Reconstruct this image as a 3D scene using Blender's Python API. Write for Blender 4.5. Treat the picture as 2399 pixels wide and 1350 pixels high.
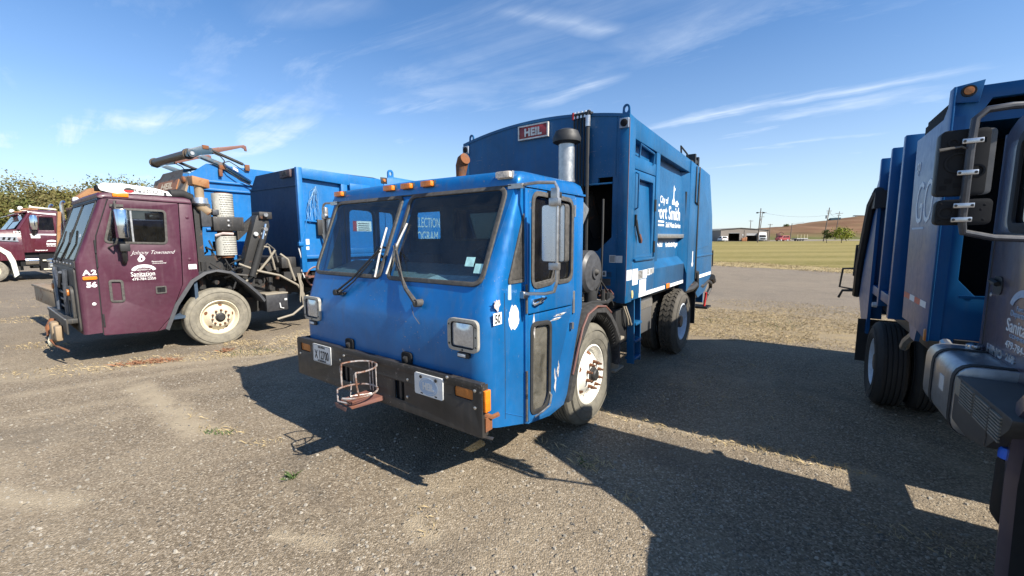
import bpy, bmesh, math, random
from mathutils import Vector, Matrix
from mathutils.geometry import tessellate_polygon
R = math.radians
rnd = random.Random(7)
for o in list(bpy.data.objects):
    bpy.data.objects.remove(o)
S = bpy.context.scene
COL = S.collection

# ------------------------------------------------------------------ camera
cam = bpy.data.cameras.new('camera')
cam.sensor_width = 36.0
cam.lens = 36.0 * 981.138 / 2399.0
cam.clip_start = 0.05
cam.clip_end = 4000
camo = bpy.data.objects.new('camera', cam)
COL.objects.link(camo)
camo.location = (0, 0, 1.913)
camo.matrix_world = Matrix.Translation((0, 0, 1.913)) @ Matrix.Rotation(R(90) - 0.118, 4, 'X') @ Matrix.Rotation(-0.005, 4, 'Z')
S.camera = camo

# ------------------------------------------------------------------ sun and sky
SUN_DIR = Vector((0.8225, -0.5687, 0)).normalized()
SUN_EL = R(41)
sdir = Vector((SUN_DIR.x * math.cos(SUN_EL), SUN_DIR.y * math.cos(SUN_EL), math.sin(SUN_EL)))
sun = bpy.data.lights.new('sun', 'SUN')
sun.energy = 5.0
sun.angle = R(0.5)
sun.color = (1.0, 0.93, 0.82)
suno = bpy.data.objects.new('sun', sun)
COL.objects.link(suno)
suno.rotation_euler = sdir.to_track_quat('Z', 'Y').to_euler()
suno.location = (20, -14, 25)

world = bpy.data.worlds.new('World')
S.world = world
world.use_nodes = True
S.view_settings.view_transform = 'Standard'
S.view_settings.look = 'None'
S.view_settings.exposure = 0.96
S.view_settings.gamma = 1.0
S.view_settings.use_curve_mapping = False


class NT:
    """tiny helper for node trees"""
    def __init__(s, tree):
        s.t = tree
        s.n = tree.nodes
        s.l = tree.links

    def node(s, kind, **kw):
        n = s.n.new(kind)
        for k, v in kw.items():
            if k in n.inputs.keys() if isinstance(k, str) else False:
                n.inputs[k].default_value = v
            else:
                setattr(n, k, v)
        return n

    def link(s, a, b):
        s.l.new(a, b)

    def math(s, op, a, b=None, c=None, clamp=False):
        n = s.n.new('ShaderNodeMath')
        n.operation = op
        n.use_clamp = clamp
        for i, v in enumerate((a, b, c)):
            if v is None:
                continue
            if isinstance(v, (int, float)):
                n.inputs[i].default_value = v
            else:
                s.link(v, n.inputs[i])
        return n.outputs[0]

    def mix(s, fac, a, b, blend='MIX'):
        n = s.n.new('ShaderNodeMix')
        n.data_type = 'RGBA'
        n.blend_type = blend
        for i, v in ((0, fac), (6, a), (7, b)):
            if isinstance(v, (int, float)):
                n.inputs[i].default_value = v
            elif isinstance(v, (tuple, list)):
                n.inputs[i].default_value = (*v[:3], 1)
            else:
                s.link(v, n.inputs[i])
        return n.outputs[2]

    def ramp(s, fac, stops):
        n = s.n.new('ShaderNodeValToRGB')
        e = n.color_ramp.elements
        while len(e) < len(stops):
            e.new(0.5)
        for i, (p, c) in enumerate(stops):
            e[i].position = p
            if isinstance(c, (int, float)):
                c = (c, c, c)
            e[i].color = (*c, 1)
        s.link(fac, n.inputs[0])
        return n.outputs[0]

    def noise(s, vec, scale, detail=4, rough=0.55, dist=0.0, typ=None):
        n = s.n.new('ShaderNodeTexNoise')
        n.inputs['Scale'].default_value = scale
        n.inputs['Detail'].default_value = detail
        n.inputs['Roughness'].default_value = rough
        n.inputs['Distortion'].default_value = dist
        if vec is not None:
            s.link(vec, n.inputs['Vector'])
        return n.outputs['Fac']

    def mapping(s, vec, scale=(1, 1, 1), rot=(0, 0, 0), loc=(0, 0, 0), typ='POINT'):
        n = s.n.new('ShaderNodeMapping')
        n.vector_type = typ
        n.inputs['Scale'].default_value = scale
        n.inputs['Rotation'].default_value = rot
        n.inputs['Location'].default_value = loc
        s.link(vec, n.inputs['Vector'])
        return n.outputs[0]


def build_world():
    t = NT(world.node_tree)
    t.n.clear()
    out = t.n.new('ShaderNodeOutputWorld')
    bg = t.n.new('ShaderNodeBackground')
    bg.inputs['Strength'].default_value = 0.073
    sky = t.n.new('ShaderNodeTexSky')
    sky.sky_type = 'NISHITA'
    sky.sun_disc = False
    sky.sun_elevation = SUN_EL
    sky.sun_rotation = math.atan2(SUN_DIR.x, SUN_DIR.y)
    sky.altitude = 200
    sky.air_density = 1.0
    sky.dust_density = 0.35
    sky.ozone_density = 2.0
    tc = t.n.new('ShaderNodeTexCoord')
    sep = t.n.new('ShaderNodeSeparateXYZ')
    t.link(tc.outputs['Generated'], sep.inputs[0])
    zc = t.math('MAXIMUM', sep.outputs[2], 0.0)
    za = t.math('ADD', zc, 0.07)
    px = t.math('DIVIDE', sep.outputs[0], za)
    py = t.math('DIVIDE', sep.outputs[1], za)
    comb = t.n.new('ShaderNodeCombineXYZ')
    t.link(px, comb.inputs[0])
    t.link(py, comb.inputs[1])
    # cirrus: a stretched fibre texture gathered in long streaks across the sky plane
    P = comb.outputs[0]
    fib = t.noise(t.mapping(P, (4.5, 0.55, 1), (0, 0, R(-40)), (0.4, 1.1, 0), 'TEXTURE'), 2.0, 9, 0.66, 0.5)
    fib2 = t.noise(t.mapping(P, (3.0, 1.0, 1), (0, 0, R(-32)), (2.4, 0.1, 0), 'TEXTURE'), 1.6, 8, 0.68, 0.9)
    wob = t.noise(P, 1.7, 4, 0.6, 0.3)
    cl = None
    for (ax, ay, bx, by, wd, st) in ((0.85, 3.15, 2.2, 2.08, 0.16, 0.75), (1.40, 3.42, 2.3, 2.25, 0.30, 0.5), (1.7, 3.8, 2.8, 2.75, 0.35, 0.45), (-4.2, 3.05, -1.15, 2.60, 0.42, 0.75), (-2.6, 3.8, -1.2, 2.75, 0.50, 0.65), (0.05, 2.75, 0.55, 2.24, 0.14, 0.55),
                                 (-0.1, 1.72, 0.5, 1.86, 0.10, 0.55), (-1.0, 1.75, -0.5, 1.65, 0.12, 0.3), (-5.5, 4.6, -1.5, 4.1, 0.8, 0.6), (-0.9, 2.75, -0.2, 2.45, 0.22, 0.4), (1.2, 4.6, 4.2, 3.2, 0.7, 0.45), (-1.2, -2.5, 2.4, -3.6, 0.5, 0.6), (3.4, 0.6, 4.6, -1.6, 0.4, 0.6), (-3.6, 0.4, -4.4, -2.2, 0.5, 0.6)):
        L = math.hypot(bx - ax, by - ay)
        ux, uy = (bx - ax) / L, (by - ay) / L
        qx = t.math('SUBTRACT', px, ax)
        qy = t.math('SUBTRACT', py, ay)
        al = t.math('ADD', t.math('MULTIPLY', qx, ux), t.math('MULTIPLY', qy, uy))
        wb = t.math('MULTIPLY', t.math('SUBTRACT', wob, 0.5), wd * 2.2)
        ac = t.math('ABSOLUTE', t.math('ADD', t.math('SUBTRACT', t.math('MULTIPLY', qy, ux), t.math('MULTIPLY', qx, uy)), wb))
        be = t.math('ABSOLUTE', t.math('SUBTRACT', al, L / 2))
        k = t.math('MULTIPLY', t.ramp(t.math('DIVIDE', ac, wd), [(0.0, st), (0.35, st * 0.55), (1.0, 0.0)]), t.ramp(t.math('DIVIDE', be, L), [(0.25, 1.0), (0.62, 0.0)]))
        cl = k if cl is None else t.math('MAXIMUM', cl, k)
    cl = t.math('MULTIPLY', cl, t.math('ADD', t.ramp(fib, [(0.36, 0.0), (0.66, 1.15)]), 0.15))
    cl = t.math('MAXIMUM', cl, t.math('MULTIPLY', t.ramp(fib2, [(0.46, 0.0), (0.80, 0.55)]), t.ramp(wob, [(0.35, 0.25), (0.65, 1.0)])))
    low = t.ramp(zc, [(0.0, 0.55), (0.06, 0.9), (0.30, 1.0), (0.42, 0.8), (0.8, 0.45)])
    hz = t.ramp(zc, [(0.0, 0.52), (0.10, 0.38), (0.26, 0.10), (0.40, 0.0)])
    cl = t.math('MAXIMUM', t.math('MULTIPLY', cl, low), hz, clamp=True)
    # slightly deeper, cleaner blue than the raw sky model, pale towards the horizon
    tint = t.mix(t.ramp(zc, [(0.0, 0.0), (0.18, 0.6), (0.5, 1.0)]), (0.88, 0.99, 1.12), (0.74, 1.06, 1.34))
    base = t.mix(1.0, sky.outputs[0], tint, 'MULTIPLY')
    col = t.mix(t.math('MULTIPLY', cl, 0.85), base, (7.2, 8.0, 9.0))
    t.link(col, bg.inputs['Color'])
    t.link(bg.outputs[0], out.inputs[0])


build_world()


# ------------------------------------------------------------------ materials
def newmat(name):
    m = bpy.data.materials.new(name)
    m.use_nodes = True
    t = NT(m.node_tree)
    b = m.node_tree.nodes['Principled BSDF']
    tc = t.n.new('ShaderNodeTexCoord')
    return m, t, b, tc.outputs['Object']


def setp(b, **kw):
    for k, v in kw.items():
        b.inputs[k].default_value = v


def paint(name, col, rough=0.4, dirt=(0.16, 0.14, 0.11), damt=0.35, fade=0.25, coat=0.0, metal=0.0, spec=0.5, scale=1.0, low=0.0, bump=0.035, chips=0.0):
    """weathered paint: mottled fading, vertical run marks, dust, faint dents"""
    m, t, b, v = newmat(name)
    n1 = t.noise(v, 1.7 * scale, 6, 0.6, 0.3)
    n2 = t.noise(v, 14 * scale, 5, 0.65)
    ms = t.mapping(v, (9 * scale, 9 * scale, 0.7 * scale))
    n3 = t.noise(ms, 2.2, 4, 0.6, 0.4)
    dark = tuple(c * (1 - fade) for c in col)
    lite = tuple(min(1, c * (1 + fade) + 0.012 * fade) for c in col)
    c = t.mix(t.ramp(n1, [(0.3, 0.0), (0.7, 1.0)]), dark, lite)
    mask = t.math('MULTIPLY', t.ramp(n3, [(0.48, 0.0), (0.78, 1.0)]), t.ramp(n2, [(0.3, 0.25), (0.75, 1.0)]))
    if low > 0:
        sp = t.n.new('ShaderNodeSeparateXYZ')
        t.link(v, sp.inputs[0])
        lowm = t.ramp(t.math('DIVIDE', sp.outputs[2], 2.0), [(0.2, 1.0), (0.75, 0.0)])
        mask = t.math('MAXIMUM', mask, t.math('MULTIPLY', t.math('MULTIPLY', lowm, t.ramp(n2, [(0.25, 0.3), (0.8, 1.0)])), low))
    mask = t.math('MULTIPLY', mask, damt, clamp=True)
    c = t.mix(mask, c, dirt)
    if chips > 0:
        big = t.noise(v, 2.3, 5, 0.6, 0.5)
        sm = t.noise(v, 46, 3, 0.6, 0.4)
        ck = t.math('MULTIPLY', t.ramp(sm, [(0.655, 0.0), (0.68, 1.0)]), t.ramp(big, [(0.47, 0.0), (0.60, 1.0)]))
        scr = t.noise(t.mapping(v, (1.2, 3.0, 30.0), (0.25, 0.1, 0)), 3.0, 3, 0.5, 0.2)
        ck = t.math('MAXIMUM', ck, t.math('MULTIPLY', t.math('MULTIPLY', t.ramp(scr, [(0.70, 0.0), (0.72, 0.7)]), t.ramp(big, [(0.54, 0.0), (0.62, 1.0)])), 1.0))
        c = t.mix(t.math('MULTIPLY', ck, chips, clamp=True), c, t.mix(n2, (0.10, 0.075, 0.06), (0.42, 0.41, 0.40)))
    t.link(c, b.inputs['Base Color'])
    rr = t.math('ADD', t.math('MULTIPLY', n2, 0.22), rough - 0.1)
    rr = t.math('ADD', rr, t.math('MULTIPLY', mask, 0.35), clamp=True)
    t.link(rr, b.inputs['Roughness'])
    setp(b, Metallic=metal, **{'Coat Weight': coat, 'Coat Roughness': 0.12, 'Specular IOR Level': spec})
    if bump:
        bp = t.n.new('ShaderNodeBump')
        bp.inputs['Strength'].default_value = 0.35
        bp.inputs['Distance'].default_value = bump
        h = t.math('ADD', t.noise(v, 2.6, 3, 0.5), t.math('MULTIPLY', n2, 0.03))
        t.link(h, bp.inputs['Height'])
        t.link(bp.outputs[0], b.inputs['Normal'])
    return m


def plain(name, col, rough=0.5, metal=0.0, var=0.25, scale=20, spec=0.5):
    m, t, b, v = newmat(name)
    n = t.noise(v, scale, 5, 0.6)
    c = t.mix(t.ramp(n, [(0.3, 0.0), (0.72, 1.0)]), tuple(x * (1 - var) for x in col), tuple(min(1, x * (1 + var)) for x in col))
    t.link(c, b.inputs['Base Color'])
    t.link(t.math('ADD', t.math('MULTIPLY', n, 0.25), rough - 0.12, clamp=True), b.inputs['Roughness'])
    setp(b, Metallic=metal, **{'Specular IOR Level': spec})
    return m


def rusty(name, base, amount=0.5, rough=0.7, metal=0.0, scale=6, rust=(0.17, 0.062, 0.022)):
    m, t, b, v = newmat(name)
    n = t.noise(v, scale, 8, 0.68, 0.4)
    n2 = t.noise(v, scale * 6, 4, 0.6)
    lo = 0.72 - 0.45 * amount
    k = t.ramp(n, [(lo, 0.0), (lo + 0.14, 1.0)])
    rc = t.mix(n2, tuple(c * 0.45 for c in rust), tuple(c * 1.7 for c in rust))
    t.link(t.mix(k, base, rc), b.inputs['Base Color'])
    t.link(t.math('ADD', t.math('MULTIPLY', k, 0.25), rough - 0.15, clamp=True), b.inputs['Roughness'])
    setp(b, Metallic=metal)
    bp = t.n.new('ShaderNodeBump')
    bp.inputs['Strength'].default_value = 0.4
    bp.inputs['Distance'].default_value = 0.004
    t.link(n2, bp.inputs['Height'])
    t.link(bp.outputs[0], b.inputs['Normal'])
    return m


def glass(name, tint, opac, rough=0.03, dust=0.04, refl=1.0):
    m = bpy.data.materials.new(name)
    m.use_nodes = True
    t = NT(m.node_tree)
    t.n.clear()
    out = t.n.new('ShaderNodeOutputMaterial')
    tr = t.n.new('ShaderNodeBsdfTransparent')
    tr.inputs[0].default_value = (*tint, 1)
    gl = t.n.new('ShaderNodeBsdfGlossy')
    gl.inputs['Color'].default_value = (0.9, 0.95, 1, 1)
    gl.inputs['Roughness'].default_value = rough
    fr = t.n.new('ShaderNodeFresnel')
    fr.inputs[0].default_value = 1.45
    df = t.n.new('ShaderNodeBsdfDiffuse')
    df.inputs[0].default_value = (0.30, 0.28, 0.24, 1)
    tc = t.n.new('ShaderNodeTexCoord')
    n = t.noise(tc.outputs['Object'], 5, 6, 0.65, 0.4)
    k = t.math('MULTIPLY', t.ramp(n, [(0.35, 0.25), (0.75, 1.0)]), dust)
    mx1 = t.n.new('ShaderNodeMixShader')
    t.link(k, mx1.inputs[0])
    t.link(tr.outputs[0], mx1.inputs[1])
    t.link(df.outputs[0], mx1.inputs[2])
    mx2 = t.n.new('ShaderNodeMixShader')
    geo = t.n.new('ShaderNodeNewGeometry')
    front = t.math('SUBTRACT', 1.0, geo.outputs['Backfacing'])
    t.link(t.math('MULTIPLY', t.math('MULTIPLY', t.math('ADD', fr.outputs[0], opac, clamp=True), refl), front), mx2.inputs[0])
    t.link(mx1.outputs[0], mx2.inputs[1])
    t.link(gl.outputs[0], mx2.inputs[2])
    t.link(mx2.outputs[0], out.inputs[0])
    return m


def tyre_mat(name, col, dust, amount):
    m, t, b, v = newmat(name)
    n = t.noise(v, 9, 6, 0.65)
    n2 = t.noise(v, 60, 3, 0.6)
    k = t.math('MULTIPLY', t.ramp(n, [(0.25, 0.35), (0.7, 1.0)]), amount)
    t.link(t.mix(k, col, dust), b.inputs['Base Color'])
    setp(b, Roughness=0.85)
    bp = t.n.new('ShaderNodeBump')
    bp.inputs['Strength'].default_value = 0.3
    bp.inputs['Distance'].default_value = 0.004
    t.link(n2, bp.inputs['Height'])
    t.link(bp.outputs[0], b.inputs['Normal'])
    return m


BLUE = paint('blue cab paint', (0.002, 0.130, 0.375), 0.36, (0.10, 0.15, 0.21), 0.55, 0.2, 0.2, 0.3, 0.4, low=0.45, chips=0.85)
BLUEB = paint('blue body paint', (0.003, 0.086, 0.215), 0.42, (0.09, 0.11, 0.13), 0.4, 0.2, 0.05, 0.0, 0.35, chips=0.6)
BLUEL = paint('bright blue body paint', (0.003, 0.13, 0.37), 0.45, (0.10, 0.15, 0.2), 0.3, 0.14, 0.05)
BLUED = paint('deep blue body paint', (0.004, 0.078, 0.22), 0.34, (0.05, 0.09, 0.14), 0.25, 0.12, 0.0, spec=0.28, bump=0.0)
BLUESHADE = paint('shade darkened blue paint', (0.006, 0.040, 0.105), 0.55, (0.05, 0.06, 0.08), 0.3, 0.15, 0.0, spec=0.25)  # body blue with the shade of the front face put into the colour
MAROON = paint('dusty maroon paint', (0.060, 0.010, 0.027), 0.5, (0.13, 0.08, 0.09), 0.45, 0.16, 0.05, low=0.5)
MAROON2 = paint('clean maroon paint', (0.072, 0.009, 0.018), 0.3, (0.2, 0.13, 0.12), 0.25, 0.12, 0.4)
MAROONSHADE = paint('shade greyed maroon paint', (0.062, 0.047, 0.068), 0.32, (0.16, 0.125, 0.11), 0.65, 0.2, 0.4, low=0.5)  # maroon cab in shade, the shade mixed into the paint as grey plum
BLACK = paint('black steel paint', (0.022, 0.021, 0.020), 0.5, (0.085, 0.065, 0.05), 0.75, 0.3, chips=0.8)
GRIME = paint('grimy black paint', (0.030, 0.029, 0.027), 0.6, (0.14, 0.115, 0.085), 0.8, 0.4, scale=2)
DARK = plain('dark recess', (0.012, 0.012, 0.013), 0.8, spec=0.2)
CHASSIS = rusty('greasy chassis steel', (0.025, 0.024, 0.023), 0.30, 0.7, scale=5)
RUBBER = plain('black rubber', (0.020, 0.020, 0.020), 0.75)
GASKET = plain('weathered rubber gasket', (0.070, 0.065, 0.058), 0.7, var=0.4, scale=30)
STEEL = plain('galvanised steel', (0.46, 0.45, 0.43), 0.38, 0.85, 0.2)
CHROME = plain('chrome', (0.70, 0.71, 0.72), 0.16, 1.0, 0.08)
ALU = plain('aluminium', (0.55, 0.56, 0.57), 0.34, 0.9, 0.15)
WHITE = plain('white paint', (0.76, 0.76, 0.74), 0.5, 0, 0.06)
WIPE = plain('worn wiper blade', (0.50, 0.49, 0.46), 0.5, 0, 0.2)
LETTER = plain('white lettering vinyl', (0.78, 0.78, 0.76), 0.55, 0, 0.06)
BLACKL = plain('black lettering vinyl', (0.02, 0.02, 0.02), 0.55, 0, 0.1)
CREAM = rusty('cream wheel paint', (0.56, 0.50, 0.37), 0.15, 0.55, scale=7)
CREAMW = rusty('white wheel paint', (0.74, 0.72, 0.65), 0.12, 0.5, scale=7)
RIMBLUE = plain('pale blue wheel paint', (0.58, 0.65, 0.72), 0.45, 0, 0.15)
RUST = rusty('rusted steel', (0.10, 0.06, 0.045), 0.75, 0.8, scale=8)
RUSTP = rusty('rust stained beige paint', (0.27, 0.20, 0.125), 0.40, 0.75, scale=4)
RUSTO = rusty('orange rust panel', (0.30, 0.15, 0.06), 0.6, 0.8, scale=5, rust=(0.22, 0.085, 0.03))
RUSTR = rusty('red oxide steel', (0.15, 0.068, 0.055), 0.45, 0.7, scale=5)
OLDBLUE = rusty('scraped blue steel', (0.022, 0.055, 0.085), 0.5, 0.6, scale=6, rust=(0.12, 0.09, 0.075))
TYREF = tyre_mat('dusty tyre', (0.035, 0.034, 0.031), (0.20, 0.185, 0.145), 0.85)
TYRED = tyre_mat('very dusty tyre', (0.05, 0.047, 0.042), (0.26, 0.235, 0.18), 0.95)
TYRER = tyre_mat('worn tyre', (0.024, 0.023, 0.022), (0.15, 0.135, 0.11), 0.6)
AMBER = plain('amber lens', (0.78, 0.20, 0.015), 0.25, 0, 0.15, 40)
AMBERD = plain('dull amber lens', (0.42, 0.14, 0.025), 0.35, 0, 0.2, 40)
WS = glass('windshield glass', (0.66, 0.76, 0.80), 0.01, 0.02, 0.04, 0.8)
WSG = glass('green tinted windshield', (0.55, 0.66, 0.60), 0.0, 0.03, 0.22, 0.55)
CLEAR = glass('clear side glass', (0.86, 0.92, 0.93), 0.01, 0.02, 0.04)
TINT = glass('tinted door glass', (0.16, 0.19, 0.20), 0.05, 0.02, 0.06)
DUSTY = glass('dusty glass', (0.62, 0.62, 0.55), 0.03, 0.15, 0.55)
MIRROR = plain('mirror glass', (0.82, 0.85, 0.88), 0.12, 1.0, 0.02)
LENS = plain('headlamp lens', (0.55, 0.60, 0.66), 0.14, 0.7, 0.2, 60)
INTER = plain('cab interior trim', (0.035, 0.060, 0.095), 0.8)
DASH = plain('dashboard plastic', (0.22, 0.26, 0.26), 0.7)
PAPER = plain('paper', (0.62, 0.68, 0.66), 0.8)
REDP = plain('red badge paint', (0.26, 0.03, 0.035), 0.45)
REDB = plain('bright red paint', (0.45, 0.02, 0.02), 0.4)
BADGEW = plain('badge aluminium', (0.62, 0.58, 0.52), 0.45, 0.3)
ORANGEW = plain('weathered orange', (0.30, 0.125, 0.05), 0.6)
PLATEW = plain('plate aluminium', (0.62, 0.63, 0.62), 0.5, 0.1, 0.1)
PLATEB = plain('pale blue plate print', (0.36, 0.46, 0.58), 0.5, 0.0, 0.1)
HOSE = rusty('dusty hose', (0.26, 0.23, 0.18), 0.15, 0.85, scale=10)
TUBEB = rusty('greasy brown tube', (0.060, 0.048, 0.034), 0.3, 0.6, scale=6)
WIRE = plain('wire insulation', (0.16, 0.30, 0.46), 0.6, 0, 0.4, 9)
CAPB = plain('bright blue cap', (0.01, 0.11, 0.60), 0.4)
PLASTIC = plain('black plastic', (0.010, 0.010, 0.011), 0.6, spec=0.25)


# ------------------------------------------------------------------ geometry helpers
MX = lambda u, v, w: (w, u, v)      # plane facing +-x: u = y, v = z
MY = lambda u, v, w: (u, w, v)      # plane facing +-y: u = x, v = z
MZ = lambda u, v, w: (u, v, w)


def rpoly(pts, r, n=4):
    """polygon with rounded corners (r: number or one per corner)"""
    out = []
    k = len(pts)
    for i in range(k):
        p = Vector(pts[i])
        a = Vector(pts[i - 1]) - p
        b = Vector(pts[(i + 1) % k]) - p
        rr = r[i] if isinstance(r, (list, tuple)) else r
        la, lb = a.length, b.length
        rr = min(rr, la * 0.45, lb * 0.45)
        if rr < 1e-5:
            out.append(tuple(p))
            continue
        a.normalize()
        b.normalize()
        p0, p2 = p + a * rr, p + b * rr
        for j in range(n + 1):
            t = j / n
            q = p0 * (1 - t) ** 2 + p * 2 * t * (1 - t) + p2 * t * t
            out.append(tuple(q))
    return out


def rect(x0, x1, z0, z1):
    return [(x0, z0), (x1, z0), (x1, z1), (x0, z1)]


def rrect(x0, x1, z0, z1, r, n=4):
    return rpoly(rect(x0, x1, z0, z1), r, n)


def inset(pts, d):
    """polygon moved inwards by d (outwards if negative)"""
    k = len(pts)
    area = sum(pts[i][0] * pts[(i + 1) % k][1] - pts[(i + 1) % k][0] * pts[i][1] for i in range(k))
    sg = 1 if area > 0 else -1
    out = []
    for i in range(k):
        p = Vector(pts[i])
        e1 = (p - Vector(pts[i - 1])).normalized()
        e2 = (Vector(pts[(i + 1) % k]) - p).normalized()
        n1 = Vector((-e1.y, e1.x)) * sg
        n2 = Vector((-e2.y, e2.x)) * sg
        nn = n1 + n2
        if nn.length < 1e-6:
            nn = n1
        nn.normalize()
        out.append(tuple(p + nn * (d / max(0.35, nn.dot(n1)))))
    return out


def far_pieces(bm):
    """vertex sets of the pieces of a mesh that stand apart, so that each becomes an object of its own"""
    bm.verts.ensure_lookup_table()
    bm.verts.index_update()
    seen = [-1] * len(bm.verts)
    isl = []
    for v in bm.verts:
        if seen[v.index] >= 0:
            continue
        k = len(isl)
        st = [v]
        seen[v.index] = k
        idx = []
        while st:
            q = st.pop()
            idx.append(q.index)
            for e in q.link_edges:
                w = e.other_vert(q)
                if seen[w.index] < 0:
                    seen[w.index] = k
                    st.append(w)
        isl.append(idx)
    n = len(isl)
    if n < 2 or n > 150:
        return [None]
    lo, hi = [], []
    for idx in isl:
        c = [bm.verts[i].co for i in idx]
        lo.append([min(p[a] for p in c) for a in range(3)])
        hi.append([max(p[a] for p in c) for a in range(3)])
    size = [max(hi[i][a] - lo[i][a] for a in range(3)) for i in range(n)]
    par = list(range(n))

    def find(i):
        while par[i] != i:
            i = par[i]
        return i
    for i in range(n):
        for j in range(i + 1, n):
            g = math.sqrt(sum(max(0.0, lo[i][a] - hi[j][a], lo[j][a] - hi[i][a]) ** 2 for a in range(3)))
            if g <= max(0.02, 0.5 * max(size[i], size[j])):
                a, b = find(i), find(j)
                if a != b:
                    par[b] = a
    groups = {}
    for i in range(n):
        groups.setdefault(find(i), set()).update(isl[i])
    return [None] if len(groups) < 2 else list(groups.values())


class MB:
    def __init__(s):
        s.v = []
        s.f = []

    def add(s, vs, fs):
        b = len(s.v)
        s.v += [tuple(p) for p in vs]
        s.f += [tuple(i + b for i in q) for q in fs]
        return s

    def box(s, x0, x1, y0, y1, z0, z1):
        return s.add([(x0, y0, z0), (x1, y0, z0), (x1, y1, z0), (x0, y1, z0), (x0, y0, z1), (x1, y0, z1), (x1, y1, z1), (x0, y1, z1)],
                     [(0, 3, 2, 1), (4, 5, 6, 7), (0, 1, 5, 4), (1, 2, 6, 5), (2, 3, 7, 6), (3, 0, 4, 7)])

    def plate(s, outer, holes, mp, w0, w1):
        loops = [outer] + list(holes)
        tris = tessellate_polygon([[Vector((p[0], p[1], 0)) for p in l] for l in loops])
        flat = [p for l in loops for p in l]
        n = len(flat)
        vs = [mp(p[0], p[1], w0) for p in flat] + [mp(p[0], p[1], w1) for p in flat]
        fs = [tuple(t) for t in tris] + [tuple(i + n for i in reversed(t)) for t in tris]
        b = 0
        for l in loops:
            k = len(l)
            for i in range(k):
                j = (i + 1) % k
                fs.append((b + i, b + j, b + j + n, b + i + n))
            b += k
        return s.add(vs, fs)

    def prism(s, pts, mp, w0, w1):
        return s.plate(pts, [], mp, w0, w1)

    def ring(s, outer, width, mp, w0, w1):
        return s.plate(outer, [inset(outer, width)], mp, w0, w1)

    def tube(s, pts, r, n=8, closed=False, caps=True):
        pts = [Vector(p) for p in pts]
        k = len(pts)
        rings = []
        up = None
        for i in range(k):
            if closed:
                d = (pts[(i + 1) % k] - pts[i - 1])
            else:
                d = pts[min(i + 1, k - 1)] - pts[max(i - 1, 0)]
            d.normalize()
            if up is None:
                up = Vector((0, 0, 1)) if abs(d.z) < 0.9 else Vector((1, 0, 0))
            a = up - d * up.dot(d)
            if a.length < 1e-4:
                a = d.orthogonal()
            a.normalize()
            up = a
            bb = d.cross(a)
            rr = r[i] if isinstance(r, (list, tuple)) else r
            rings.append([pts[i] + (a * math.cos(2 * math.pi * j / n) + bb * math.sin(2 * math.pi * j / n)) * rr for j in range(n)])
        vs = [p for q in rings for p in q]
        fs = []
        for i in range(k if closed else k - 1):
            i2 = (i + 1) % k
            for j in range(n):
                j2 = (j + 1) % n
                fs.append((i * n + j, i * n + j2, i2 * n + j2, i2 * n + j))
        if caps and not closed:
            fs.append(tuple(range(n - 1, -1, -1)))
            fs.append(tuple((k - 1) * n + j for j in range(n)))
        return s.add(vs, fs)

    def cyl(s, p0, p1, r0, r1=None, n=20):
        return s.tube([p0, p1], [r0, r0 if r1 is None else r1], n)

    def lathe(s, prof, org, axis='x', n=32, sgn=1, closed=False, cap0=True):
        """prof: (radius, height) pairs along the axis"""
        vs = []
        for (r, h) in prof:
            for j in range(n):
                a = 2 * math.pi * j / n
                c, q = r * math.cos(a), r * math.sin(a)
                h2 = h * sgn
                p = {'x': (h2, c, q), 'y': (c, h2, q), 'z': (c, q, h2)}[axis]
                vs.append((org[0] + p[0], org[1] + p[1], org[2] + p[2]))
        fs = []
        k = len(prof)
        for i in range(k if closed else k - 1):
            i2 = (i + 1) % k
            for j in range(n):
                j2 = (j + 1) % n
                fs.append((i * n + j, i * n + j2, i2 * n + j2, i2 * n + j))
        if not closed:
            if cap0:
                fs.append(tuple(range(n - 1, -1, -1)))
            fs.append(tuple((k - 1) * n + j for j in range(n)))
        return s.add(vs, fs)

    def loft(s, rows, closed=False):
        n = len(rows[0])
        vs = [p for r in rows for p in r]
        fs = []
        for i in range(len(rows) - 1):
            for j in range(n if closed else n - 1):
                j2 = (j + 1) % n
                fs.append((i * n + j, i * n + j2, (i + 1) * n + j2, (i + 1) * n + j))
        return s.add(vs, fs)

    def build(s, name, m, parent=None, bev=0.0, seg=2, ang=35, smooth=True, split=True):
        bm = bmesh.new()
        vv = [bm.verts.new(p) for p in s.v]
        for f in s.f:
            try:
                bm.faces.new([vv[i] for i in f])
            except ValueError:
                pass
        bmesh.ops.remove_doubles(bm, verts=bm.verts, dist=1e-5)
        bmesh.ops.recalc_face_normals(bm, faces=bm.faces)
        if bev > 0:
            ed = [e for e in bm.edges if len(e.link_faces) == 2 and e.calc_face_angle(0) > R(50)]
            if ed:
                bmesh.ops.bevel(bm, geom=ed, offset=bev, segments=seg, affect='EDGES', profile=0.5, clamp_overlap=True)
        first = None
        for keep in (far_pieces(bm) if split else [None]):
            if keep is None:
                me = bpy.data.meshes.new(name)
                bm.to_mesh(me)
            else:
                b2 = bm.copy()
                b2.faces.ensure_lookup_table()
                b2.verts.ensure_lookup_table()
                bmesh.ops.delete(b2, geom=[v for v in b2.verts if v.index not in keep], context='VERTS')
                me = bpy.data.meshes.new(name)
                b2.to_mesh(me)
                b2.free()
            me.materials.append(m)
            if smooth:
                me.shade_smooth()
                me.set_sharp_from_angle(angle=R(ang))
            o = bpy.data.objects.new(name, me)
            COL.objects.link(o)
            if parent is not None:
                o.parent = parent
            first = first or o
        bm.free()
        return first


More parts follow.
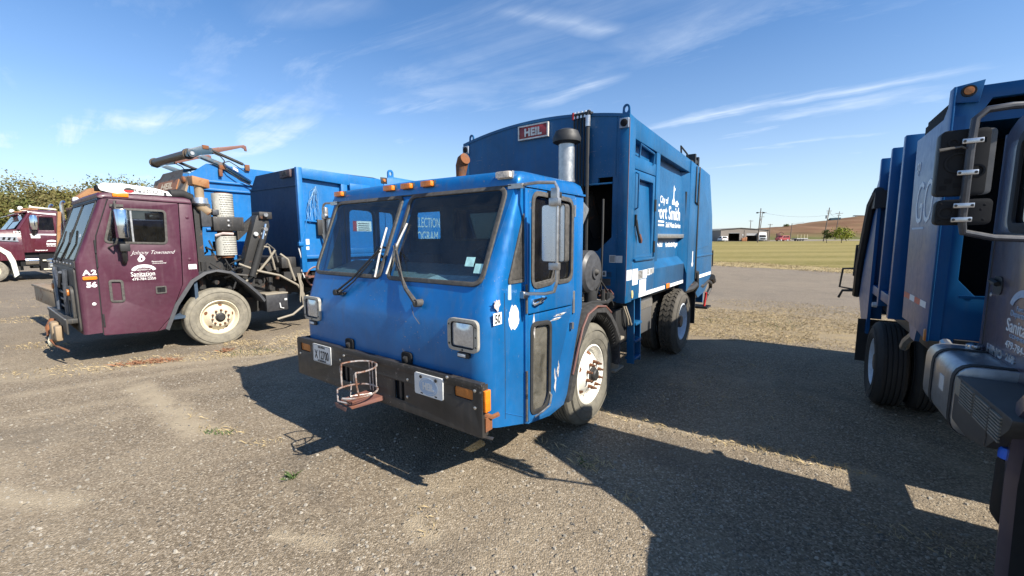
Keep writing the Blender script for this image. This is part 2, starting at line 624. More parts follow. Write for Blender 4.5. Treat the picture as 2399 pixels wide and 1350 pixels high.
def thing(name, label, cat, loc=(0, 0, 0), yaw=0.0, group=None):
    o = bpy.data.objects.new(name, None)
    o.empty_display_size = 0.3
    COL.objects.link(o)
    o.location = loc
    o.rotation_euler = (0, 0, -yaw)
    o['label'] = label
    o['category'] = cat
    if group:
        o['group'] = group
    return o


def tag(o, label, cat, group=None):
    o['label'] = label
    o['category'] = cat
    if group:
        o['group'] = group
    return o


def copy_tree(o, parent=None):
    c = o.copy()
    COL.objects.link(c)
    if parent is not None:
        c.parent = parent
    for ch in list(o.children):
        copy_tree(ch, c)
    return c


def text(name, body, size, org, right, up, m, parent=None, ext=0.0012, shear=0.0, xs=1.0, bold=0.0, align='CENTER', spacing=1.0):
    """flat lettering; org is the middle of the baseline"""
    cu = bpy.data.curves.new(name, 'FONT')
    cu.body = body
    cu.size = size
    cu.align_x = align
    cu.shear = shear
    cu.offset = bold
    cu.extrude = ext
    cu.space_character = spacing
    cu.resolution_u = 3
    tmp = bpy.data.objects.new(name, cu)
    COL.objects.link(tmp)
    dg = bpy.context.evaluated_depsgraph_get()
    me = bpy.data.meshes.new_from_object(tmp.evaluated_get(dg))
    bpy.data.objects.remove(tmp)
    bpy.data.curves.remove(cu)
    r = Vector(right).normalized()
    u = Vector(up).normalized()
    w = r.cross(u)
    M4 = Matrix(((r.x * xs, u.x, w.x, org[0]), (r.y * xs, u.y, w.y, org[1]), (r.z * xs, u.z, w.z, org[2]), (0, 0, 0, 1)))
    me.transform(M4)
    me.name = name
    me.materials.clear()
    me.materials.append(m)
    o = bpy.data.objects.new(name, me)
    COL.objects.link(o)
    if parent is not None:
        o.parent = parent
    return o


def one(name, m, parent, fn, bev=0.0, **kw):
    b = MB()
    fn(b)
    return b.build(name, m, parent, bev, **kw)


def wheel(parent, x, y, z, sg, rt, rr, tm, rm, kind='front', flat=False, nuts=RUST, wid=0.27, tread=False, steer=0.0):
    """wheel whose outer face is at x; sg = +1 when it faces +x"""
    org = (x, y, z)
    b = MB()
    if kind == 'front':
        prof = [(rr, -0.03), (rr + 0.004, -0.012), (rr - 0.012, -0.006), (rr - 0.03, -0.03), (rr - 0.045, -0.075), (rr - 0.075, -0.085),
                (rr - 0.11, -0.035), (rr - 0.15, 0.004), (0.085, 0.006), (0.085, -0.03)]
    else:
        prof = [(rr, -0.03), (rr + 0.004, -0.01), (rr - 0.012, -0.004), (rr - 0.026, -0.03), (rr - 0.034, -0.16), (rr - 0.06, -0.175), (0.12, -0.185), (0.12, -0.10), (0.07, -0.09), (0.0, -0.09)]
    b.lathe(prof, org, 'x', 40, sg, cap0=False)
    rim = b.build('wheel', rm, parent, ang=28)
    b = MB()
    tr = rt - rr
    prof = [(rr - 0.005, -0.04), (rr + 0.012, -0.004), (rr + tr * 0.25, 0.012), (rr + tr * 0.55, 0.014), (rr + tr * 0.82, -0.006), (rt - 0.014, -0.022), (rt, -0.045)]
    for k in range(4):
        c = -0.045 - (wid - 0.09) * (k + 0.8) / 4.4
        prof += [(rt, c + 0.006), (rt - 0.012, c + 0.004), (rt - 0.012, c - 0.004), (rt, c - 0.006)] if not tread else []
    prof += [(rt, -wid + 0.045), (rt - 0.014, -wid + 0.022), (rr + tr * 0.5, -wid - 0.01), (rr - 0.005, -wid + 0.04)]
    b.lathe(prof, org, 'x', 56, sg, closed=True)
    for q in (0.30, 0.70):       # raised sidewall rings
        r1 = rr + tr * q
        b.lathe([(r1 - 0.004, 0.010), (r1 - 0.002, 0.0165), (r1 + 0.002, 0.0165), (r1 + 0.004, 0.010)], org, 'x', 56, sg)
        b.f.pop()
        b.f.pop()
    if tread:
        nb = 38
        for row in range(4):
            for k in range(nb):
                a = 2 * math.pi * (k + (0.5 if row % 2 else 0.0)) / nb
                w0 = -0.030 - row * (wid - 0.06) / 4 - 0.003
                w1 = w0 - (wid - 0.06) / 4 + 0.010
                da = 0.36 * 2 * math.pi / nb
                sk = 0.5 * 2 * math.pi / nb * (1 if row % 2 else -1)
                vs = []
                for rr_ in (rt - 0.01, rt + 0.016):
                    for (w, s_) in ((w0, 0), (w1, sk)):
                        for d in (-da, da):
                            vs.append((x + sg * w, y + rr_ * math.cos(a + d + s_), z + rr_ * math.sin(a + d + s_)))
                b.add(vs, [(0, 1, 3, 2), (4, 6, 7, 5), (0, 4, 5, 1), (2, 3, 7, 6), (0, 2, 6, 4), (1, 5, 7, 3)])
    if flat:
        zz = []
        for (vx, vy, vz) in b.v:
            if vz < 0.10:
                k = (0.10 - vz) / 0.14
                vx = vx + sg * 0.03 * k if sg * (vx - x) > -0.13 else vx - sg * 0.02 * k
                vz = max(0.003, vz)
            zz.append((vx, vy, vz))
        b.v = zz
    b.build('tyre', tm, rim, ang=25)
    hub = MB()
    if kind == 'front':
        hub.lathe([(0.083, -0.02), (0.083, 0.012), (0.066, 0.02), (0.060, 0.045), (0.048, 0.055), (0.0, 0.055)], org, 'x', 24, sg)
    else:
        hub.lathe([(0.10, -0.12), (0.10, -0.03), (0.09, -0.02), (0.0, -0.02)], org, 'x', 24, sg)
    hub.build('hub', CHASSIS, rim)
    h0 = 0.004 if kind == 'front' else -0.184
    nr = 0.133 if kind == 'front' else 0.15
    me = None
    for k in range(10):
        a = 2 * math.pi * (k + 0.3) / 10
        if me is None:
            nb_ = MB()
            nb_.lathe([(0.019, 0.0), (0.020, 0.006), (0.0165, 0.008), (0.0165, 0.034), (0.011, 0.036), (0.011, 0.060), (0.0, 0.060)], (0, 0, 0), 'x', 6, sg)
            o = nb_.build('lug_nut', nuts, rim)
            me = o.data
        else:
            o = bpy.data.objects.new('lug_nut', me)
            COL.objects.link(o)
            o.parent = rim
        o.location = (x + sg * h0, y + nr * math.cos(a), z + nr * math.sin(a))
    if kind == 'front':
        me = None
        for k in range(5):
            a = 2 * math.pi * (k + 0.15) / 5
            if me is None:
                nb_ = MB()
                nb_.lathe([(0.031, 0.004), (0.027, 0.006), (0.026, 0.003), (0.0, 0.003)], (0, 0, 0), 'x', 16, sg)
                # tilt to the slope of the disc
                o = nb_.build('hand_hole', RUST, rim)
                me = o.data
            else:
                o = bpy.data.objects.new('hand_hole', me)
                COL.objects.link(o)
                o.parent = rim
            rad = rr - 0.092
            o.location = (x + sg * (-0.0595 + 0.004), y + rad * math.cos(a), z + rad * math.sin(a))
            tang = Vector((0, -math.sin(a), math.cos(a)))
            o.rotation_mode = 'QUATERNION'
            o.rotation_quaternion = Matrix.Rotation(sg * math.atan2(0.05, 0.035), 4, tang).to_quaternion()
    return rim


# ------------------------------------------------------------------ cab-over cab shared by the blue and the maroon truck
def cab_shell(T, m, zb=1.57, yb=0.15, yn=0.06, zn=1.28, yt=0.455, zt=2.30, roofz=2.42, yr=1.475, hw=1.2, zlow=0.60, ydoor=0.545, zsill=0.465, cr=0.14,
              door=None, doorholes=(), split=None, roofh=0.12):
    """front nose, windshield frame, corner pillars, roof, rear wall; front faces -y"""
    yf = lambda z: yn if z <= zn else (yn + (yb - yn) * (z - zn) / (zb - zn) if z <= zb else yb + (yt - yb) * (z - zb) / (zt - zb))
    crz = lambda z: cr if z <= zb else cr + (0.05 - cr) * (z - zb) / (zt - zb)

    def arc(z, sx, n=7):
        r = crz(z)
        out = []
        for i in range(n + 1):
            a = math.pi / 2 * i / n
            out.append((sx * (hw - r + r * math.cos(a)), yf(z) + r - r * math.sin(a), z))
        return out
    # lower nose: side, corner, front, corner, side
    b = MB()
    zs = [zlow, 0.8, 1.0, zn, zn + 0.08, (zn + zb) / 2 + 0.03, zb]
    rows = []
    for z in zs:
        rt = [(hw, ydoor, z), (hw, (ydoor + yf(z) + cr) / 2, z)] + arc(z, 1)
        lf = [(-p[0], p[1], p[2]) for p in reversed(rt)]
        mid = [(hw * 0.55, yf(z) - 0.004, z), (0, yf(z) - 0.006, z), (-hw * 0.55, yf(z) - 0.004, z)]
        rows.append(rt + mid + lf)
    # the lower edge drops towards the door
    rows[0] = [(p[0], p[1], zlow + (zsill - zlow) * min(1, max(0, (p[1] - yn) / (ydoor - yn)))) for p in rows[0]]
    b.loft(rows)
    b.build('nose_panel', m, T, ang=30)
    # windshield frame with two panes
    L = math.hypot(yt - yb, zt - zb)
    ny, nz = -(zt - zb) / L, (yt - yb) / L
    WSM = lambda u, v, w: (u, yb + (yt - yb) * v / L + ny * w, zb + (zt - zb) * v / L + nz * w)
    xe0, xe1 = hw - cr, hw - 0.05
    outer = [(-xe0, 0), (xe0, 0), (xe1, L), (-xe1, L)]
    pr = rpoly([(0.055, 0.015), (1.085 * hw / 1.2, 0.015), (1.105 * hw / 1.2, L - 0.02), (0.055, L - 0.02)], [0.05, 0.09, 0.09, 0.07], 5)
    pl = [(-p[0], p[1]) for p in reversed(pr)]
    b = MB()
    # corners of the panes reach into the rounded pillars, so the frame is lofted as strips
    b.plate([(-xe0, -0.0), (xe0, -0.0), (xe0 + 0.03, 0.015), (xe1 + 0.02, L - 0.02), (xe1, L), (-xe1, L), (-xe1 - 0.02, L - 0.02), (-xe0 - 0.03, 0.015)],
            [inset(pr, 0.012), inset(pl, 0.012)], WSM, -0.03, 0.0)
    b.build('windshield_frame', m, T)
    for p in (pr, pl):
        g = one('windshield', WS, T, lambda q: q.plate(inset(p, 0.012), [], WSM, 0.001, 0.006), smooth=False)
        one('gasket', GASKET, g, lambda q: q.ring(inset(p, -0.014), 0.034, WSM, -0.002, 0.016), 0.005, seg=2)
    # corner pillars
    for sx in (1, -1):
        b = MB()
        b.loft([arc(zb + (zt - zb) * i / 6, sx) for i in range(7)])
        b.build('corner_pillar', m, T, ang=60)
        # quarter panel with three-cornered window
        ys = lambda z: yf(z) + crz(z)
        out = [(ys(zb), zb), (ydoor, zb), (ydoor, zt), (min(ys(zt), ydoor - 0.01), zt)]
        tri = rpoly([(ys(zb) + 0.03, zb + 0.03), (ydoor - 0.035, zb + 0.03), (ydoor - 0.035, zb + (zt - zb) * 0.70)], 0.015, 2)
        b = MB()
        b.plate(out, [tri], MX, sx * (hw - 0.03), sx * hw)
        b.build('quarter_panel', m, T)
        q = one('quarter_window', DUSTY, T, lambda k: k.plate(tri, [], MX, sx * (hw - 0.016), sx * (hw - 0.012)), smooth=False)
        one('gasket', GASKET, q, lambda k: k.ring(inset(tri, -0.012), 0.024, MX, sx * (hw - 0.01), sx * (hw + 0.008)))
    # roof
    b = MB()
    rows = []
    prof = [(hw + 0.004, 0.0), (hw + 0.004, roofh * 0.35), (hw - 0.012, roofh * 0.7), (hw - 0.05, roofh * 0.92), (hw - 0.12, roofh), (0.0, roofh + 0.015)]
    prof = prof + [(-p[0], p[1]) for p in reversed(prof[:-1])]
    for (y, k, dz) in ((yt - 0.012, 0.0, 0.0), (yt - 0.012, 0.35, 0), (yt + 0.004, 0.7, 0), (yt + 0.045, 0.92, 0), (yt + 0.12, 1.0, 0), (yr - 0.10, 1.0, 0), (yr - 0.03, 0.92, 0), (yr + 0.002, 0.6, 0), (yr + 0.004, 0.0, 0)):
        rows.append([(p[0] * (1 - 0.02 * (1 - k)), y, zt + p[1] * k) for p in prof])
    b.loft(rows)
    b.build('roof', m, T, ang=40)
    one('drip_rail', m, T, lambda q: [q.box(sx * hw if sx < 0 else hw - 0.01, sx * hw + 0.01 if sx < 0 else hw + 0.022, yt + 0.06, yr, zt - 0.012, zt + 0.004) for sx in (1,)] and q.box(-hw - 0.022, -hw + 0.01, yt + 0.06, yr, zt - 0.012, zt + 0.004))
    return WSM, L, yf


# ------------------------------------------------------------------ blue rear-loading garbage truck
MY_ = 0.633


def blue_truck():
    T = thing('garbage_truck', 'blue cab-over garbage truck with black front bumper and curved blue body, centre of the lot', 'truck', (-1.182, 3.425, 0), MY_)
    hw = 1.2
    WSM, L, yf = cab_shell(T, BLUE)
    # ---- bumper
    b = MB()
    out = rpoly(rect(-1.22, 1.22, 0.566, 0.943), [0.004, 0.004, 0.02, 0.04], 3)
    sl = rrect(-1.151, -0.970, 0.815, 0.892, 0.02)
    sr = rrect(0.967, 1.140, 0.812, 0.890, 0.02)
    hl = rrect(-0.446, -0.318, 0.648, 0.782, 0.008)
    hr = rrect(0.307, 0.424, 0.648, 0.800, 0.008)
    b.plate(out, [sl, sr, hl, hr], MY, -0.012, 0.0)
    b.box(-1.2, 1.2, 0.0, 0.05, 0.925, 0.937)
    b.box(-1.214, -1.204, 0.0, 0.13, 0.60, 0.93)
    b.box(1.204, 1.214, 0.0, 0.06, 0.568, 0.93)
    b.add([(1.17, -0.012, 0.566), (1.28, 0.02, 0.560), (1.27, 0.05, 0.562), (1.17, 0.02, 0.566), (1.17, -0.012, 0.572), (1.28, 0.02, 0.566), (1.27, 0.05, 0.568), (1.17, 0.02, 0.572)],
          [(0, 3, 2, 1), (4, 5, 6, 7), (0, 1, 5, 4), (1, 2, 6, 5), (2, 3, 7, 6), (3, 0, 4, 7)])
    bp = b.build('bumper', BLACK, T, 0.003)
    one('recess', DARK, bp, lambda q: (q.box(-0.47, -0.29, 0.02, 0.16, 0.63, 0.80), q.box(0.29, 0.45, 0.02, 0.16, 0.63, 0.82)))
    one('tow_bracket', CHASSIS, bp, lambda q: (q.box(-0.40, -0.375, 0.0, 0.02, 0.64, 0.79), q.box(0.35, 0.375, 0.0, 0.02, 0.64, 0.81)))
    one('signal_lamp', AMBERD, T, lambda q: q.prism(inset(sl, 0.004), MY, -0.004, 0.03), 0.006)
    one('signal_lamp', AMBERD, T, lambda q: q.prism(inset(sr, 0.004), MY, -0.006, 0.03), 0.006)
    one('side_marker', AMBER, T, lambda q: q.box(1.2145, 1.240, 0.004, 0.062, 0.745, 0.895), 0.006)
    one('bumper_bolt', STEEL, bp, lambda q: [q.lathe([(0.012, 0.0), (0.012, 0.006), (0.005, 0.010), (0, 0.010)], (x, -0.012, z), 'y', 8, -1) for x, z in ((1.16, 0.77), (1.16, 0.89), (-0.39, 0.88), (-0.30, 0.65), (-0.45, 0.83), (0.47, 0.83), (0.46, 0.69), (0.90, 0.935), (-1.16, 0.78))])
    one('corner_bracket', RUST, T, lambda q: (q.tube([(1.2, 0.03, 0.72), (1.23, 0.08, 0.69), (1.25, 0.13, 0.70)], 0.018, 6), q.box(1.19, 1.225, 0.02, 0.09, 0.60, 0.70)))
    # tow pin pockets at the foot of the nose
    for x in (-0.382, 0.399):
        o = one('tow_pocket', DARK, T, lambda q: q.prism(rrect(x - 0.058, x + 0.058, 0.925, 1.025, 0.03), MY, 0.036, 0.060), 0.01)
        one('tow_pin', CHASSIS, o, lambda q: q.cyl((x, 0.026, 0.99), (x, 0.045, 0.95), 0.02, n=10))
    # ---- number plates
    pl = one('license_plate', PLATEW, T, lambda q: q.prism(rrect(-0.905, -0.595, 0.752, 0.922, 0.014), MY, -0.021, -0.0125))
    text('lettering', 'X 12700', 0.115, (-0.75, -0.0215, 0.787), (1, 0, 0), (0, 0, 1), BLACKL, pl, xs=0.60, bold=0.002)
    text('lettering', 'ARKANSAS', 0.030, (-0.75, -0.0215, 0.890), (1, 0, 0), (0, 0, 1), BLACKL, pl, xs=0.8)
    text('lettering', 'GOVERNMENT', 0.028, (-0.75, -0.0215, 0.760), (1, 0, 0), (0, 0, 1), BLACKL, pl, xs=0.8)
    one('plate_border', BLACKL, pl, lambda q: q.ring(rrect(-0.899, -0.601, 0.757, 0.917, 0.012), 0.003, MY, -0.022, -0.0205))
    pp = one('badge_plate', PLATEW, T, lambda q: q.prism(rrect(0.562, 0.862, 0.752, 0.915, 0.016), MY, -0.024, -0.0125))
    ell = [(0.712 + 0.098 * math.cos(2 * math.pi * k / 36), 0.826 + 0.066 * math.sin(2 * math.pi * k / 36)) for k in range(36)]
    one('oval', PLATEB, pp, lambda q: q.ring(ell, 0.008, MY, -0.0262, -0.0235))
    one('oval_field', PLATEB, pp, lambda q: q.prism(inset(ell, 0.013), MY, -0.0255, -0.0235))
    text('lettering', 'HEIL', 0.070, (0.712, -0.0265, 0.803), (1, 0, 0), (0, 0, 1), PLATEW, pp, xs=0.85, bold=0.004)
    one('plate_bolt', CHASSIS, pp, lambda q: [q.lathe([(0.013, 0), (0.013, 0.006), (0, 0.008)], (x, -0.024, z), 'y', 10, -1) for x, z in ((0.635, 0.892), (0.795, 0.890))])
    one('plate_slot', DARK, pp, lambda q: [q.box(x - 0.012, x + 0.012, -0.0255, -0.0235, 0.762, 0.770) for x in (0.64, 0.79)])
    # ---- wire basket and step
    cx, cy = 0.03, -0.18
    arcp = lambda z, r, a0, a1, n=18: [(cx + r * math.cos(R(a0 + (a1 - a0) * i / n)), cy + r * math.sin(R(a0 + (a1 - a0) * i / n)), z) for i in range(n + 1)]
    b = MB()
    r1 = arcp(0.895, 0.168, 185, -32)
    b.tube(r1, 0.0075, 7)
    low = arcp(0.695, 0.168, 205, -70)
    b.tube(low, 0.008, 7)
    b.tube([r1[0], (r1[0][0] - 0.012, r1[0][1], 0.80), (cx - 0.165, cy - 0.02, 0.695)], 0.0075, 7)
    b.tube([r1[-1], (r1[-1][0] + 0.008, r1[-1][1], 0.80), (r1[-1][0] + 0.004, r1[-1][1] + 0.02, 0.685)], 0.0075, 7)
    for xx in (-0.01, 0.03, 0.075):
        b.tube([(xx, -0.018, 0.895), (xx + 0.004, -0.018, 0.65)], 0.0065, 6)
    for q, sg in ((r1[0], -1), (r1[-1], -1)):
        b.tube([(q[0], q[1], q[2] - 0.01), (q[0] + sg * 0.024, q[1], q[2] - 0.02), (q[0] + sg * 0.024, q[1], q[2] - 0.08), (q[0], q[1], q[2] - 0.08)], 0.004, 5)
    b.tube([low[0], (cx - 0.05, cy - 0.13, 0.64), (cx + 0.07, cy - 0.10, 0.635), low[-1]], 0.0065, 6)
    b.tube([low[3], (cx - 0.05, cy - 0.02, 0.645), (cx + 0.02, -0.02, 0.635)], 0.0065, 6)
    b.build('wire_basket', rusty('worn basket wire', (0.42, 0.39, 0.37), 0.62, 0.5, 0.3, 14, rust=(0.16, 0.075, 0.045)), T)
    b = MB()
    b.add([(-0.10, -0.27, 0.605), (0.10, -0.285, 0.605), (0.15, -0.013, 0.625), (-0.07, -0.013, 0.625), (-0.10, -0.27, 0.612), (0.10, -0.285, 0.612), (0.15, -0.013, 0.632), (-0.07, -0.013, 0.632)],
          [(0, 3, 2, 1), (4, 5, 6, 7), (0, 1, 5, 4), (1, 2, 6, 5), (2, 3, 7, 6), (3, 0, 4, 7)])
    b.add([(-0.10, -0.291, 0.612), (0.10, -0.311, 0.612), (0.09, -0.315, 0.585), (-0.06, -0.30, 0.580), (-0.10, -0.295, 0.612), (0.10, -0.315, 0.612), (0.09, -0.319, 0.585), (-0.06, -0.304, 0.580)],
          [(0, 1, 2, 3), (4, 7, 6, 5), (0, 3, 7, 4), (1, 5, 6, 2), (2, 6, 7, 3), (0, 4, 5, 1)])
    b.add([(0.10, -0.285, 0.612), (0.15, -0.013, 0.632), (0.155, -0.013, 0.595), (0.10, -0.27, 0.590), (0.104, -0.285, 0.612), (0.154, -0.013, 0.632), (0.159, -0.013, 0.595), (0.104, -0.27, 0.590)],
          [(0, 1, 2, 3), (4, 7, 6, 5), (0, 3, 7, 4), (1, 5, 6, 2), (2, 6, 7, 3), (0, 4, 5, 1)])
    for k in range(3):
        b.box(-0.05 + 0.06 * k, -0.04 + 0.06 * k, -0.28, -0.03, 0.626, 0.636)
    b.build('basket_step', RUSTR, T, smooth=False)
    # ---- headlamps
    for x in (-0.995, 1.005):
        hl = one('headlight', GASKET if False else plain('headlamp bezel', (0.36, 0.34, 0.29), 0.5, 0.2), T, lambda q: q.plate(rrect(x - 0.142, x + 0.142, 1.128, 1.358, 0.05, 5), [rrect(x - 0.110, x + 0.110, 1.150, 1.334, 0.03)], MY, 0.036, 0.062), 0.008, seg=3)
        one('lens_ring', DARK, hl, lambda q: q.ring(rrect(x - 0.111, x + 0.111, 1.149, 1.335, 0.03), 0.008, MY, 0.038, 0.060))
        b = MB()
        for i in range(9):
            pass
        rows = []
        for i in range(7):
            z = 1.158 + 0.168 * i / 6
            rows.append([(x - 0.104 + 0.208 * j / 8, 0.047 - 0.014 * (1 - ((j - 4) / 4) ** 2) * (1 - ((i - 3) / 3) ** 2), z) for j in range(9)])
        b.loft(rows)
        b.build('lens', LENS, hl)
        one('bezel_screw', BLACKL, hl, lambda q: [q.lathe([(0.008, 0), (0.006, 0.004), (0, 0.004)], (x + dx, 0.036, 1.243 + dz), 'y', 8, -1) for dx, dz in ((0.125, 0.07), (-0.125, 0.07), (0.125, -0.07), (-0.125, -0.07), (0, -0.104), (0.126, 0))])
        mk = one('marker_lamp', BLACKL, T, lambda q: q.prism(rrect(x - 0.055, x + 0.058, 1.080, 1.118, 0.016), MY, 0.040, 0.060), 0.004)
        one('lens', PLATEW, mk, lambda q: q.box(x - 0.045, x + 0.028, 0.034, 0.041, 1.088, 1.110), 0.002)
    # ---- clearance lamps on the roof edge
    for i, x in enumerate((-1.04, -0.232, 0.012, 0.274, 1.085)):
        ln = one('clearance_lamp', AMBER if i < 4 else plain('cracked white lens', (0.7, 0.6, 0.5), 0.4, 0, 0.4, 70), T, lambda q: q.prism(rrect(x - 0.062, x + 0.062, 2.350, 2.395, 0.01), MY, 0.405, 0.450), 0.010)
        one('base', STEEL if i == 4 else BLACKL, ln, lambda q: q.box(x - 0.070, x + 0.070, 0.438, 0.462, 2.344, 2.400), 0.004)
    one('roof_seam', GASKET, T, lambda q: q.box(-1.14, 1.14, 0.440, 0.452, 2.291, 2.299))
    # ---- wipers
    b = MB()
    P3 = lambda u, v, w: Vector(WSM(u, v, w))
    b.cyl((-0.58, 0.11, 1.425), (-0.58, 0.04, 1.43), 0.028, n=12)
    b.box(-0.60, -0.48, 0.06, 0.10, 1.410, 1.432)
    b.tube([(-0.58, 0.05, 1.43), (-0.36, 0.08, 1.56), P3(-0.105, 0.27, 0.045)], 0.010, 6)
    b.tube([(-0.55, 0.05, 1.41), (-0.33, 0.08, 1.54), P3(-0.10, 0.24, 0.045)], 0.007, 6)
    w1 = b.build('wiper', BLACKL, T)
    one('blade', WIPE, w1, lambda q: q.tube([P3(-0.094, 0.01, 0.022), P3(-0.115, 0.25, 0.034), P3(-0.14, 0.47, 0.022)], 0.010, 5))
    b = MB()
    b.cyl((0.52, 0.11, 1.422), (0.52, 0.04, 1.425), 0.030, n=12)
    b.tube([(0.52, 0.05, 1.425), (0.36, 0.09, 1.52), P3(0.16, 0.12, 0.03), P3(0.064, 0.29, 0.045)], [0.020, 0.016, 0.010, 0.008], 6)
    b.tube([(0.50, 0.05, 1.440), (0.34, 0.09, 1.54), P3(0.075, 0.31, 0.045)], 0.006, 6)
    b.tube([(0.47, 0.045, 1.41), (0.50, 0.04, 1.33), (0.56, 0.045, 1.27)], 0.003, 4)
    w2 = b.build('wiper', GASKET, T)
    one('blade', WIPE, w2, lambda q: q.tube([P3(0.045, 0.045, 0.022), P3(0.075, 0.26, 0.034), P3(0.12, 0.505, 0.022)], 0.010, 5))
    # ---- doors
    dout = [(0.56, 0.468), (0.885, 0.492), (1.235, 1.235), (1.288, 1.45), (1.292, 2.285), (0.552, 2.285)]
    h1 = rpoly([(0.605, 1.535), (0.955, 1.555), (0.955, 2.245), (0.615, 2.255)], 0.09, 5)
    h2 = rpoly([(0.995, 1.545), (1.235, 1.545), (1.240, 2.235), (0.995, 2.245)], [0.03, 0.08, 0.08, 0.03], 5)
    h3 = rpoly([(0.592, 0.53), (0.80, 0.51), (0.868, 0.60), (0.880, 1.225), (0.600, 1.250)], [0.06, 0.05, 0.05, 0.06, 0.06], 4)
    for sx in (1, -1):
        f0, f1 = sx * (hw - 0.028), sx * (hw + 0.012)
        up = MB()
        up.plate(rpoly([(0.556, 1.336), (1.258, 1.320), (1.288, 1.45), (1.292, 2.285), (0.552, 2.285)], 0.012, 2), [h1, h2], MX, f0, f1)
        d = up.build('door', BLUE, T, 0.005)
        lo = MB()
        lo.plate(rpoly([(0.558, 0.468), (0.885, 0.492), (1.232, 1.235), (1.252, 1.308), (0.556, 1.324)], 0.012, 2), [h3], MX, f0, f1)
        lo.build('lower_door_panel', BLUE, d, 0.005)
        for hh, gm in ((h1, TINT if sx > 0 else CLEAR), (h2, TINT if sx > 0 else CLEAR), (h3, DUSTY)):
            one('window', gm, d, lambda q: q.plate(inset(hh, -0.004), [], MX, sx * (hw - 0.010), sx * (hw - 0.006)), smooth=False)
            one('gasket', GASKET if hh is not h3 else RUBBER, d, lambda q: q.ring(inset(hh, -0.018), 0.036, MX, sx * (hw + 0.006), sx * (hw + 0.022)), 0.005)
        one('window_bar', RUBBER, d, lambda q: q.box(sx * (hw + 0.004) if sx > 0 else -hw - 0.016, sx * (hw + 0.016) if sx > 0 else -hw - 0.004, 0.962, 0.988, 1.56, 2.24))
        one('window_bar', GASKET, d, lambda q: q.tube([(sx * (hw + 0.006), 0.63, 1.56), (sx * (hw + 0.006), 0.90, 1.575), (sx * (hw + 0.006), 0.935, 1.64), (sx * (hw + 0.006), 0.935, 2.2)], 0.008, 6))
        hd = one('handle', CHROME, d, lambda q: (q.prism(rrect(0.60, 0.76, 1.395, 1.445, 0.02), MX, f1, f1 + sx * 0.012), q.tube([(f1 + sx * 0.01, 0.62, 1.40), (f1 + sx * 0.05, 0.65, 1.425), (f1 + sx * 0.05, 0.73, 1.445), (f1 + sx * 0.01, 0.75, 1.45)], 0.011, 6)))
        one('hinge', STEEL, d, lambda q: [q.cyl((f1, 1.285, z), (f1, 1.285, z + 0.10), 0.013, n=8) for z in (1.34, 1.24, 2.10)])
        one('latch', STEEL, d, lambda q: (q.box(min(f1, f1 + sx * 0.02), max(f1, f1 + sx * 0.02), 1.225, 1.26, 1.10, 1.16), q.tube([(f1, 0.86, 0.63), (f1 + sx * 0.02, 0.87, 0.60), (f1 + sx * 0.02, 0.85, 0.53)], 0.01, 6)))
        one('step_edge', STEEL, d, lambda q: q.tube([(f1 + sx * 0.008, 0.64, 0.487), (f1 + sx * 0.012, 0.75, 0.497), (f1 + sx * 0.008, 0.87, 0.510)], 0.008, 6))
        # hinge post, front of the door
        one('door_post', BLUE, T, lambda q: q.box(min(sx * hw, sx * (hw + 0.02)), max(sx * hw, sx * (hw + 0.02)), 0.508, 0.545, 0.475, 2.28), 0.006)
        one('door_seam', RUBBER, T, lambda q: q.box(min(sx * (hw - 0.04), sx * (hw - 0.001)), max(sx * (hw - 0.04), sx * (hw - 0.001)), 0.545, 0.56, 0.47, 2.29))
        one('hinge_rod', GASKET, T, lambda q: [q.cyl((sx * (hw + 0.024), 0.515, z), (sx * (hw + 0.024), 0.515, z + 0.22), 0.010, n=8) for z in (0.50, 0.68, 1.35)])
        one('panel_seam', RUBBER, T, lambda q: q.tube([(sx * 1.2008, 0.27, 0.60), (sx * 1.2008, 0.275, 1.0), (sx * 1.2008, 0.27, 1.53)], 0.0022, 4))
        one('sill_seam', BLUE, T, lambda q: q.tube([(sx * 1.2008, 0.27, 0.645), (sx * 1.2008, 0.50, 0.535)], 0.004, 4))
        # rear pillar and the sloping edge in front of the wheel arch
        b = MB()
        b.plate([(1.302, 2.295), (1.474, 2.295), (1.470, 1.26), (1.40, 1.08), (1.20, 0.50), (1.14, 0.42), (0.90, 0.40), (0.56, 0.45), (0.56, 0.462), (0.893, 0.486), (1.245, 1.232), (1.298, 1.45)], [], MX, sx * (hw - 0.04), sx * (hw + 0.004))
        b.build('rear_pillar', BLUE, T, 0.006)
        one('rain_gutter_bracket', STEEL, T, lambda q: q.prism([(1.475, 2.25), (1.60, 2.19), (1.60, 2.17), (1.475, 2.02)], MX, sx * (hw - 0.012), sx * (hw - 0.006)))
    # left over marks on the right side
    one('number_plate', WHITE, T, lambda q: q.prism(rect(0.142, 0.236, 1.315, 1.400), MX, hw + 0.0005, hw + 0.0025))
    text('lettering', '50', 0.088, (hw + 0.003, 0.189, 1.327), (0, 1, 0), (0, 0, 1), BLACKL, T, xs=0.72, bold=0.002)
    rr_ = random.Random(3)
    blob = [(0.385 + 0.072 * math.cos(a) * (0.75 + 0.25 * rr_.random()), 1.335 + 0.105 * math.sin(a) * (0.75 + 0.3 * rr_.random())) for a in [2 * math.pi * k / 26 for k in range(26)]]
    one('torn_sticker', WHITE, T, lambda q: q.prism(blob, MX, hw + 0.0005, hw + 0.002))
    blob = [(0.183 + 0.045 * math.cos(a) * (0.5 + 0.5 * rr_.random()), 1.455 + 0.05 * math.sin(a) * (0.5 + 0.5 * rr_.random())) for a in [2 * math.pi * k / 18 for k in range(18)]]
    one('torn_sticker', plain('scuffed sticker', (0.55, 0.45, 0.42), 0.7, 0, 0.5, 60), T, lambda q: q.prism(blob, MX, hw + 0.0005, hw + 0.002))
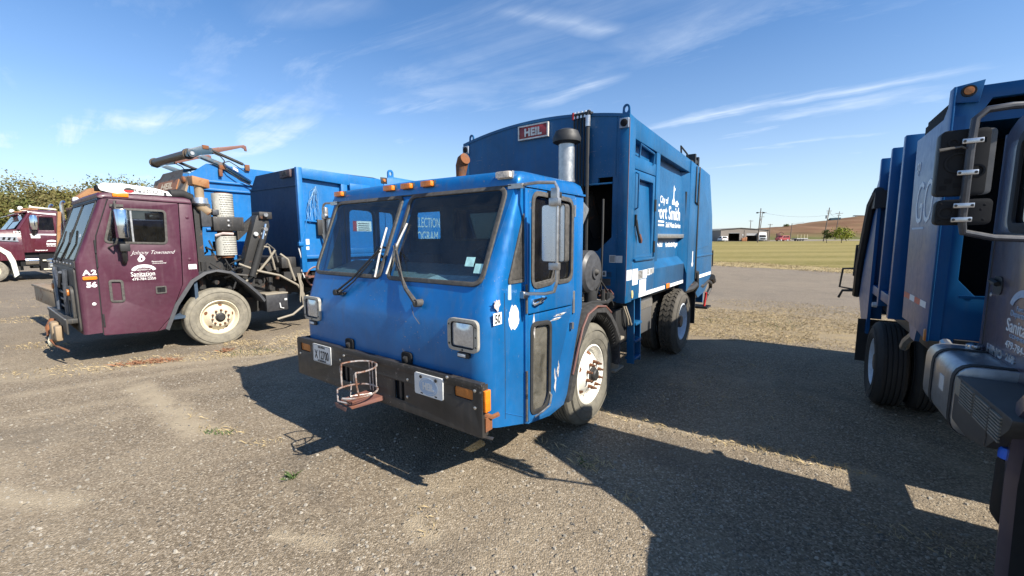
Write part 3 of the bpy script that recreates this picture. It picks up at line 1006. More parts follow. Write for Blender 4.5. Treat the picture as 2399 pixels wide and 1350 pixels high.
    one('torn_sticker', PLATEB, T, lambda q: q.prism(rpoly([(0.31, 1.475), (0.352, 1.47), (0.35, 1.585), (0.315, 1.58)], 0.01, 2), MX, hw + 0.0005, hw + 0.002))
    for (yc, zc, w, h, sd) in ((0.625, 1.24, 0.035, 0.10, 5), (0.98, 0.70, 0.085, 0.12, 8), (1.02, 0.78, 0.03, 0.09, 9), (1.03, 1.26, 0.07, 0.012, 2), (0.96, 1.235, 0.05, 0.012, 4)):
        rs = random.Random(sd)
        for k in range(5):
            y0 = yc + (rs.random() - 0.5) * w
            z0 = zc + (rs.random() - 0.5) * h
            sw, sh = (0.006 + 0.012 * rs.random()), (0.02 + 0.05 * rs.random())
            if h < 0.02:
                sw, sh = 0.05 + 0.05 * rs.random(), 0.006
            pts = [(y0 + sw * (rs.random() - 0.5), z0 + sh), (y0 - sw, z0), (y0 + sw * 0.4, z0 - sh), (y0 + sw, z0 + sh * 0.2)]
            one('paint_scrape', plain('bare primer', (0.52, 0.50, 0.48), 0.7, 0, 0.3, 50) if k == 0 and sd == 5 else bpy.data.materials['bare primer'], T, lambda q: q.prism(pts, MX, hw + 0.0125, hw + 0.0135))
    # ---- right mirror
    def mirror(sx):
        X = lambda v: sx * v
        b = MB()
        b.tube([(X(1.19), 0.47, 2.295), (X(1.36), 0.46, 2.30), (X(1.47), 0.50, 2.295), (X(1.495), 0.50, 2.25), (X(1.492), 0.50, 1.60), (X(1.47), 0.50, 1.535), (X(1.40), 0.49, 1.515), (X(1.17), 0.47, 1.50)], 0.0125, 8)
        b.box(min(X(1.11), X(1.235)), max(X(1.11), X(1.235)), 0.44, 0.475, 2.270, 2.305)
        b.box(min(X(1.19), X(1.235)), max(X(1.19), X(1.235)), 0.46, 0.50, 1.470, 1.52)
        arm = b.build('mirror_arm', STEEL, T)
        b = MB()
        x0, x1 = sorted((X(1.345), X(1.545)))
        hd = one('mirror', GASKET, T, lambda q: q.plate(rrect(x0, x1, 1.742, 2.150, 0.025), [rrect(x0 + 0.008, x1 - 0.008, 1.750, 2.142, 0.02)], MY, 0.520, 0.580), 0.006)
        xm = 1.455 if sx > 0 else -1.44
        one('mirror_back', plain('brushed mirror back', (0.62, 0.66, 0.70), 0.3, 0.9, 0.08, 90), hd, lambda q: q.prism([(x0 + 0.006, 0.566), (x0 + 0.006, 0.522), ((x0 + x1) / 2 - 0.0 * sx, 0.512), (x1 - 0.006, 0.548), (x1 - 0.006, 0.566)] if sx > 0 else [(x0 + 0.006, 0.566), (x0 + 0.006, 0.548), ((x0 + x1) / 2, 0.512), (x1 - 0.006, 0.522), (x1 - 0.006, 0.566)], MZ, 1.748, 2.144))
        one('mirror_glass', MIRROR, hd, lambda q: q.box(x0 + 0.006, x1 - 0.006, 0.570, 0.574, 1.748, 2.144))
        one('clamp', STEEL, hd, lambda q: (q.box(min(X(1.43), X(1.51)), max(X(1.43), X(1.51)), 0.485, 0.522, 1.690, 1.740), q.box(min(X(1.43), X(1.51)), max(X(1.43), X(1.51)), 0.485, 0.522, 2.135, 2.19), q.box(min(X(1.44), X(1.49)), max(X(1.44), X(1.49)), 0.495, 0.53, 2.15, 2.26)), 0.004)
        return hd
    mirror(1)
    mirror(-1)
    one('mirror_motor', BLACKL, T, lambda q: q.box(1.20, 1.26, 0.82, 0.98, 2.235, 2.285), 0.01)
    # ---- interior
    b = MB()
    b.box(-1.16, 1.16, 0.2, 1.45, 0.60, 0.66)
    b.box(-1.17, 1.17, 1.40, 1.45, 0.66, 2.29) if False else None
    b.plate(rect(-1.17, 1.17, 0.66, 2.295), [rrect(-1.05, -0.585, 1.90, 2.24, 0.05), rrect(-0.385, 0.30, 1.90, 2.24, 0.05), rrect(0.5, 1.05, 1.9, 2.24, 0.05)], MY, 1.42, 1.47)
    b.box(-1.17, 1.17, 0.50, 1.45, 2.28, 2.293)
    b.build('cab_lining', INTER, T)
    for (x0, x1) in ((-1.05, -0.585), (-0.385, 0.30), (0.5, 1.05)):
        g = one('rear_window', TINT if x0 > -1 else CLEAR, T, lambda q: q.box(x0 - 0.005, x1 + 0.005, 1.44, 1.446, 1.895, 2.245), smooth=False)
        one('gasket', GASKET, g, lambda q: q.ring(rrect(x0 - 0.015, x1 + 0.015, 1.885, 2.255, 0.05), 0.028, MY, 1.410, 1.424))
    one('dashboard', DASH, T, lambda q: (q.prism([(0.185, 1.53), (0.26, 1.575), (0.62, 1.69), (0.72, 1.66), (0.72, 1.2), (0.185, 1.1)], MX, -1.12, 1.12),), 0.01)
    one('papers', PAPER, T, lambda q: (q.add([(0.38, 0.262, 1.5795), (0.97, 0.262, 1.5795), (0.94, 0.40, 1.6225), (0.42, 0.38, 1.6165)], [(0, 1, 2, 3)]),))
    for x, zz in ((0.93, 1.70), (1.03, 1.655)):
        one('inspection_sticker', plain('pale sticker', (0.35, 0.62, 0.62), 0.7) if x < 1 else bpy.data.materials['pale sticker'], T, lambda q: q.plate(rect(x - 0.042, x + 0.042, (zz - 1.57) / 0.92 + 0.01, (zz - 1.57) / 0.92 + 0.082), [], WSM, 0.0065, 0.0075))
    for x in (-0.72, 0.72):
        st = one('seat', INTER, T, lambda q: (q.box(x - 0.25, x + 0.25, 0.75, 1.2, 0.95, 1.15), q.box(x - 0.24, x + 0.24, 1.18, 1.32, 1.1, 1.75)), 0.04)
        one('steering_wheel', BLACKL, T, lambda q: (q.tube([(x + 0.2 * math.cos(a), 0.80 + 0.14 * math.sin(a), 1.74 - 0.09 * math.sin(a)) for a in [2 * math.pi * k / 20 for k in range(20)]], 0.014, 6, True), q.cyl((x, 0.80, 1.73), (x, 0.66, 1.55), 0.03)))
    one('engine_cover', INTER, T, lambda q: q.box(-0.38, 0.38, 0.55, 1.42, 0.66, 1.32), 0.05)
    # ---- stack, horn, air cleaner and the deck behind the cab
    st = one('air_intake_stack', STEEL, T, lambda q: (q.cyl((0.757, 1.95, 1.30), (0.757, 1.95, 2.93), 0.085, n=24), q.cyl((0.757, 1.95, 2.50), (0.757, 1.95, 2.525), 0.092, n=24)))
    one('rain_cap', BLACKL, st, lambda q: q.lathe([(0.10, 2.89), (0.145, 2.91), (0.150, 2.95), (0.135, 2.985), (0.12, 3.02), (0.06, 3.045), (0.0, 3.05)], (0.757, 1.95, 0), 'z', 24))
    ex = one('exhaust_stack', RUST, T, lambda q: q.tube([(-0.76, 1.95, 1.2), (-0.76, 1.95, 2.70), (-0.745, 1.95, 2.82), (-0.71, 1.94, 2.89), (-0.66, 1.93, 2.905)], [0.06, 0.06, 0.075, 0.075, 0.07], 16))
    one('antenna_stub', BLACKL, T, lambda q: q.cyl((0.0, 1.2, 2.42), (0.0, 1.2, 2.50), 0.02, n=10))
    ac = MB()
    ac.lathe([(0.0, 0.30), (0.07, 0.30), (0.075, 0.285), (0.195, 0.27), (0.225, 0.24), (0.225, 0.10), (0.235, 0.09), (0.235, 0.06), (0.22, 0.05), (0.22, -0.30), (0.0, -0.30)], (0.82, 1.95, 1.56), 'x', 32)
    a = ac.build('air_cleaner', plain('charcoal air cleaner', (0.055, 0.056, 0.060), 0.5), T)
    one('clamp_band', STEEL, a, lambda q: q.lathe([(0.2365, 0.065), (0.240, 0.065), (0.240, 0.085), (0.2365, 0.085)], (0.82, 1.95, 1.56), 'x', 32, closed=True))
    one('wing_nut', GASKET, a, lambda q: q.lathe([(0.035, 0.30), (0.03, 0.315), (0.015, 0.33), (0, 0.33)], (0.82, 1.95, 1.56), 'x', 10))
    one('intake_elbow', RUBBER, T, lambda q: q.tube([(1.06, 1.95, 1.36), (1.06, 1.95, 1.22), (1.0, 1.95, 1.10), (0.8, 1.95, 1.02)], [0.06, 0.07, 0.07, 0.07], 12))
    b = MB()
    b.box(-1.1, 1.12, 1.50, 2.30, 1.19, 1.235)
    b.box(0.4, 1.12, 1.49, 1.51, 1.10, 1.24)
    b.box(-0.9, 0.7, 1.5, 2.45, 0.75, 1.19)
    b.build('rear_deck', rusty('dirty deck plate', (0.16, 0.155, 0.14), 0.25, 0.7), T, 0.01)
    rs = random.Random(11)
    b = MB()
    for k in range(26):
        x, y, z = 0.2 + rs.random() * 0.95, 1.55 + rs.random() * 0.9, 1.22
        h = 0.04 + 0.16 * rs.random()
        if k % 2:
            b.cyl((x, y, z), (x, y, z + h), 0.02 + 0.03 * rs.random(), n=8)
        else:
            b.box(x - 0.04, x + 0.05, y - 0.03, y + 0.05, z, z + h)
    b.build('deck_fittings', CHASSIS, T)
    b = MB()
    for k in range(9):
        x = 0.5 + 0.07 * k
        b.tube([(x, 2.0 + rs.random() * 0.2, 1.25), (x + 0.02, 2.15, 1.36 + 0.1 * rs.random()), (x + 0.04, 2.35, 1.28), (x + 0.02, 2.52, 1.12)], 0.013, 6)
    b.tube([(0.98, 2.38, 1.2), (1.03, 2.28, 1.55), (1.0, 2.36, 2.0), (0.95, 2.47, 2.35)], 0.012, 6)
    b.tube([(1.1, 1.62, 1.24), (1.15, 1.8, 1.26), (1.18, 2.1, 1.23), (1.12, 2.4, 1.25)], 0.02, 6)
    b.build('hydraulic_hose', RUBBER, T)
    one('copper_fitting', RUSTR, T, lambda q: [q.tube([(1.0 + 0.03 * k, 2.30 + 0.04 * k, 1.25), (1.04 + 0.03 * k, 2.36, 1.33), (1.09, 2.43 + 0.02 * k, 1.27)], 0.014, 6) for k in range(3)])
    # ---- front wheel arch: rubber flap fender
    arch = [(1.20, 0.43), (1.27, 0.66), (1.36, 0.90), (1.46, 1.06), (1.58, 1.17), (1.76, 1.225), (1.95, 1.20), (2.12, 1.11), (2.27, 0.97), (2.37, 0.80), (2.41, 0.62), (2.40, 0.50)]
    for sx in (1, -1):
        b = MB()
        rows = []
        for i, (y, z) in enumerate(arch):
            cy, cz = 1.80, 0.55
            dy, dz = y - cy, z - cz
            l = math.hypot(dy, dz)
            dy, dz = dy / l, dz / l
            j = 0.012 * math.sin(i * 2.3)
            rows.append([(sx * 0.70, y + dy * 0.03, z + dz * 0.03), (sx * (1.17 + j), y + dy * 0.035, z + dz * 0.035), (sx * (1.225 + j), y + dy * 0.01, z + dz * 0.01), (sx * (1.235 + j), y - dy * 0.05, z - dz * 0.05), (sx * (1.20 + j), y - dy * 0.085, z - dz * 0.085), (sx * 0.90, y - dy * 0.06, z - dz * 0.06), (sx * 0.70, y - dy * 0.01, z - dz * 0.01)])
        b.loft(rows, True)
        fl = b.build('wheel_arch_flap', plain('cracked rubber flap', (0.030, 0.029, 0.028), 0.75, 0, 0.5, 25), T, ang=50)
        one('rusty_edge', RUSTR, fl, lambda q: q.tube([(sx * (1.226 + 0.008 * math.sin(i * 1.7)), y + (y - 1.8) * 0.015, z + 0.012) for i, (y, z) in enumerate(arch[1:8])], 0.011, 6))
        b = MB()
        for i in range(46):
            t_ = i / 45 * (len(arch) - 1.001)
            k = int(t_)
            fr = t_ - k
            y = arch[k][0] * (1 - fr) + arch[k + 1][0] * fr
            z = arch[k][1] * (1 - fr) + arch[k + 1][1] * fr
            dy, dz = y - 1.8, z - 0.55
            l = math.hypot(dy, dz)
            dy, dz = dy / l, dz / l
            ln = 0.05 + 0.04 * rs.random()
            tw = 0.016
            b.add([(sx * 1.225, y - dy * 0.04 - dz * tw, z - dz * 0.04 + dy * tw), (sx * 1.225, y - dy * 0.04 + dz * tw, z - dz * 0.04 - dy * tw), (sx * 1.19, y - dy * (0.06 + ln), z - dz * (0.06 + ln))], [(0, 1, 2)])
        b.build('frayed_fringe', RUBBER, fl, smooth=False, split=False)['kind'] = 'stuff'
    # ---- wheels
    for sx in (1, -1):
        wheel(T, sx * 1.175, 1.775, 0.525, sx, 0.525, 0.305, TYREF, CREAMW, 'front')
        wheel(T, sx * 1.215, 5.14, 0.525, sx, 0.525, 0.30, TYRER, RIMBLUE, 'rear', tread=True)
        wheel(T, sx * 0.88, 5.14, 0.525, sx, 0.525, 0.30, TYRER, RIMBLUE, 'rear')
    # ---- chassis
    b = MB()
    for sx in (1, -1):
        b.box(sx * 0.43 - 0.04, sx * 0.43 + 0.04, 0.3, 6.9, 0.78, 1.05)
    for y in (0.5, 2.6, 3.4, 4.4, 5.6, 6.6):
        b.box(-0.43, 0.43, y - 0.04, y + 0.04, 0.82, 1.02)
    b.cyl((-1.0, 1.775, 0.50), (1.0, 1.775, 0.50), 0.06)
    b.cyl((-1.0, 5.14, 0.525), (1.0, 5.14, 0.525), 0.12)
    b.lathe([(0.0, -0.25), (0.2, -0.18), (0.26, 0), (0.2, 0.18), (0, 0.25)], (0, 5.14, 0.54), 'y', 16)
    b.box(-0.42, 0.42, 0.9, 2.3, 0.45, 0.85)
    b.cyl((0, 2.2, 0.72), (0, 5.0, 0.6), 0.055)
    b.box(-1.05, 1.05, 2.56, 6.6, 1.08, 1.175)
    b.box(-1.18, -0.55, 2.6, 3.6, 0.45, 1.0)
    b.build('chassis', CHASSIS, T)
    # things hung under the body on the right
    b = MB()
    b.box(0.55, 1.10, 2.56, 2.96, 0.62, 1.08)
    b.build('air_tank_box', BLACKL, T, 0.02)
    one('reservoir', HOSE, T, lambda q: (q.cyl((1.02, 2.62, 0.36), (1.02, 2.62, 0.70), 0.10, n=14), q.box(0.92, 1.14, 2.52, 2.74, 0.70, 0.735), q.box(0.9, 1.13, 2.5, 2.78, 0.33, 0.36)), 0.01)
    one('hose_loop', HOSE, T, lambda q: (q.tube([(1.15, 2.72, 1.10), (1.19, 2.76, 0.95), (1.18, 2.84, 0.86), (1.16, 2.90, 0.86)], 0.013, 6), q.tube([(1.11, 2.74, 1.11), (1.15, 2.79, 0.95), (1.14, 2.86, 0.84)], 0.013, 6)))
    b = MB()
    for y in (2.90, 3.12):
        b.add([(1.10, y - 0.012, 1.16), (1.10, y + 0.012, 1.16), (1.19, y + 0.012, 1.16), (1.19, y - 0.012, 1.16), (1.12, y - 0.012, 0.36), (1.12, y + 0.012, 0.36), (1.21, y + 0.012, 0.36), (1.21, y - 0.012, 0.36)],
              [(0, 1, 2, 3), (4, 7, 6, 5), (0, 4, 5, 1), (1, 5, 6, 2), (2, 6, 7, 3), (3, 7, 4, 0)])
    ld = b.build('ladder', BLUEB, T)
    for z in (0.40, 0.62, 0.84):
        one('rung', BLUEB, ld, lambda q: q.box(1.09, 1.22, 2.905, 3.115, z, z + 0.035), 0.006)
    one('toolbox', plain('grey diamond plate', (0.20, 0.20, 0.20), 0.4, 0.6, 0.2, 60), T, lambda q: q.box(0.60, 1.10, 3.20, 3.86, 0.62, 1.10), 0.012)
    one('toolbox_trim', STEEL, T, lambda q: q.box(1.10, 1.112, 3.22, 3.84, 0.96, 1.06))
    one('mud_flap', RUBBER, T, lambda q: [q.box(min(sx * 0.62, sx * 1.22), max(sx * 0.62, sx * 1.22), 5.92, 5.94, 0.36, 1.12) for sx in (1, -1)])
    one('inner_fender', DARK, T, lambda q: [q.box(min(sx * 0.5, sx * 1.0), max(sx * 0.5, sx * 1.0), 4.3, 6.0, 1.09, 1.12) for sx in (1, -1)])
    main_body(T)
    return T


def main_body(T):
    hb = 1.22
    YF, YR = 2.515, 5.73
    crown = lambda x: 0.135 * (1 - (x / hb) ** 2)
    ztop = lambda y: 3.245 - 0.04 * (y - YF)
    # front wall with the dark opening behind the cab
    xs = [-hb + 2 * hb * i / 24 for i in range(25)]
    outer = [(-hb, 1.18), (hb, 1.18)] + [(x, ztop(YF) + crown(x)) for x in reversed(xs)]
    hole = [(-1.02, 1.76), (0.87, 1.76), (1.04, 1.92), (1.04, 2.60), (0.86, 2.60), (0.86, 2.52), (-1.02, 2.52)]
    b = MB()
    b.plate(outer, [hole], MY, YF, YF + 0.04)
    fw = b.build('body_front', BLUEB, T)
    b = MB()
    b.box(-1.08, 1.10, YF + 0.7, YF + 0.74, 1.3, 2.8)
    b.box(-1.08, 1.10, YF + 0.05, YF + 0.74, 1.70, 1.74)
    b.box(-1.08, 1.10, YF + 0.05, YF + 0.74, 2.62, 2.66)
    b.box(1.06, 1.09, YF + 0.05, YF + 0.74, 1.70, 2.66)
    b.box(-1.09, -1.06, YF + 0.05, YF + 0.74, 1.70, 2.66)
    b.build('hopper_lining', DARK, fw)
    one('packer_cylinder', CHASSIS, fw, lambda q: [q.cyl((x, YF + 0.6, 1.95), (x, YF + 0.25, 2.45), 0.08) for x in (-0.6, 0.1, 0.6)])
    one('front_seam', BLUEB, fw, lambda q: (q.box(1.072, 1.078, YF - 0.006, YF, 2.60, 3.25), q.box(-1.05, 1.04, YF - 0.012, YF, 2.52, 2.54), q.box(1.11, 1.22, YF - 0.008, YF + 0.001, 1.18, 3.10)), 0.002)
    # roof
    b = MB()
    rows = []
    for i in range(9):
        y = YF + (YR - 0.5 - YF) * i / 8
        rows.append([(x, y, ztop(y) + crown(x)) for x in xs])
    b.loft(rows)
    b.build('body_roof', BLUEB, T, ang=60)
    one('roof_lip', BLUEB, T, lambda q: q.loft([[(x, YF - 0.01, ztop(YF) + crown(x) - 0.03) for x in xs], [(x, YF - 0.012, ztop(YF) + crown(x) + 0.004) for x in xs], [(x, YF + 0.05, ztop(YF) + crown(x) + 0.006) for x in xs]]))
    # badge
    bd = one('badge', REDP, T, lambda q: q.prism(rect(-0.225, 0.192, 3.168, 3.312), MY, YF - 0.035, YF - 0.004), 0.006)
    one('badge_frame', BADGEW, bd, lambda q: q.ring(rect(-0.240, 0.207, 3.153, 3.327), 0.016, MY, YF - 0.045, YF - 0.003))
    text('lettering', 'HEIL', 0.125, (-0.016, YF - 0.0392, 3.196), (1, 0, 0), (0, 0, 1), BADGEW, bd, xs=0.98, bold=0.006, spacing=1.08, ext=0.004)
    # hydraulic lines up the front, with bright fittings
    b = MB()
    for k in range(5):
        x = 0.56 + 0.042 * k
        b.tube([(x, YF - 0.03, 2.0), (x, YF - 0.03, 3.30), (x, YF + 0.10, 3.37 + 0.0 * k)], 0.012, 6)
    b.tube([(0.745, YF - 0.05, 1.25), (0.745, YF - 0.05, 3.2), (0.745, YF - 0.03, 3.36)], 0.021, 8)
    b.box(0.535, 0.775, YF - 0.05, YF + 0.02, 3.32, 3.345)
    b.build('hydraulic_pipes', BLACKL, T)
    one('pipe_fitting', ALU, T, lambda q: [q.cyl((0.56 + 0.046 * k, YF - 0.03, 3.29), (0.56 + 0.046 * k, YF - 0.03, 3.365), 0.017, n=8) for k in range(5)] + [q.cyl((0.745, YF - 0.05, 3.18), (0.745, YF - 0.05, 3.30), 0.028, n=10)])
    one('fitting_cap', REDB, T, lambda q: [q.box(0.542, 0.562, YF - 0.055, YF - 0.03, 3.28, 3.36)])
    for x in (-1.10, 1.165):
        one('lifting_lug', BLUEB, T, lambda q: q.plate([(x - 0.05, ztop(YF) - 0.05), (x + 0.05, ztop(YF) - 0.05)] + [(x + 0.04 * math.cos(a), 3.325 + 0.045 * math.sin(a)) for a in [math.pi * k / 10 for k in range(11)]],
                                                        [[(x + 0.022 * math.cos(a), 3.315 + 0.034 * math.sin(a)) for a in [2 * math.pi * k / 14 for k in range(14)]]], MY, YF + 0.03, YF + 0.05))
    for x0 in (1.112, -1.218):
        lb = one('lamp_housing', plain('worn grey blue housing', (0.24, 0.29, 0.36), 0.5), T, lambda q: q.box(x0, x0 + 0.106, YF - 0.03, YF + 0.004, 3.105, 3.210), 0.006)
        one('lamp', DARK, lb, lambda q: q.lathe([(0.040, 0.0), (0.040, 0.008), (0.03, 0.012), (0, 0.012)], (x0 + 0.055, YF - 0.030, 3.158), 'y', 18, -1))
    one('warning_decal', PLATEW, fw, lambda q: (q.box(1.02, 1.096, YF - 0.0025, YF - 0.0005, 1.63, 1.715), q.box(1.102, 1.178, YF - 0.0095, YF - 0.0082, 1.63, 1.71)))
    one('decal_print', GASKET, fw, lambda q: [q.box(1.028, 1.086, YF - 0.0038, YF - 0.0026, 1.64 + 0.012 * k, 1.646 + 0.012 * k) for k in range(6)])
    one('warning_decal', PLATEW, fw, lambda q: q.box(0.93, 0.985, YF - 0.0025, YF - 0.0005, 1.465, 1.53))
    one('decal_print', BLACKL, fw, lambda q: [q.box(0.95, 0.965, YF - 0.004, YF - 0.0026, 1.48, 1.52), q.box(0.94, 0.975, YF - 0.004, YF - 0.0026, 1.49, 1.498)] + [q.box(0.992, 1.05, YF - 0.0025, YF - 0.0005, 1.47 + 0.014 * k, 1.475 + 0.014 * k) for k in range(4)])
    one('warning_decal', GASKET, fw, lambda q: q.box(0.90, 1.04, YF - 0.0025, YF - 0.0005, 1.36, 1.44))
    # ---- side walls
    for sx in (1, -1):
        X = lambda a: sx * a
        bx = lambda q, x0, x1, y0, y1, z0, z1: q.box(min(X(x0), X(x1)), max(X(x0), X(x1)), y0, y1, z0, z1)
        b = MB()
        b.plate([(YF + 0.04, 1.18), (YR, 1.18), (YR, ztop(YR)), (YF + 0.04, ztop(YF))], [], MX, X(1.10), X(1.12))
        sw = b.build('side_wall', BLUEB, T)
        b = MB()
        b.plate([(YF - 0.006, 1.165), (2.705, 1.165), (2.705, ztop(2.7)), (YF - 0.006, ztop(YF) + 0.012)], [], MX, X(1.112), X(1.224))
        b.build('front_post', BLUEB, sw, 0.006)
        one('rusty_edge', RUSTR, sw, lambda q: q.tube([(sx * 1.2235, YF - 0.004, z) for z in (1.25, 1.7, 2.2, 2.9, 3.2)], [0.002, 0.004, 0.003, 0.005, 0.003], 5))
        b = MB()
        b.plate([(2.707, 3.02), (5.17, 2.945), (5.17, ztop(5.17) + 0.004), (2.707, ztop(2.7) + 0.004)], [], MX, X(1.115), X(1.222))
        b.build('top_rail', BLUEB, sw, 0.010)
        b = MB()
        b.box(*sorted((X(1.115), X(1.219))), 3.495, 3.635, 1.60, 3.0)
        b.build('column', BLUEB, sw, 0.006)
        b = MB()
        bx(b, 1.115, 1.222, 2.707, 3.52, 1.178, 1.635)
        bx(b, 1.115, 1.210, 2.707, 3.495, 2.70, 2.845)
        b.build('lower_panel', BLUEB, sw, 0.006)
        b = MB()
        b.prism([(3.521, 0), (3.521, 0)], MX, 0, 0) if False else None
        pf = [(1.115, 1.178), (1.220, 1.178), (1.220, 1.50), (1.124, 1.615), (1.115, 1.615)]
        vs = [(X(p[0]), 3.521, p[1]) for p in pf] + [(X(p[0]), 5.02, p[1]) for p in pf[:3]] + [(X(pf[3][0]), 5.17, pf[3][1]), (X(pf[4][0]), 5.17, pf[4][1])]
        b.add(vs, [(0, 1, 2, 3, 4), (9, 8, 7, 6, 5), (0, 5, 6, 1), (1, 6, 7, 2), (2, 7, 8, 3), (3, 8, 9, 4), (4, 9, 5, 0)])
        b.add([(X(1.115), 5.02, 1.178), (X(1.22), 5.02, 1.178), (X(1.22), 5.02, 1.50), (X(1.124), 5.17, 1.615), (X(1.124), 5.17, 1.178), (X(1.115), 5.17, 1.178)], [(1, 2, 3, 4)])
        b.build('sloped_sill', BLUEB, sw, 0.004)
        # corner web towards the rear post
        b = MB()
        b.add([(X(1.121), 5.0, 1.62), (X(1.121), 5.0, 2.94), (X(1.232), 5.185, 2.94), (X(1.232), 5.185, 1.30), (X(1.22), 5.03, 1.48)], [(0, 1, 2, 3, 4)])
        b.build('corner_web', BLUEB, sw)
        b = MB()
        b.plate([(5.17, 1.02), (5.70, 1.16), (5.72, 3.10), (5.17, 3.13)], [], MX, X(1.115), X(1.238))
        b.build('rear_post', BLUEB, sw, 0.010)
        # access door with recessed panel
        b = MB()
        b.plate(rect(2.722, 3.472, 1.645, 2.690), [rpoly([(2.865, 1.70), (3.40, 1.70), (3.40, 2.60), (2.865, 2.60)], 0.02, 2)], MX, X(1.135), X(1.212))
        d = b.build('access_door', BLUEB, T, 0.006)
        one('door_panel', BLUEB, d, lambda q: q.add([(X(1.205), 2.86, 1.69), (X(1.205), 3.41, 1.69), (X(1.150), 3.41, 2.61), (X(1.150), 2.86, 2.61)], [(0, 1, 2, 3)]))
        one('grab_rail', BLUEB, d, lambda q: q.tube([(X(1.213), 2.765, 2.66), (X(1.25), 2.765, 2.64), (X(1.25), 2.765, 2.26), (X(1.213), 2.765, 2.24)], 0.010, 6))
        one('latch', BLACKL, d, lambda q: (bx(q, 1.212, 1.235, 2.76, 2.79, 2.05, 2.18), q.tube([(X(1.23), 2.775, 2.12), (X(1.24), 2.80, 2.0), (X(1.245), 2.86, 1.90)], 0.016, 6)))
        one('latch_handle', RUSTR, d, lambda q: q.tube([(X(1.245), 2.845, 1.95), (X(1.25), 2.88, 1.88), (X(1.25), 2.885, 1.85)], [0.02, 0.026, 0.018], 8))
        one('hinge', BLACKL, d, lambda q: [q.cyl((X(1.222), 3.475, z), (X(1.222), 3.475, z + 0.15), 0.016, n=8) for z in (1.72, 2.25)])
        one('door_ledge', BLUEB, d, lambda q: bx(q, 1.212, 1.245, 2.75, 3.45, 1.635, 1.665), 0.006)
        one('grab_loop', BLUEB, T, lambda q: q.tube([(X(1.215), 2.86, 2.845), (X(1.225), 2.86, 2.99), (X(1.225), 3.36, 2.955), (X(1.215), 3.36, 2.82)], 0.012, 6))
        # sign holder and sign
        sp = one('sign_panel', BLUEB, T, lambda q: q.plate([(3.64, 1.955), (5.10, 1.955), (5.10, 2.60), (4.85, 2.86), (3.64, 2.86)], [], MX, X(1.150), X(1.160)))
        one('sign_rail', STEEL, sp, lambda q: (bx(q, 1.16, 1.20, 3.60, 5.14, 1.905, 1.965)), 0.003)
        one('sign_rail', BLACKL, sp, lambda q: (bx(q, 1.16, 1.205, 3.600, 3.63, 1.966, 2.63), bx(q, 1.16, 1.205, 5.075, 5.135, 1.966, 2.64)), 0.003)
        one('strip_edge', STEEL, sp, lambda q: bx(q, 1.16, 1.208, 5.136, 5.146, 1.966, 2.64))
        xs_ = X(1.1606)
        rt = (0, sx, 0)
        up = (0, 0, 1)
        cy = lambda y: y if sx > 0 else 8.74 - y
        text('lettering', 'City of', 0.135, (xs_, cy(4.055), 2.395), rt, up, LETTER, sp, xs=1.0, bold=0.002)
        text('lettering', 'Fort Smith', 0.275, (xs_, cy(4.32), 2.180), rt, up, LETTER, sp, xs=1.0, bold=0.004)
        text('lettering', 'Solid Waste Services', 0.105, (xs_, cy(4.56), 2.062), rt, up, LETTER, sp, xs=0.88, bold=0.002)
        fl = lambda y0, y1: sorted((cy(y0), cy(y1)))
        b = MB()
        for z in (2.074, 2.124):
            y0, y1 = fl(3.67, 4.08)
            b.box(*sorted((xs_, X(1.162))), y0, y1, z, z + 0.026)
        # belfry and flag
        pt = lambda l: [(cy(y), z) for y, z in l]
        for poly in ([(4.44, 2.40), (4.44, 2.44), (4.50, 2.50), (4.505, 2.66), (4.52, 2.69), (4.535, 2.66), (4.54, 2.50), (4.60, 2.44), (4.60, 2.40)],
                     [(4.54, 2.64), (4.585, 2.655), (4.585, 2.615), (4.54, 2.60)],
                     [(4.62, 2.405), (4.62, 2.43), (4.70, 2.475), (4.80, 2.43), (4.80, 2.405), (4.70, 2.44)],
                     [(4.63, 2.38), (4.63, 2.40), (4.70, 2.435), (4.76, 2.40), (4.76, 2.38)]):
            b.prism(pt(poly), MX, xs_, X(1.162))
        b.build('town_logo', LETTER, sp)
        text('lettering', '479-784-2262', 0.105, (X(1.1206), cy(3.93), 1.785), rt, up, LETTER, sw, xs=0.82, bold=0.003, shear=0.15)
        text('lettering', 'FortSmithAR.gov', 0.105, (X(1.1206), cy(4.64), 1.775), rt, up, LETTER, sw, xs=0.88, bold=0.003, shear=0.15)
        # decals, tape and markers
        bxx = lambda q, y0, y1, z0, z1, o=0.0005: bx(q, 1.222 + o, 1.2245 + o, y0, y1, z0, z1)
        one('warning_decal', WHITE, sw, lambda q: (bx(q, 1.2243, 1.2255, 2.53, 2.685, 1.425, 1.545),))
        one('warning_decal', WHITE, sw, lambda q: (bxx(q, 2.715, 2.895, 1.355, 1.545), bxx(q, 2.957, 3.20, 1.24, 1.40), bxx(q, 3.076, 3.225, 1.41, 1.515)))
        one('warning_decal', PLATEW, sw, lambda q: (bxx(q, 2.905, 3.065, 1.41, 1.515), bxx(q, 3.24, 3.34, 1.435, 1.52), bxx(q, 3.35, 3.42, 1.44, 1.52), bxx(q, 3.43, 3.50, 1.45, 1.52)))
        one('decal_print', GASKET, sw, lambda q: [bxx(q, 2.915, 3.055, 1.42 + 0.016 * k, 1.430 + 0.016 * k, 0.003) for k in range(6)] + [bxx(q, y, y + 0.05, 1.455 + 0.016 * k, 1.462 + 0.016 * k, 0.003) for k in range(4) for y in (3.255, 3.36, 3.44)])
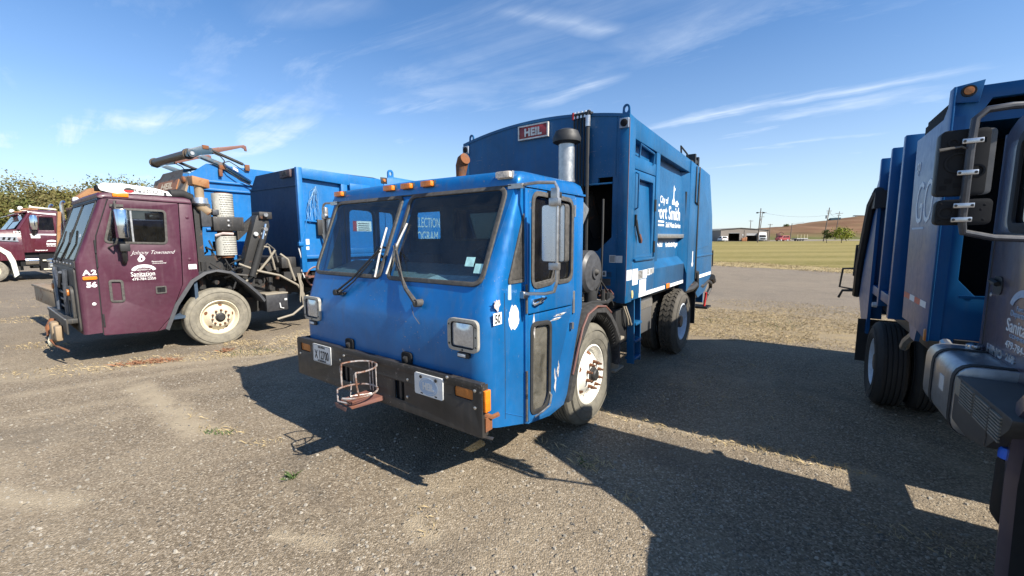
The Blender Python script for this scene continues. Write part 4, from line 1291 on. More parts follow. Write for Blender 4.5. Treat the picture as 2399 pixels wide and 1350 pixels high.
        one('reflective_tape', WHITE, T, lambda q: (bx(q, 1.2205, 1.2225, 2.95, 4.02, 1.186, 1.240) if False else bx(q, 1.2225, 1.2245, 2.95, 3.515, 1.186, 1.238), bx(q, 1.2203, 1.2223, 3.53, 4.02, 1.186, 1.236), bx(q, 1.2203, 1.2223, 4.28, 5.01, 1.184, 1.234)))
        one('side_marker', AMBER, T, lambda q: bx(q, 1.2203, 1.2303, 4.08, 4.235, 1.183, 1.252), 0.003)
        el = one('side_marker', plain('yellowed lens', (0.62, 0.50, 0.24), 0.4), T, lambda q: q.prism([(2.715 + 0.028 * math.cos(a), 1.25 + 0.048 * math.sin(a)) for a in [2 * math.pi * k / 16 for k in range(16)]], MX, X(1.2226), X(1.232)))
        one('post_decal', WHITE, T, lambda q: (bx(q, 1.2385, 1.240, 5.47, 5.52, 1.42, 1.68), bx(q, 1.2385, 1.240, 5.44, 5.55, 1.44, 1.49)))
    # ---- tailgate
    b = MB()
    pf = [(5.735, 1.05), (5.735, 3.10), (6.05, 3.13), (6.72, 3.09), (7.10, 2.35), (7.22, 1.90), (7.28, 1.16), (6.75, 0.86), (6.2, 0.80)]
    b.prism(pf, MX, -1.205, 1.205)
    tg = b.build('tailgate', BLUEB, T, 0.012)
    for sx in (1, -1):
        one('tailgate_rib', BLUEB, tg, lambda q: (q.box(min(sx * 1.2, sx * 1.222), max(sx * 1.2, sx * 1.222), 5.76, 7.2, 1.56, 1.60), q.box(min(sx * 1.2, sx * 1.215), max(sx * 1.2, sx * 1.215), 5.76, 7.2, 1.16, 1.24)), 0.004)
        one('reflective_tape', WHITE, tg, lambda q: q.box(min(sx * 1.2155, sx * 1.2175), max(sx * 1.2155, sx * 1.2175), 5.95, 7.15, 1.17, 1.23))
        one('grab_handle', BLACKL, tg, lambda q: q.tube([(sx * 1.16, 7.24, 1.62), (sx * 1.18, 7.46, 1.64), (sx * 1.18, 7.48, 1.32), (sx * 1.16, 7.26, 1.30)], 0.014, 6))
        one('side_plate', BLUEB, tg, lambda q: q.plate([(5.8, 1.7), (6.9, 1.75), (6.72, 2.5), (5.8, 3.0)], [], MX, sx * 1.2055, sx * 1.2135))
    b = MB()
    b.box(0.7, 1.22, 6.95, 7.35, 0.48, 0.51)
    for k in range(4):
        b.box(0.7, 1.22, 6.97 + 0.09 * k, 7.0 + 0.09 * k, 0.51, 0.522)
    b.box(0.72, 0.76, 6.9, 6.95, 0.48, 1.0)
    b.build('rear_step', BLACKL, T)
    one('red_lever', REDB, T, lambda q: q.tube([(1.14, 7.08, 0.52), (1.15, 7.12, 0.70), (1.16, 7.10, 0.80)], 0.022, 8))
    b = MB()
    b.tube([(1.14, 6.1, 1.02), (1.18, 6.6, 0.98), (1.18, 7.0, 1.04)], 0.045, 8)
    b.tube([(1.18, 7.0, 1.06), (1.2, 7.3, 0.98), (1.18, 7.4, 0.86), (1.16, 7.2, 0.74)], 0.035, 8)
    b.tube([(1.16, 7.2, 0.74), (1.14, 7.12, 0.60)], 0.028, 8)
    b.tube([(1.1, 5.75, 1.35), (1.26, 5.78, 1.30), (1.26, 5.80, 1.05), (1.2, 5.85, 0.95)], 0.04, 8)
    b.tube([(1.15, 5.2, 1.02), (1.24, 5.45, 1.05), (1.24, 5.75, 1.09)], 0.06, 8)
    b.cyl((1.2, 7.35, 1.1), (1.2, 7.48, 1.0), 0.07, n=10)
    b.build('tailgate_linkage', CHASSIS, T)
    one('tail_lamp_bracket', BLUEB, T, lambda q: q.box(0.9, 1.15, 6.85, 6.9, 0.62, 0.86))
    b = MB()
    for sx in (1, -1):
        b.cyl((sx * 1.12, 5.35, 3.12), (sx * 1.14, 5.85, 3.20), 0.055, n=12)
        b.box(min(sx * 1.05, sx * 1.2), max(sx * 1.05, sx * 1.2), 5.55, 5.62, 3.08, 3.30)
        b.box(min(sx * 1.05, sx * 1.2), max(sx * 1.05, sx * 1.2), 5.78, 5.85, 3.08, 3.28)
        b.tube([(sx * 1.16, 4.85, 3.14), (sx * 1.16, 4.80, 3.30), (sx * 1.14, 5.25, 3.26), (sx * 1.12, 5.4, 3.18)], 0.014, 5)
        b.tube([(sx * 1.245, 5.5, 3.08), (sx * 1.25, 5.48, 2.5), (sx * 1.25, 5.66, 2.46), (sx * 1.25, 5.7, 3.0)], 0.012, 5)
        b.tube([(sx * 1.235, 5.735, 3.1), (sx * 1.24, 5.735, 1.2)], 0.018, 5)
    b.build('tailgate_hydraulics', BLACKL, T)


blue_truck()


# ------------------------------------------------------------------ maroon side-loading garbage truck
FADED = plain('faded lettering', (0.34, 0.42, 0.46), 0.6)


def maroon_truck():
    T = thing('garbage_truck', 'maroon cab-over garbage truck with white roof unit and name lettering on its door', 'truck', (-7.416, 6.953, 0), 0.65)
    hw = 1.2
    cab_shell(T, MAROON, zb=1.585, yb=0.0, yn=-0.05, zn=1.20, yt=0.34, zt=2.545, roofz=2.66, yr=1.475, zlow=0.47, ydoor=0.22, zsill=0.455, cr=0.10, roofh=0.12) if False else None
    # lower nose
    yf = lambda z: -0.02 if z < 1.585 else -0.02 + 0.335 * (z - 1.585) / 0.96
    zb, zt, cr = 1.585, 2.545, 0.06
    def arc(z, sx, n=6):
        return [(sx * (hw - cr + cr * math.cos(math.pi / 2 * i / n)), yf(z) + cr - cr * math.sin(math.pi / 2 * i / n), z) for i in range(n + 1)]
    ydr = lambda z: 0.185 + 0.02 * (z - 0.45) if z < 1.65 else 0.209 + 0.205 * (z - 1.65) / 0.9
    b = MB()
    rows = []
    for z in (0.49, 0.8, 1.1, 1.4, 1.585):
        rt = [(hw, ydr(z), z)] + arc(z, 1)
        rows.append(rt + [(-p[0], p[1], p[2]) for p in reversed(rt)])
    b.loft(rows)
    b.build('nose_panel', MAROON, T, ang=35)
    for sx in (1, -1):
        b = MB()
        b.loft([[(sx * hw, ydr(z), z)] + arc(z, sx) + [(sx * (hw - 0.10), yf(z) + 0.01, z)] for z in (1.585, 1.65, 2.0, 2.3, 2.545)])
        b.build('corner_pillar', MAROON, T, ang=50)
    L = math.hypot(0.335, 0.96)
    ny, nz = -0.96 / L, 0.335 / L
    WSM = lambda u, v, w: (u, yf(1.585) + 0.335 * v / L + ny * w, zb + 0.96 * v / L + nz * w)
    pr = rpoly([(0.03, 0.02), (1.10, 0.02), (1.10, L - 0.03), (0.03, L - 0.03)], 0.06, 4)
    for p in (pr, [(-a[0], a[1]) for a in reversed(pr)]):
        g = one('windshield', WSG, T, lambda q: q.plate(p, [], WSM, -0.004, 0.002), smooth=False)
        one('gasket', RUBBER, g, lambda q: q.ring(inset(p, -0.02), 0.04, WSM, -0.012, 0.012), 0.004)
    b = MB()
    b.plate(rect(-1.15, 1.15, 1.50, 1.61), [], MY, -0.03, 0.02)
    b.plate(rect(-1.13, 1.13, L - 0.035, L + 0.02), [], WSM, -0.03, 0.006)
    b.build('windshield_sill', BLACK, T)
    one('sill_bolt', STEEL, T, lambda q: [q.lathe([(0.022, 0), (0.016, 0.012), (0, 0.014)], (x, -0.03, 1.555), 'y', 8, -1) for x in (-0.9, -0.55, -0.2, 0.2, 0.55, 0.9)])
    one('wiper', BLACKL, T, lambda q: (q.tube([(0.1, -0.06, 1.58), WSM(0.4, 0.3, 0.04), WSM(0.15, 0.52, 0.03)], 0.014, 6),))
    one('wiper', BLACKL, T, lambda q: (q.tube([(-0.55, -0.06, 1.58), WSM(-0.3, 0.3, 0.04), WSM(-0.5, 0.5, 0.03)], 0.014, 6),))
    one('license_sticker', PLATEW, T, lambda q: q.plate(rect(0.72, 0.86, 0.40, 0.45), [], WSM, 0.003, 0.004))
    # roof
    b = MB()
    prof = [(hw + 0.006, 0.0), (hw + 0.006, 0.04), (hw - 0.02, 0.085), (hw - 0.08, 0.105), (0, 0.115)]
    prof = prof + [(-p[0], p[1]) for p in reversed(prof[:-1])]
    b.loft([[(p[0], y, 2.545 + p[1] * k + dz) for p in prof] for (y, k, dz) in ((0.31, 0.0, 0.02), (0.30, 0.4, 0.02), (0.33, 0.85, 0.01), (0.42, 1.0, 0.0), (1.40, 1.0, -0.01), (1.47, 0.8, -0.01), (1.48, 0, -0.01))])
    b.build('roof', MAROON, T, ang=40)
    one('drip_rail', MAROON, T, lambda q: q.tube([(hw + 0.01, 0.36, 2.575), (hw + 0.012, 1.47, 2.545)], 0.012, 6))
    ln = one('clearance_lamp', AMBER, T, lambda q: q.box(1.195, 1.225, 0.47, 0.66, 2.585, 2.645), 0.008)
    one('visor_lamp', PLATEW, T, lambda q: q.lathe([(0.05, 0), (0.045, 0.05), (0.03, 0.07), (0, 0.075)], (-1.12, 0.36, 2.64), 'z', 12))
    # roof air conditioner
    b = MB()
    yc = [(0.46, 2.655), (0.36, 2.70), (0.34, 2.76), (0.40, 2.80), (0.60, 2.815), (1.02, 2.775), (1.20, 2.73), (1.24, 2.66)]
    rows = []
    for x, k in ((1.12, 0.55), (1.10, 0.9), (1.05, 1.0), (0.92, 1.0), (0.84, 0.8)):
        rows.append([(x, y, 2.655 + (zq - 2.655) * k) for y, zq in yc])
    b.loft(rows)
    b.add(rows[0], [tuple(range(len(yc)))])
    b.add(rows[-1], [tuple(range(len(yc)))])
    ac = b.build('roof_air_conditioner', WHITE, T, ang=40)
    one('intake', DARK, ac, lambda q: q.box(0.87, 1.07, 0.325, 0.36, 2.68, 2.76))
    text('lettering', 'RedDOT', 0.075, (1.127, 0.93, 2.682), (0, 1, 0), (0, 0, 1), GASKET, ac, xs=1.3, spacing=1.1)
    one('red_dot', REDB, ac, lambda q: q.prism([(0.69 + 0.062 * math.cos(a), 2.705 + 0.036 * math.sin(a)) for a in [math.pi + math.pi * k / 12 for k in range(13)]], MX, 1.124, 1.128))
    one('dark_dot', BLACKL, ac, lambda q: q.prism([(0.69 + 0.062 * math.cos(a), 2.708 + 0.036 * math.sin(a)) for a in [math.pi * k / 12 for k in range(13)]], MX, 1.124, 1.128))
    one('latch', BLACKL, ac, lambda q: q.box(1.118, 1.13, 1.13, 1.165, 2.665, 2.71))
    # door with its window
    wh = rpoly([(0.327, 1.885), (1.079, 1.856), (1.096, 2.395), (0.455, 2.400)], 0.06, 5)
    dout = rpoly([(0.195, 0.447), (0.846, 0.398), (1.02, 0.60), (1.24, 1.15), (1.26, 1.65), (1.285, 2.530), (0.418, 2.545), (0.24, 1.98), (0.215, 1.65)], 0.015, 2)
    pk = rpoly([(0.33, 0.965), (0.465, 0.955), (0.465, 1.275), (0.33, 1.285)], 0.03, 4)
    for sx in (1, -1):
        b = MB()
        b.plate(dout, [wh, pk], MX, sx * (hw - 0.03), sx * (hw + 0.012))
        d = b.build('door', MAROON, T, 0.005)
        f1 = sx * (hw + 0.012)
        one('window', TINT, d, lambda q: q.plate(inset(wh, -0.004), [], MX, sx * (hw - 0.008), sx * (hw - 0.004)), smooth=False)
        one('gasket', GASKET, d, lambda q: q.ring(inset(wh, -0.018), 0.034, MX, f1 - sx * 0.006, f1 + sx * 0.010), 0.004)
        one('window_bar', STEEL, d, lambda q: q.box(min(f1 - sx * 0.014, f1 + sx * 0.004), max(f1 - sx * 0.014, f1 + sx * 0.004), 0.648, 0.672, 1.88, 2.39))
        one('pocket', MAROON, d, lambda q: q.box(min(f1 - sx * 0.035, f1 - sx * 0.014), max(f1 - sx * 0.035, f1 - sx * 0.014), 0.325, 0.47, 0.95, 1.29))
        one('pocket_trim', GASKET, d, lambda q: q.ring(inset(pk, -0.02), 0.034, MX, f1 - sx * 0.002, f1 + sx * 0.012), 0.005)
        h = one('handle', GASKET, d, lambda q: q.plate(rrect(0.872, 1.015, 1.025, 1.150, 0.02), [rrect(0.890, 0.995, 1.045, 1.130, 0.01)], MX, f1, f1 + sx * 0.012), 0.004)
        one('handle_cup', DARK, h, lambda q: (q.box(min(f1 + sx * 0.0005, f1 + sx * 0.003), max(f1 + sx * 0.0005, f1 + sx * 0.003), 0.885, 1.0, 1.04, 1.135), q.box(min(f1 + sx * 0.003, f1 + sx * 0.012), max(f1 + sx * 0.003, f1 + sx * 0.012), 0.935, 0.95, 1.045, 1.13)))
        one('hinge', RUBBER, d, lambda q: [q.cyl((f1 + sx * 0.004, 0.212, z), (f1 + sx * 0.004, 0.212, z + 0.20), 0.011, n=8) for z in (0.58, 1.50, 1.72)])
        one('door_seam', RUBBER, T, lambda q: q.tube([(sx * (hw + 0.004), 0.190, 0.46), (sx * (hw + 0.004), 0.208, 1.65), (sx * (hw + 0.004), 0.232, 1.98), (sx * (hw + 0.004), 0.408, 2.54)], 0.007, 5))
        b = MB()
        b.plate([(1.30, 2.545), (1.478, 2.545), (1.49, 1.80), (1.49, 1.26), (1.392, 1.24), (1.131, 0.845), (0.972, 0.42), (0.86, 0.40), (1.03, 0.595), (1.252, 1.15), (1.275, 1.65)], [], MX, sx * (hw - 0.03), sx * (hw + 0.002))
        b.build('rear_pillar', MAROON, T, 0.004)
        for z, y in ((2.30, 1.40), (1.58, 1.38)):
            one('bolt', MAROON, T, lambda q: q.lathe([(0.026, 0), (0.026, 0.008), (0.01, 0.012), (0, 0.012)], (sx * (hw + 0.002), y, z), 'x', 10, sx))
    one('white_decal', WHITE, T, lambda q: q.box(hw + 0.0025, hw + 0.0045, 1.352, 1.468, 1.405, 1.49))
    one('round_cap', PLATEW, T, lambda q: q.lathe([(0.024, 0), (0.024, 0.006), (0.014, 0.010), (0, 0.010)], (hw + 0.0005, 0.128, 0.948), 'x', 14))
    one('side_marker', AMBER, T, lambda q: q.prism(rrect(0.035, 0.192, 1.322, 1.372, 0.018), MX, hw - 0.002, hw + 0.022), 0.008)
    rt, up = (0, 1, 0), (0, 0, 1)
    text('lettering', 'A2', 0.105, (hw + 0.0015, 0.120, 1.395), rt, up, LETTER, T, xs=1.12, bold=0.004, spacing=1.2)
    text('lettering', '56', 0.105, (hw + 0.0015, 0.125, 1.208), rt, up, LETTER, T, xs=1.12, bold=0.004)
    dx = hw + 0.0135
    text('lettering', 'Johnny Townsend', 0.088, (dx, 0.89, 1.685), rt, up, LETTER, T, xs=0.86, shear=0.5, bold=-0.0015)
    text('lettering', 'Sanitation', 0.105, (dx, 0.735, 1.335), rt, up, LETTER, T, xs=0.74)
    text('lettering', '479-784-2350', 0.056, (dx, 0.742, 1.268), rt, up, LETTER, T, xs=0.95)
    text('lettering', 'Department of', 0.034, (dx, 0.735, 1.427), rt, up, LETTER, T, xs=0.95)
    text('lettering', 'Fort Smith', 0.030, (dx, 0.745, 1.458), rt, up, LETTER, T, xs=0.95)
    text('lettering', 'COMMERCIAL', 0.026, (dx, 0.735, 1.314), rt, up, LETTER, T, xs=1.25, spacing=1.2)
    text('lettering', 'Responsible', 0.028, (dx, 0.93, 1.555), rt, up, LETTER, T, xs=1.1, shear=0.2)
    text('lettering', 'Environmental', 0.028, (dx, 0.955, 1.525), rt, up, LETTER, T, xs=1.1, shear=0.2)
    dome = [(0.75 + 0.155 * math.cos(a), 1.425 + 0.095 * math.sin(a)) for a in [math.pi * (0.04 + 0.92 * k / 20) for k in range(21)]]
    dome_in = [(0.75 + 0.115 * math.cos(a), 1.412 + 0.066 * math.sin(a)) for a in [math.pi * (0.96 - 0.92 * k / 20) for k in range(21)]]
    one('dome_emblem', LETTER, T, lambda q: q.prism(dome + dome_in, MX, dx, dx + 0.002))
    fl = [(0.70, 1.56), (0.755, 1.575), (0.785, 1.62), (0.765, 1.66), (0.725, 1.70), (0.715, 1.65), (0.68, 1.61)]
    one('flame_emblem', LETTER, T, lambda q: q.plate(rpoly(fl, 0.02, 3), [rpoly([(0.72, 1.585), (0.752, 1.60), (0.745, 1.64), (0.725, 1.63)], 0.006, 2)], MX, dx, dx + 0.002))
    # mirror on the near side
    ma = one('mirror_arm', GASKET, T, lambda q: (q.tube([(1.20, 0.50, 2.52), (1.33, 0.46, 2.50), (1.42, 0.45, 2.47), (1.43, 0.45, 1.98), (1.38, 0.42, 1.86), (1.22, 0.36, 1.80)], 0.014, 7), q.box(1.2, 1.24, 0.42, 0.58, 2.43, 2.47)))
    hd = one('mirror', plain('polished mirror housing', (0.62, 0.68, 0.74), 0.12, 1.0, 0.05), T, lambda q: q.prism([(1.30, 0.50), (1.34, 0.44), (1.42, 0.425), (1.49, 0.46), (1.51, 0.53), (1.50, 0.56), (1.31, 0.56)], MZ, 1.945, 2.385), 0.012)
    one('mirror_glass', MIRROR, hd, lambda q: q.box(1.315, 1.495, 0.561, 0.564, 1.96, 2.37))
    one('mirror_bracket', BLACKL, T, lambda q: (q.box(1.28, 1.40, 0.46, 0.58, 1.74, 1.86), q.tube([(1.21, 0.52, 1.55), (1.30, 0.52, 1.62), (1.36, 0.5, 1.80)], 0.035, 8)), 0.01)
    # grimy front: grille, lamps, bumper and tow hooks
    b = MB()
    b.plate(rpoly([(-1.14, 0.52), (1.14, 0.52), (1.14, 1.50), (-1.14, 1.50)], 0.08), [rrect(-0.5, 0.5, 0.70, 1.30, 0.05)], MY, -0.045, -0.022)
    fp = b.build('front_panel', GRIME, T, 0.006)
    one('grille_mesh', DARK, fp, lambda q: q.box(-0.52, 0.52, -0.030, -0.024, 0.68, 1.32))
    for z in (0.80, 0.92, 1.04, 1.18):
        one('grille_bar', plain('grey grille bar', (0.10, 0.11, 0.13), 0.4, 0.5) if z == 0.80 else bpy.data.materials['grey grille bar'], fp, lambda q: q.box(-0.49, 0.49, -0.062, -0.03, z, z + 0.035), 0.006)
    gm = bpy.data.materials['grey grille bar']
    one('grille_frame', gm, fp, lambda q: (q.tube([(-0.56, -0.07, 1.46), (-0.50, -0.08, 1.0), (-0.46, -0.08, 0.66)], 0.035, 8),))
    one('grille_frame', gm, fp, lambda q: (q.tube([(0.56, -0.07, 1.46), (0.50, -0.08, 1.0), (0.46, -0.08, 0.66)], 0.035, 8),))
    one('grille_brace', gm, fp, lambda q: q.tube([(-0.52, -0.07, 1.40), (-0.2, -0.075, 1.15), (0.1, -0.075, 1.40)], 0.028, 6))
    for x in (-0.82, 0.82):
        hl = one('headlight_housing', GRIME, T, lambda q: q.plate(rrect(x - 0.19, x + 0.19, 0.66, 1.22, 0.12, 5), [rrect(x - 0.12, x + 0.12, 0.72, 1.0, 0.08)], MY, -0.085, -0.046), 0.012)
        one('lens', LENS, hl, lambda q: q.prism(rrect(x - 0.125, x + 0.125, 0.715, 1.005, 0.08), MY, -0.066, -0.05))
        one('turn_lamp', AMBERD, hl, lambda q: q.prism(rrect(x - 0.07, x + 0.07, 1.07, 1.17, 0.04), MY, -0.11, -0.086), 0.008)
    b = MB()
    b.box(-0.95, 1.04, -0.16, -0.04, 0.66, 0.735)
    b.box(-0.95, 1.04, -0.18, -0.155, 0.50, 0.74)
    b.build('bumper', GRIME, T, 0.012)
    one('bumper_edge', STEEL, T, lambda q: q.box(-0.955, 1.045, -0.186, -0.176, 0.728, 0.744))
    one('tow_block', RUSTP, T, lambda q: q.box(0.10, 0.36, -0.28, -0.182, 0.30, 0.62), 0.03)
    one('tow_block', RUSTP, T, lambda q: q.box(0.50, 0.68, -0.27, -0.182, 0.36, 0.60), 0.03)
    one('tow_hook', plain('cream hook paint', (0.55, 0.50, 0.36), 0.6), T, lambda q: q.tube([(0.02, -0.24, 0.40), (0.05, -0.28, 0.28), (0.15, -0.28, 0.24), (0.2, -0.26, 0.30)], 0.035, 8))
    one('front_hose', RUST, T, lambda q: (q.tube([(-0.2, -0.20, 0.60), (-0.13, -0.26, 0.48), (-0.05, -0.26, 0.36)], 0.05, 8), q.tube([(0.3, -0.3, 0.34), (0.55, -0.26, 0.27), (0.95, -0.18, 0.24)], 0.016, 6)))
    one('chrome_cluster', CHROME, T, lambda q: (q.lathe([(0.0, -0.04), (0.06, -0.02), (0.06, 0.02), (0, 0.04)], (-1.0, -0.06, 1.56), 'z', 10), q.lathe([(0.0, -0.04), (0.05, -0.02), (0.05, 0.02), (0, 0.04)], (-0.9, -0.06, 1.50), 'z', 10), q.box(-1.05, -0.8, -0.10, -0.04, 1.43, 1.48)))
    # cab inside
    b = MB()
    b.box(-1.15, 1.15, 0.1, 1.45, 0.55, 0.6)
    b.plate(rect(-1.16, 1.16, 0.6, 2.54), [rrect(-0.8, 0.8, 1.9, 2.3, 0.05)], MY, 1.42, 1.47)
    b.box(-1.16, 1.16, 0.5, 1.45, 2.535, 2.543)
    b.build('cab_lining', INTER, T)
    one('dashboard', DASH, T, lambda q: q.prism([(0.03, 1.52), (0.40, 1.60), (0.5, 1.5), (0.5, 1.1), (0.05, 1.0)], MX, -1.12, 1.12))
    one('seat', DASH, T, lambda q: (q.box(0.45, 0.95, 0.7, 1.2, 1.1, 1.3), q.box(0.46, 0.94, 1.18, 1.34, 1.25, 2.0)), 0.04)
    one('seat', DASH, T, lambda q: (q.box(-0.95, -0.45, 0.7, 1.2, 1.1, 1.3), q.box(-0.94, -0.46, 1.18, 1.34, 1.25, 2.0)), 0.04)
    one('steering_wheel', BLACKL, T, lambda q: q.tube([(0.7 + 0.2 * math.cos(a), 0.6 + 0.12 * math.sin(a), 1.9 - 0.12 * math.sin(a)) for a in [2 * math.pi * k / 20 for k in range(20)]], 0.014, 6, True))
    # arch liner over the front wheel
    arch = [(0.95, 0.42), (1.11, 0.82), (1.36, 1.21), (1.56, 1.34), (1.80, 1.375), (2.02, 1.32), (2.26, 1.10), (2.48, 0.85), (2.56, 0.72)]
    for sx in (1, -1):
        b = MB()
        b.loft([[(sx * 0.65, y, z), (sx * 1.215, y, z), (sx * 1.225, y + (0.035 if y > 1.8 else 0.045) * (1 if y < 1.8 else -1), z - 0.035), (sx * 1.19, y + 0.05 * (1 if y < 1.8 else -1), z - 0.045), (sx * 0.65, y + 0.02 * (1 if y < 1.8 else -1), z - 0.03)] for y, z in arch], True)
        b.build('wheel_arch', plain('grey rubber arch', (0.045, 0.047, 0.052), 0.6), T, ang=45)
        wheel(T, sx * 1.175, 1.77, 0.49, sx, 0.535, 0.315, TYRED, CREAM, 'front', flat=True)
        wheel(T, sx * 1.19, 5.4, 0.52, sx, 0.525, 0.30, TYRER, CREAM, 'rear')
        wheel(T, sx * 0.86, 5.4, 0.52, sx, 0.525, 0.30, TYRER, CREAM, 'rear')
    # ---- machinery between cab and body
    SHIELD = plain('dull shield metal', (0.56, 0.54, 0.47), 0.4, 0.35, 0.12)
    st = one('exhaust_pipe', RUSTP, T, lambda q: (q.cyl((1.02, 1.66, 2.60), (1.02, 1.66, 2.90), 0.072, n=16), q.tube([(1.02, 1.66, 2.62), (1.02, 1.67, 2.50), (1.02, 1.78, 2.40)], 0.09, 12)))
    one('pipe_collar', ALU, T, lambda q: q.lathe([(0.0, 0.0), (0.12, 0.0), (0.13, -0.10), (0.10, -0.14), (0, -0.14)], (1.02, 1.66, 2.66), 'z', 18))
    one('rusty_rain_box', RUSTO, T, lambda q: q.prism([(1.545, 2.885), (1.80, 2.835), (1.80, 2.985), (1.545, 3.035)], MX, 0.86, 1.12), 0.008)
    for (z0, z1) in ((2.28, 2.765), (1.625, 1.98)):
        ms = one('muffler_shield', SHIELD, T, lambda q: [q.loft([[(0.97 + 0.155 * math.cos(a), 2.03 + 0.17 * math.sin(a), z) for a in [R(-115 + 230 * k / 16) for k in range(17)]] for z in (z0, z1)])])
        bb = MB()
        nrow = int((z1 - z0) / 0.042)
        for i in range(nrow):
            for k in range(13):
                a = R(-30 + 105 * (k + (0.5 if i % 2 else 0)) / 13)
                z = z0 + 0.03 + i * 0.042
                c = (0.97 + 0.157 * math.cos(a), 2.03 + 0.172 * math.sin(a))
                t_ = (-math.sin(a), math.cos(a))
                bb.add([(c[0] - t_[0] * 0.009, c[1] - t_[1] * 0.009, z), (c[0], c[1], z - 0.010), (c[0] + t_[0] * 0.009, c[1] + t_[1] * 0.009, z), (c[0], c[1], z + 0.010)], [(0, 1, 2, 3)])
        if z1 - z0 < 2:
            bb.build('perforation', DARK, ms, split=False, smooth=False)['kind'] = 'stuff'
    one('muffler', RUST, T, lambda q: q.cyl((0.97, 2.03, 1.58), (0.97, 2.03, 2.78), 0.125, n=20))
    one('control_box', BLACK, T, lambda q: q.box(0.98, 1.145, 1.80, 2.30, 2.08, 2.335), 0.008)
    one('knob', STEEL, T, lambda q: [q.lathe([(0.03, 0), (0.02, 0.02), (0, 0.025)], (1.146, 2.04, z), 'x', 10) for z in (2.17, 2.26)])
    one('pipe', plain('pinkish primer pipe', (0.40, 0.32, 0.30), 0.6), T, lambda q: q.tube([(1.06, 1.84, 1.99), (1.1, 1.95, 2.03), (1.1, 2.12, 2.02)], 0.028, 8))
    one('relay_box', plain('charcoal box paint', (0.05, 0.052, 0.058), 0.5), T, lambda q: (q.box(0.86, 1.08, 1.64, 1.80, 2.15, 2.56), q.box(1.0, 1.16, 1.80, 1.90, 2.36, 2.46)), 0.01)
    one('air_duct', RUBBER, T, lambda q: q.tube([(0.8, 1.55, 2.60), (0.84, 1.62, 2.50), (0.85, 1.62, 2.2), (0.82, 1.60, 1.9), (0.75, 1.6, 1.6)], 0.10, 12))
    one('black_tube_roof', RUBBER, T, lambda q: q.tube([(0.98, 1.24, 2.70), (0.95, 1.42, 2.72), (0.9, 1.56, 2.66)], 0.075, 12))
    rs = random.Random(5)
    b = MB()
    b.box(-1.0, 0.7, 1.5, 3.3, 0.72, 1.25)
    b.box(0.6, 1.0, 1.56, 1.66, 1.3, 2.5)
    b.box(0.55, 0.95, 1.62, 2.0, 1.25, 1.62)
    for k in range(60):
        x, y, z = 0.3 + 0.75 * rs.random(), 1.58 + 1.7 * rs.random(), 0.8 + 0.7 * rs.random() * (1 if rs.random() < 0.7 else 1.8)
        if y > 2.2:
            z = min(z, 1.35)
        s = 0.04 + 0.07 * rs.random()
        if k % 3 == 0:
            b.box(x - s, x + s, y - s, y + s, z - s, z + s)
        elif k % 3 == 1:
            b.cyl((x, y, z - s * 1.5), (x, y, z + s * 1.5), s * 0.6, n=8)
        else:
            b.cyl((x - s, y, z), (x + s, y + s * 0.4, z), s * 0.55, n=8)
    b.build('engine', CHASSIS, T, split=False)
    b = MB()
    for k in range(14):
        x0, y0 = 0.65 + 0.45 * rs.random(), 1.6 + 0.6 * rs.random()
        p = [(x0, y0, 1.3 + 0.3 * rs.random())]
        for j in range(4):
            p.append((min(1.15, max(0.5, p[-1][0] + 0.15 * (rs.random() - 0.4))), p[-1][1] + 0.28 * (rs.random() - 0.25), max(0.7, p[-1][2] + 0.4 * (rs.random() - 0.45))))
        b.tube(p, 0.012 + 0.008 * rs.random(), 6)
    b.build('engine_hoses', RUBBER, T, split=False)
    for pts, r, m in (([(1.02, 2.3, 1.10), (1.05, 2.55, 1.30), (1.08, 2.75, 1.55), (1.10, 2.85, 1.70)], 0.022, HOSE),
                      ([(1.05, 2.55, 1.62), (1.06, 2.62, 1.78), (1.08, 2.74, 1.76), (1.08, 2.80, 1.5), (1.06, 2.84, 1.3)], 0.018, HOSE),
                      ([(1.05, 2.62, 1.70), (1.07, 2.72, 1.83), (1.08, 2.84, 1.72), (1.08, 2.9, 1.45)], 0.018, GASKET),
                      ([(1.02, 2.2, 1.45), (1.08, 2.5, 1.30), (1.12, 2.9, 1.18), (1.12, 3.25, 0.95), (1.12, 3.36, 0.75)], 0.022, HOSE),
                      ([(1.08, 2.95, 1.62), (1.12, 3.08, 1.5), (1.12, 3.14, 1.25), (1.12, 3.2, 1.05)], 0.022, HOSE),
                      ([(1.12, 3.36, 0.75), (1.13, 3.34, 0.50), (1.14, 3.1, 0.34), (1.1, 2.8, 0.28)], 0.022, HOSE),
                      ([(1.0, 1.95, 1.2), (1.1, 2.1, 1.26), (1.13, 2.3, 1.22)], 0.02, GASKET)):
        one('hose', m, T, lambda q: q.tube(sum([[tuple(Vector(pts[i]).lerp(Vector(pts[i + 1]), t)) for t in (0, 0.33, 0.66)] for i in range(len(pts) - 1)], []) + [pts[-1]], r, 7))
    one('battery_box', plain('black battery box', (0.035, 0.036, 0.04), 0.45), T, lambda q: q.box(0.72, 1.13, 2.60, 3.02, 0.46, 0.80), 0.012)
    one('battery_lid', HOSE, T, lambda q: q.box(0.71, 1.135, 2.59, 3.03, 0.80, 0.825), 0.004)
    one('box_clasp', PLATEW, T, lambda q: (q.tube([(1.14, 2.85, 0.62), (1.15, 2.86, 0.52), (1.15, 2.92, 0.50)], 0.012, 6), q.box(1.131, 1.14, 2.95, 3.0, 0.66, 0.70)))
    one('wire_bundle', HOSE, T, lambda q: [q.tube([(1.12 + 0.02 * rs.random(), 3.24 + 0.1 * rs.random(), 1.2), (1.16, 3.27 + 0.09 * rs.random(), 0.95), (1.15, 3.26 + 0.12 * rs.random(), 0.72 - 0.2 * rs.random())], 0.009, 5) for _ in range(9)], split=False)
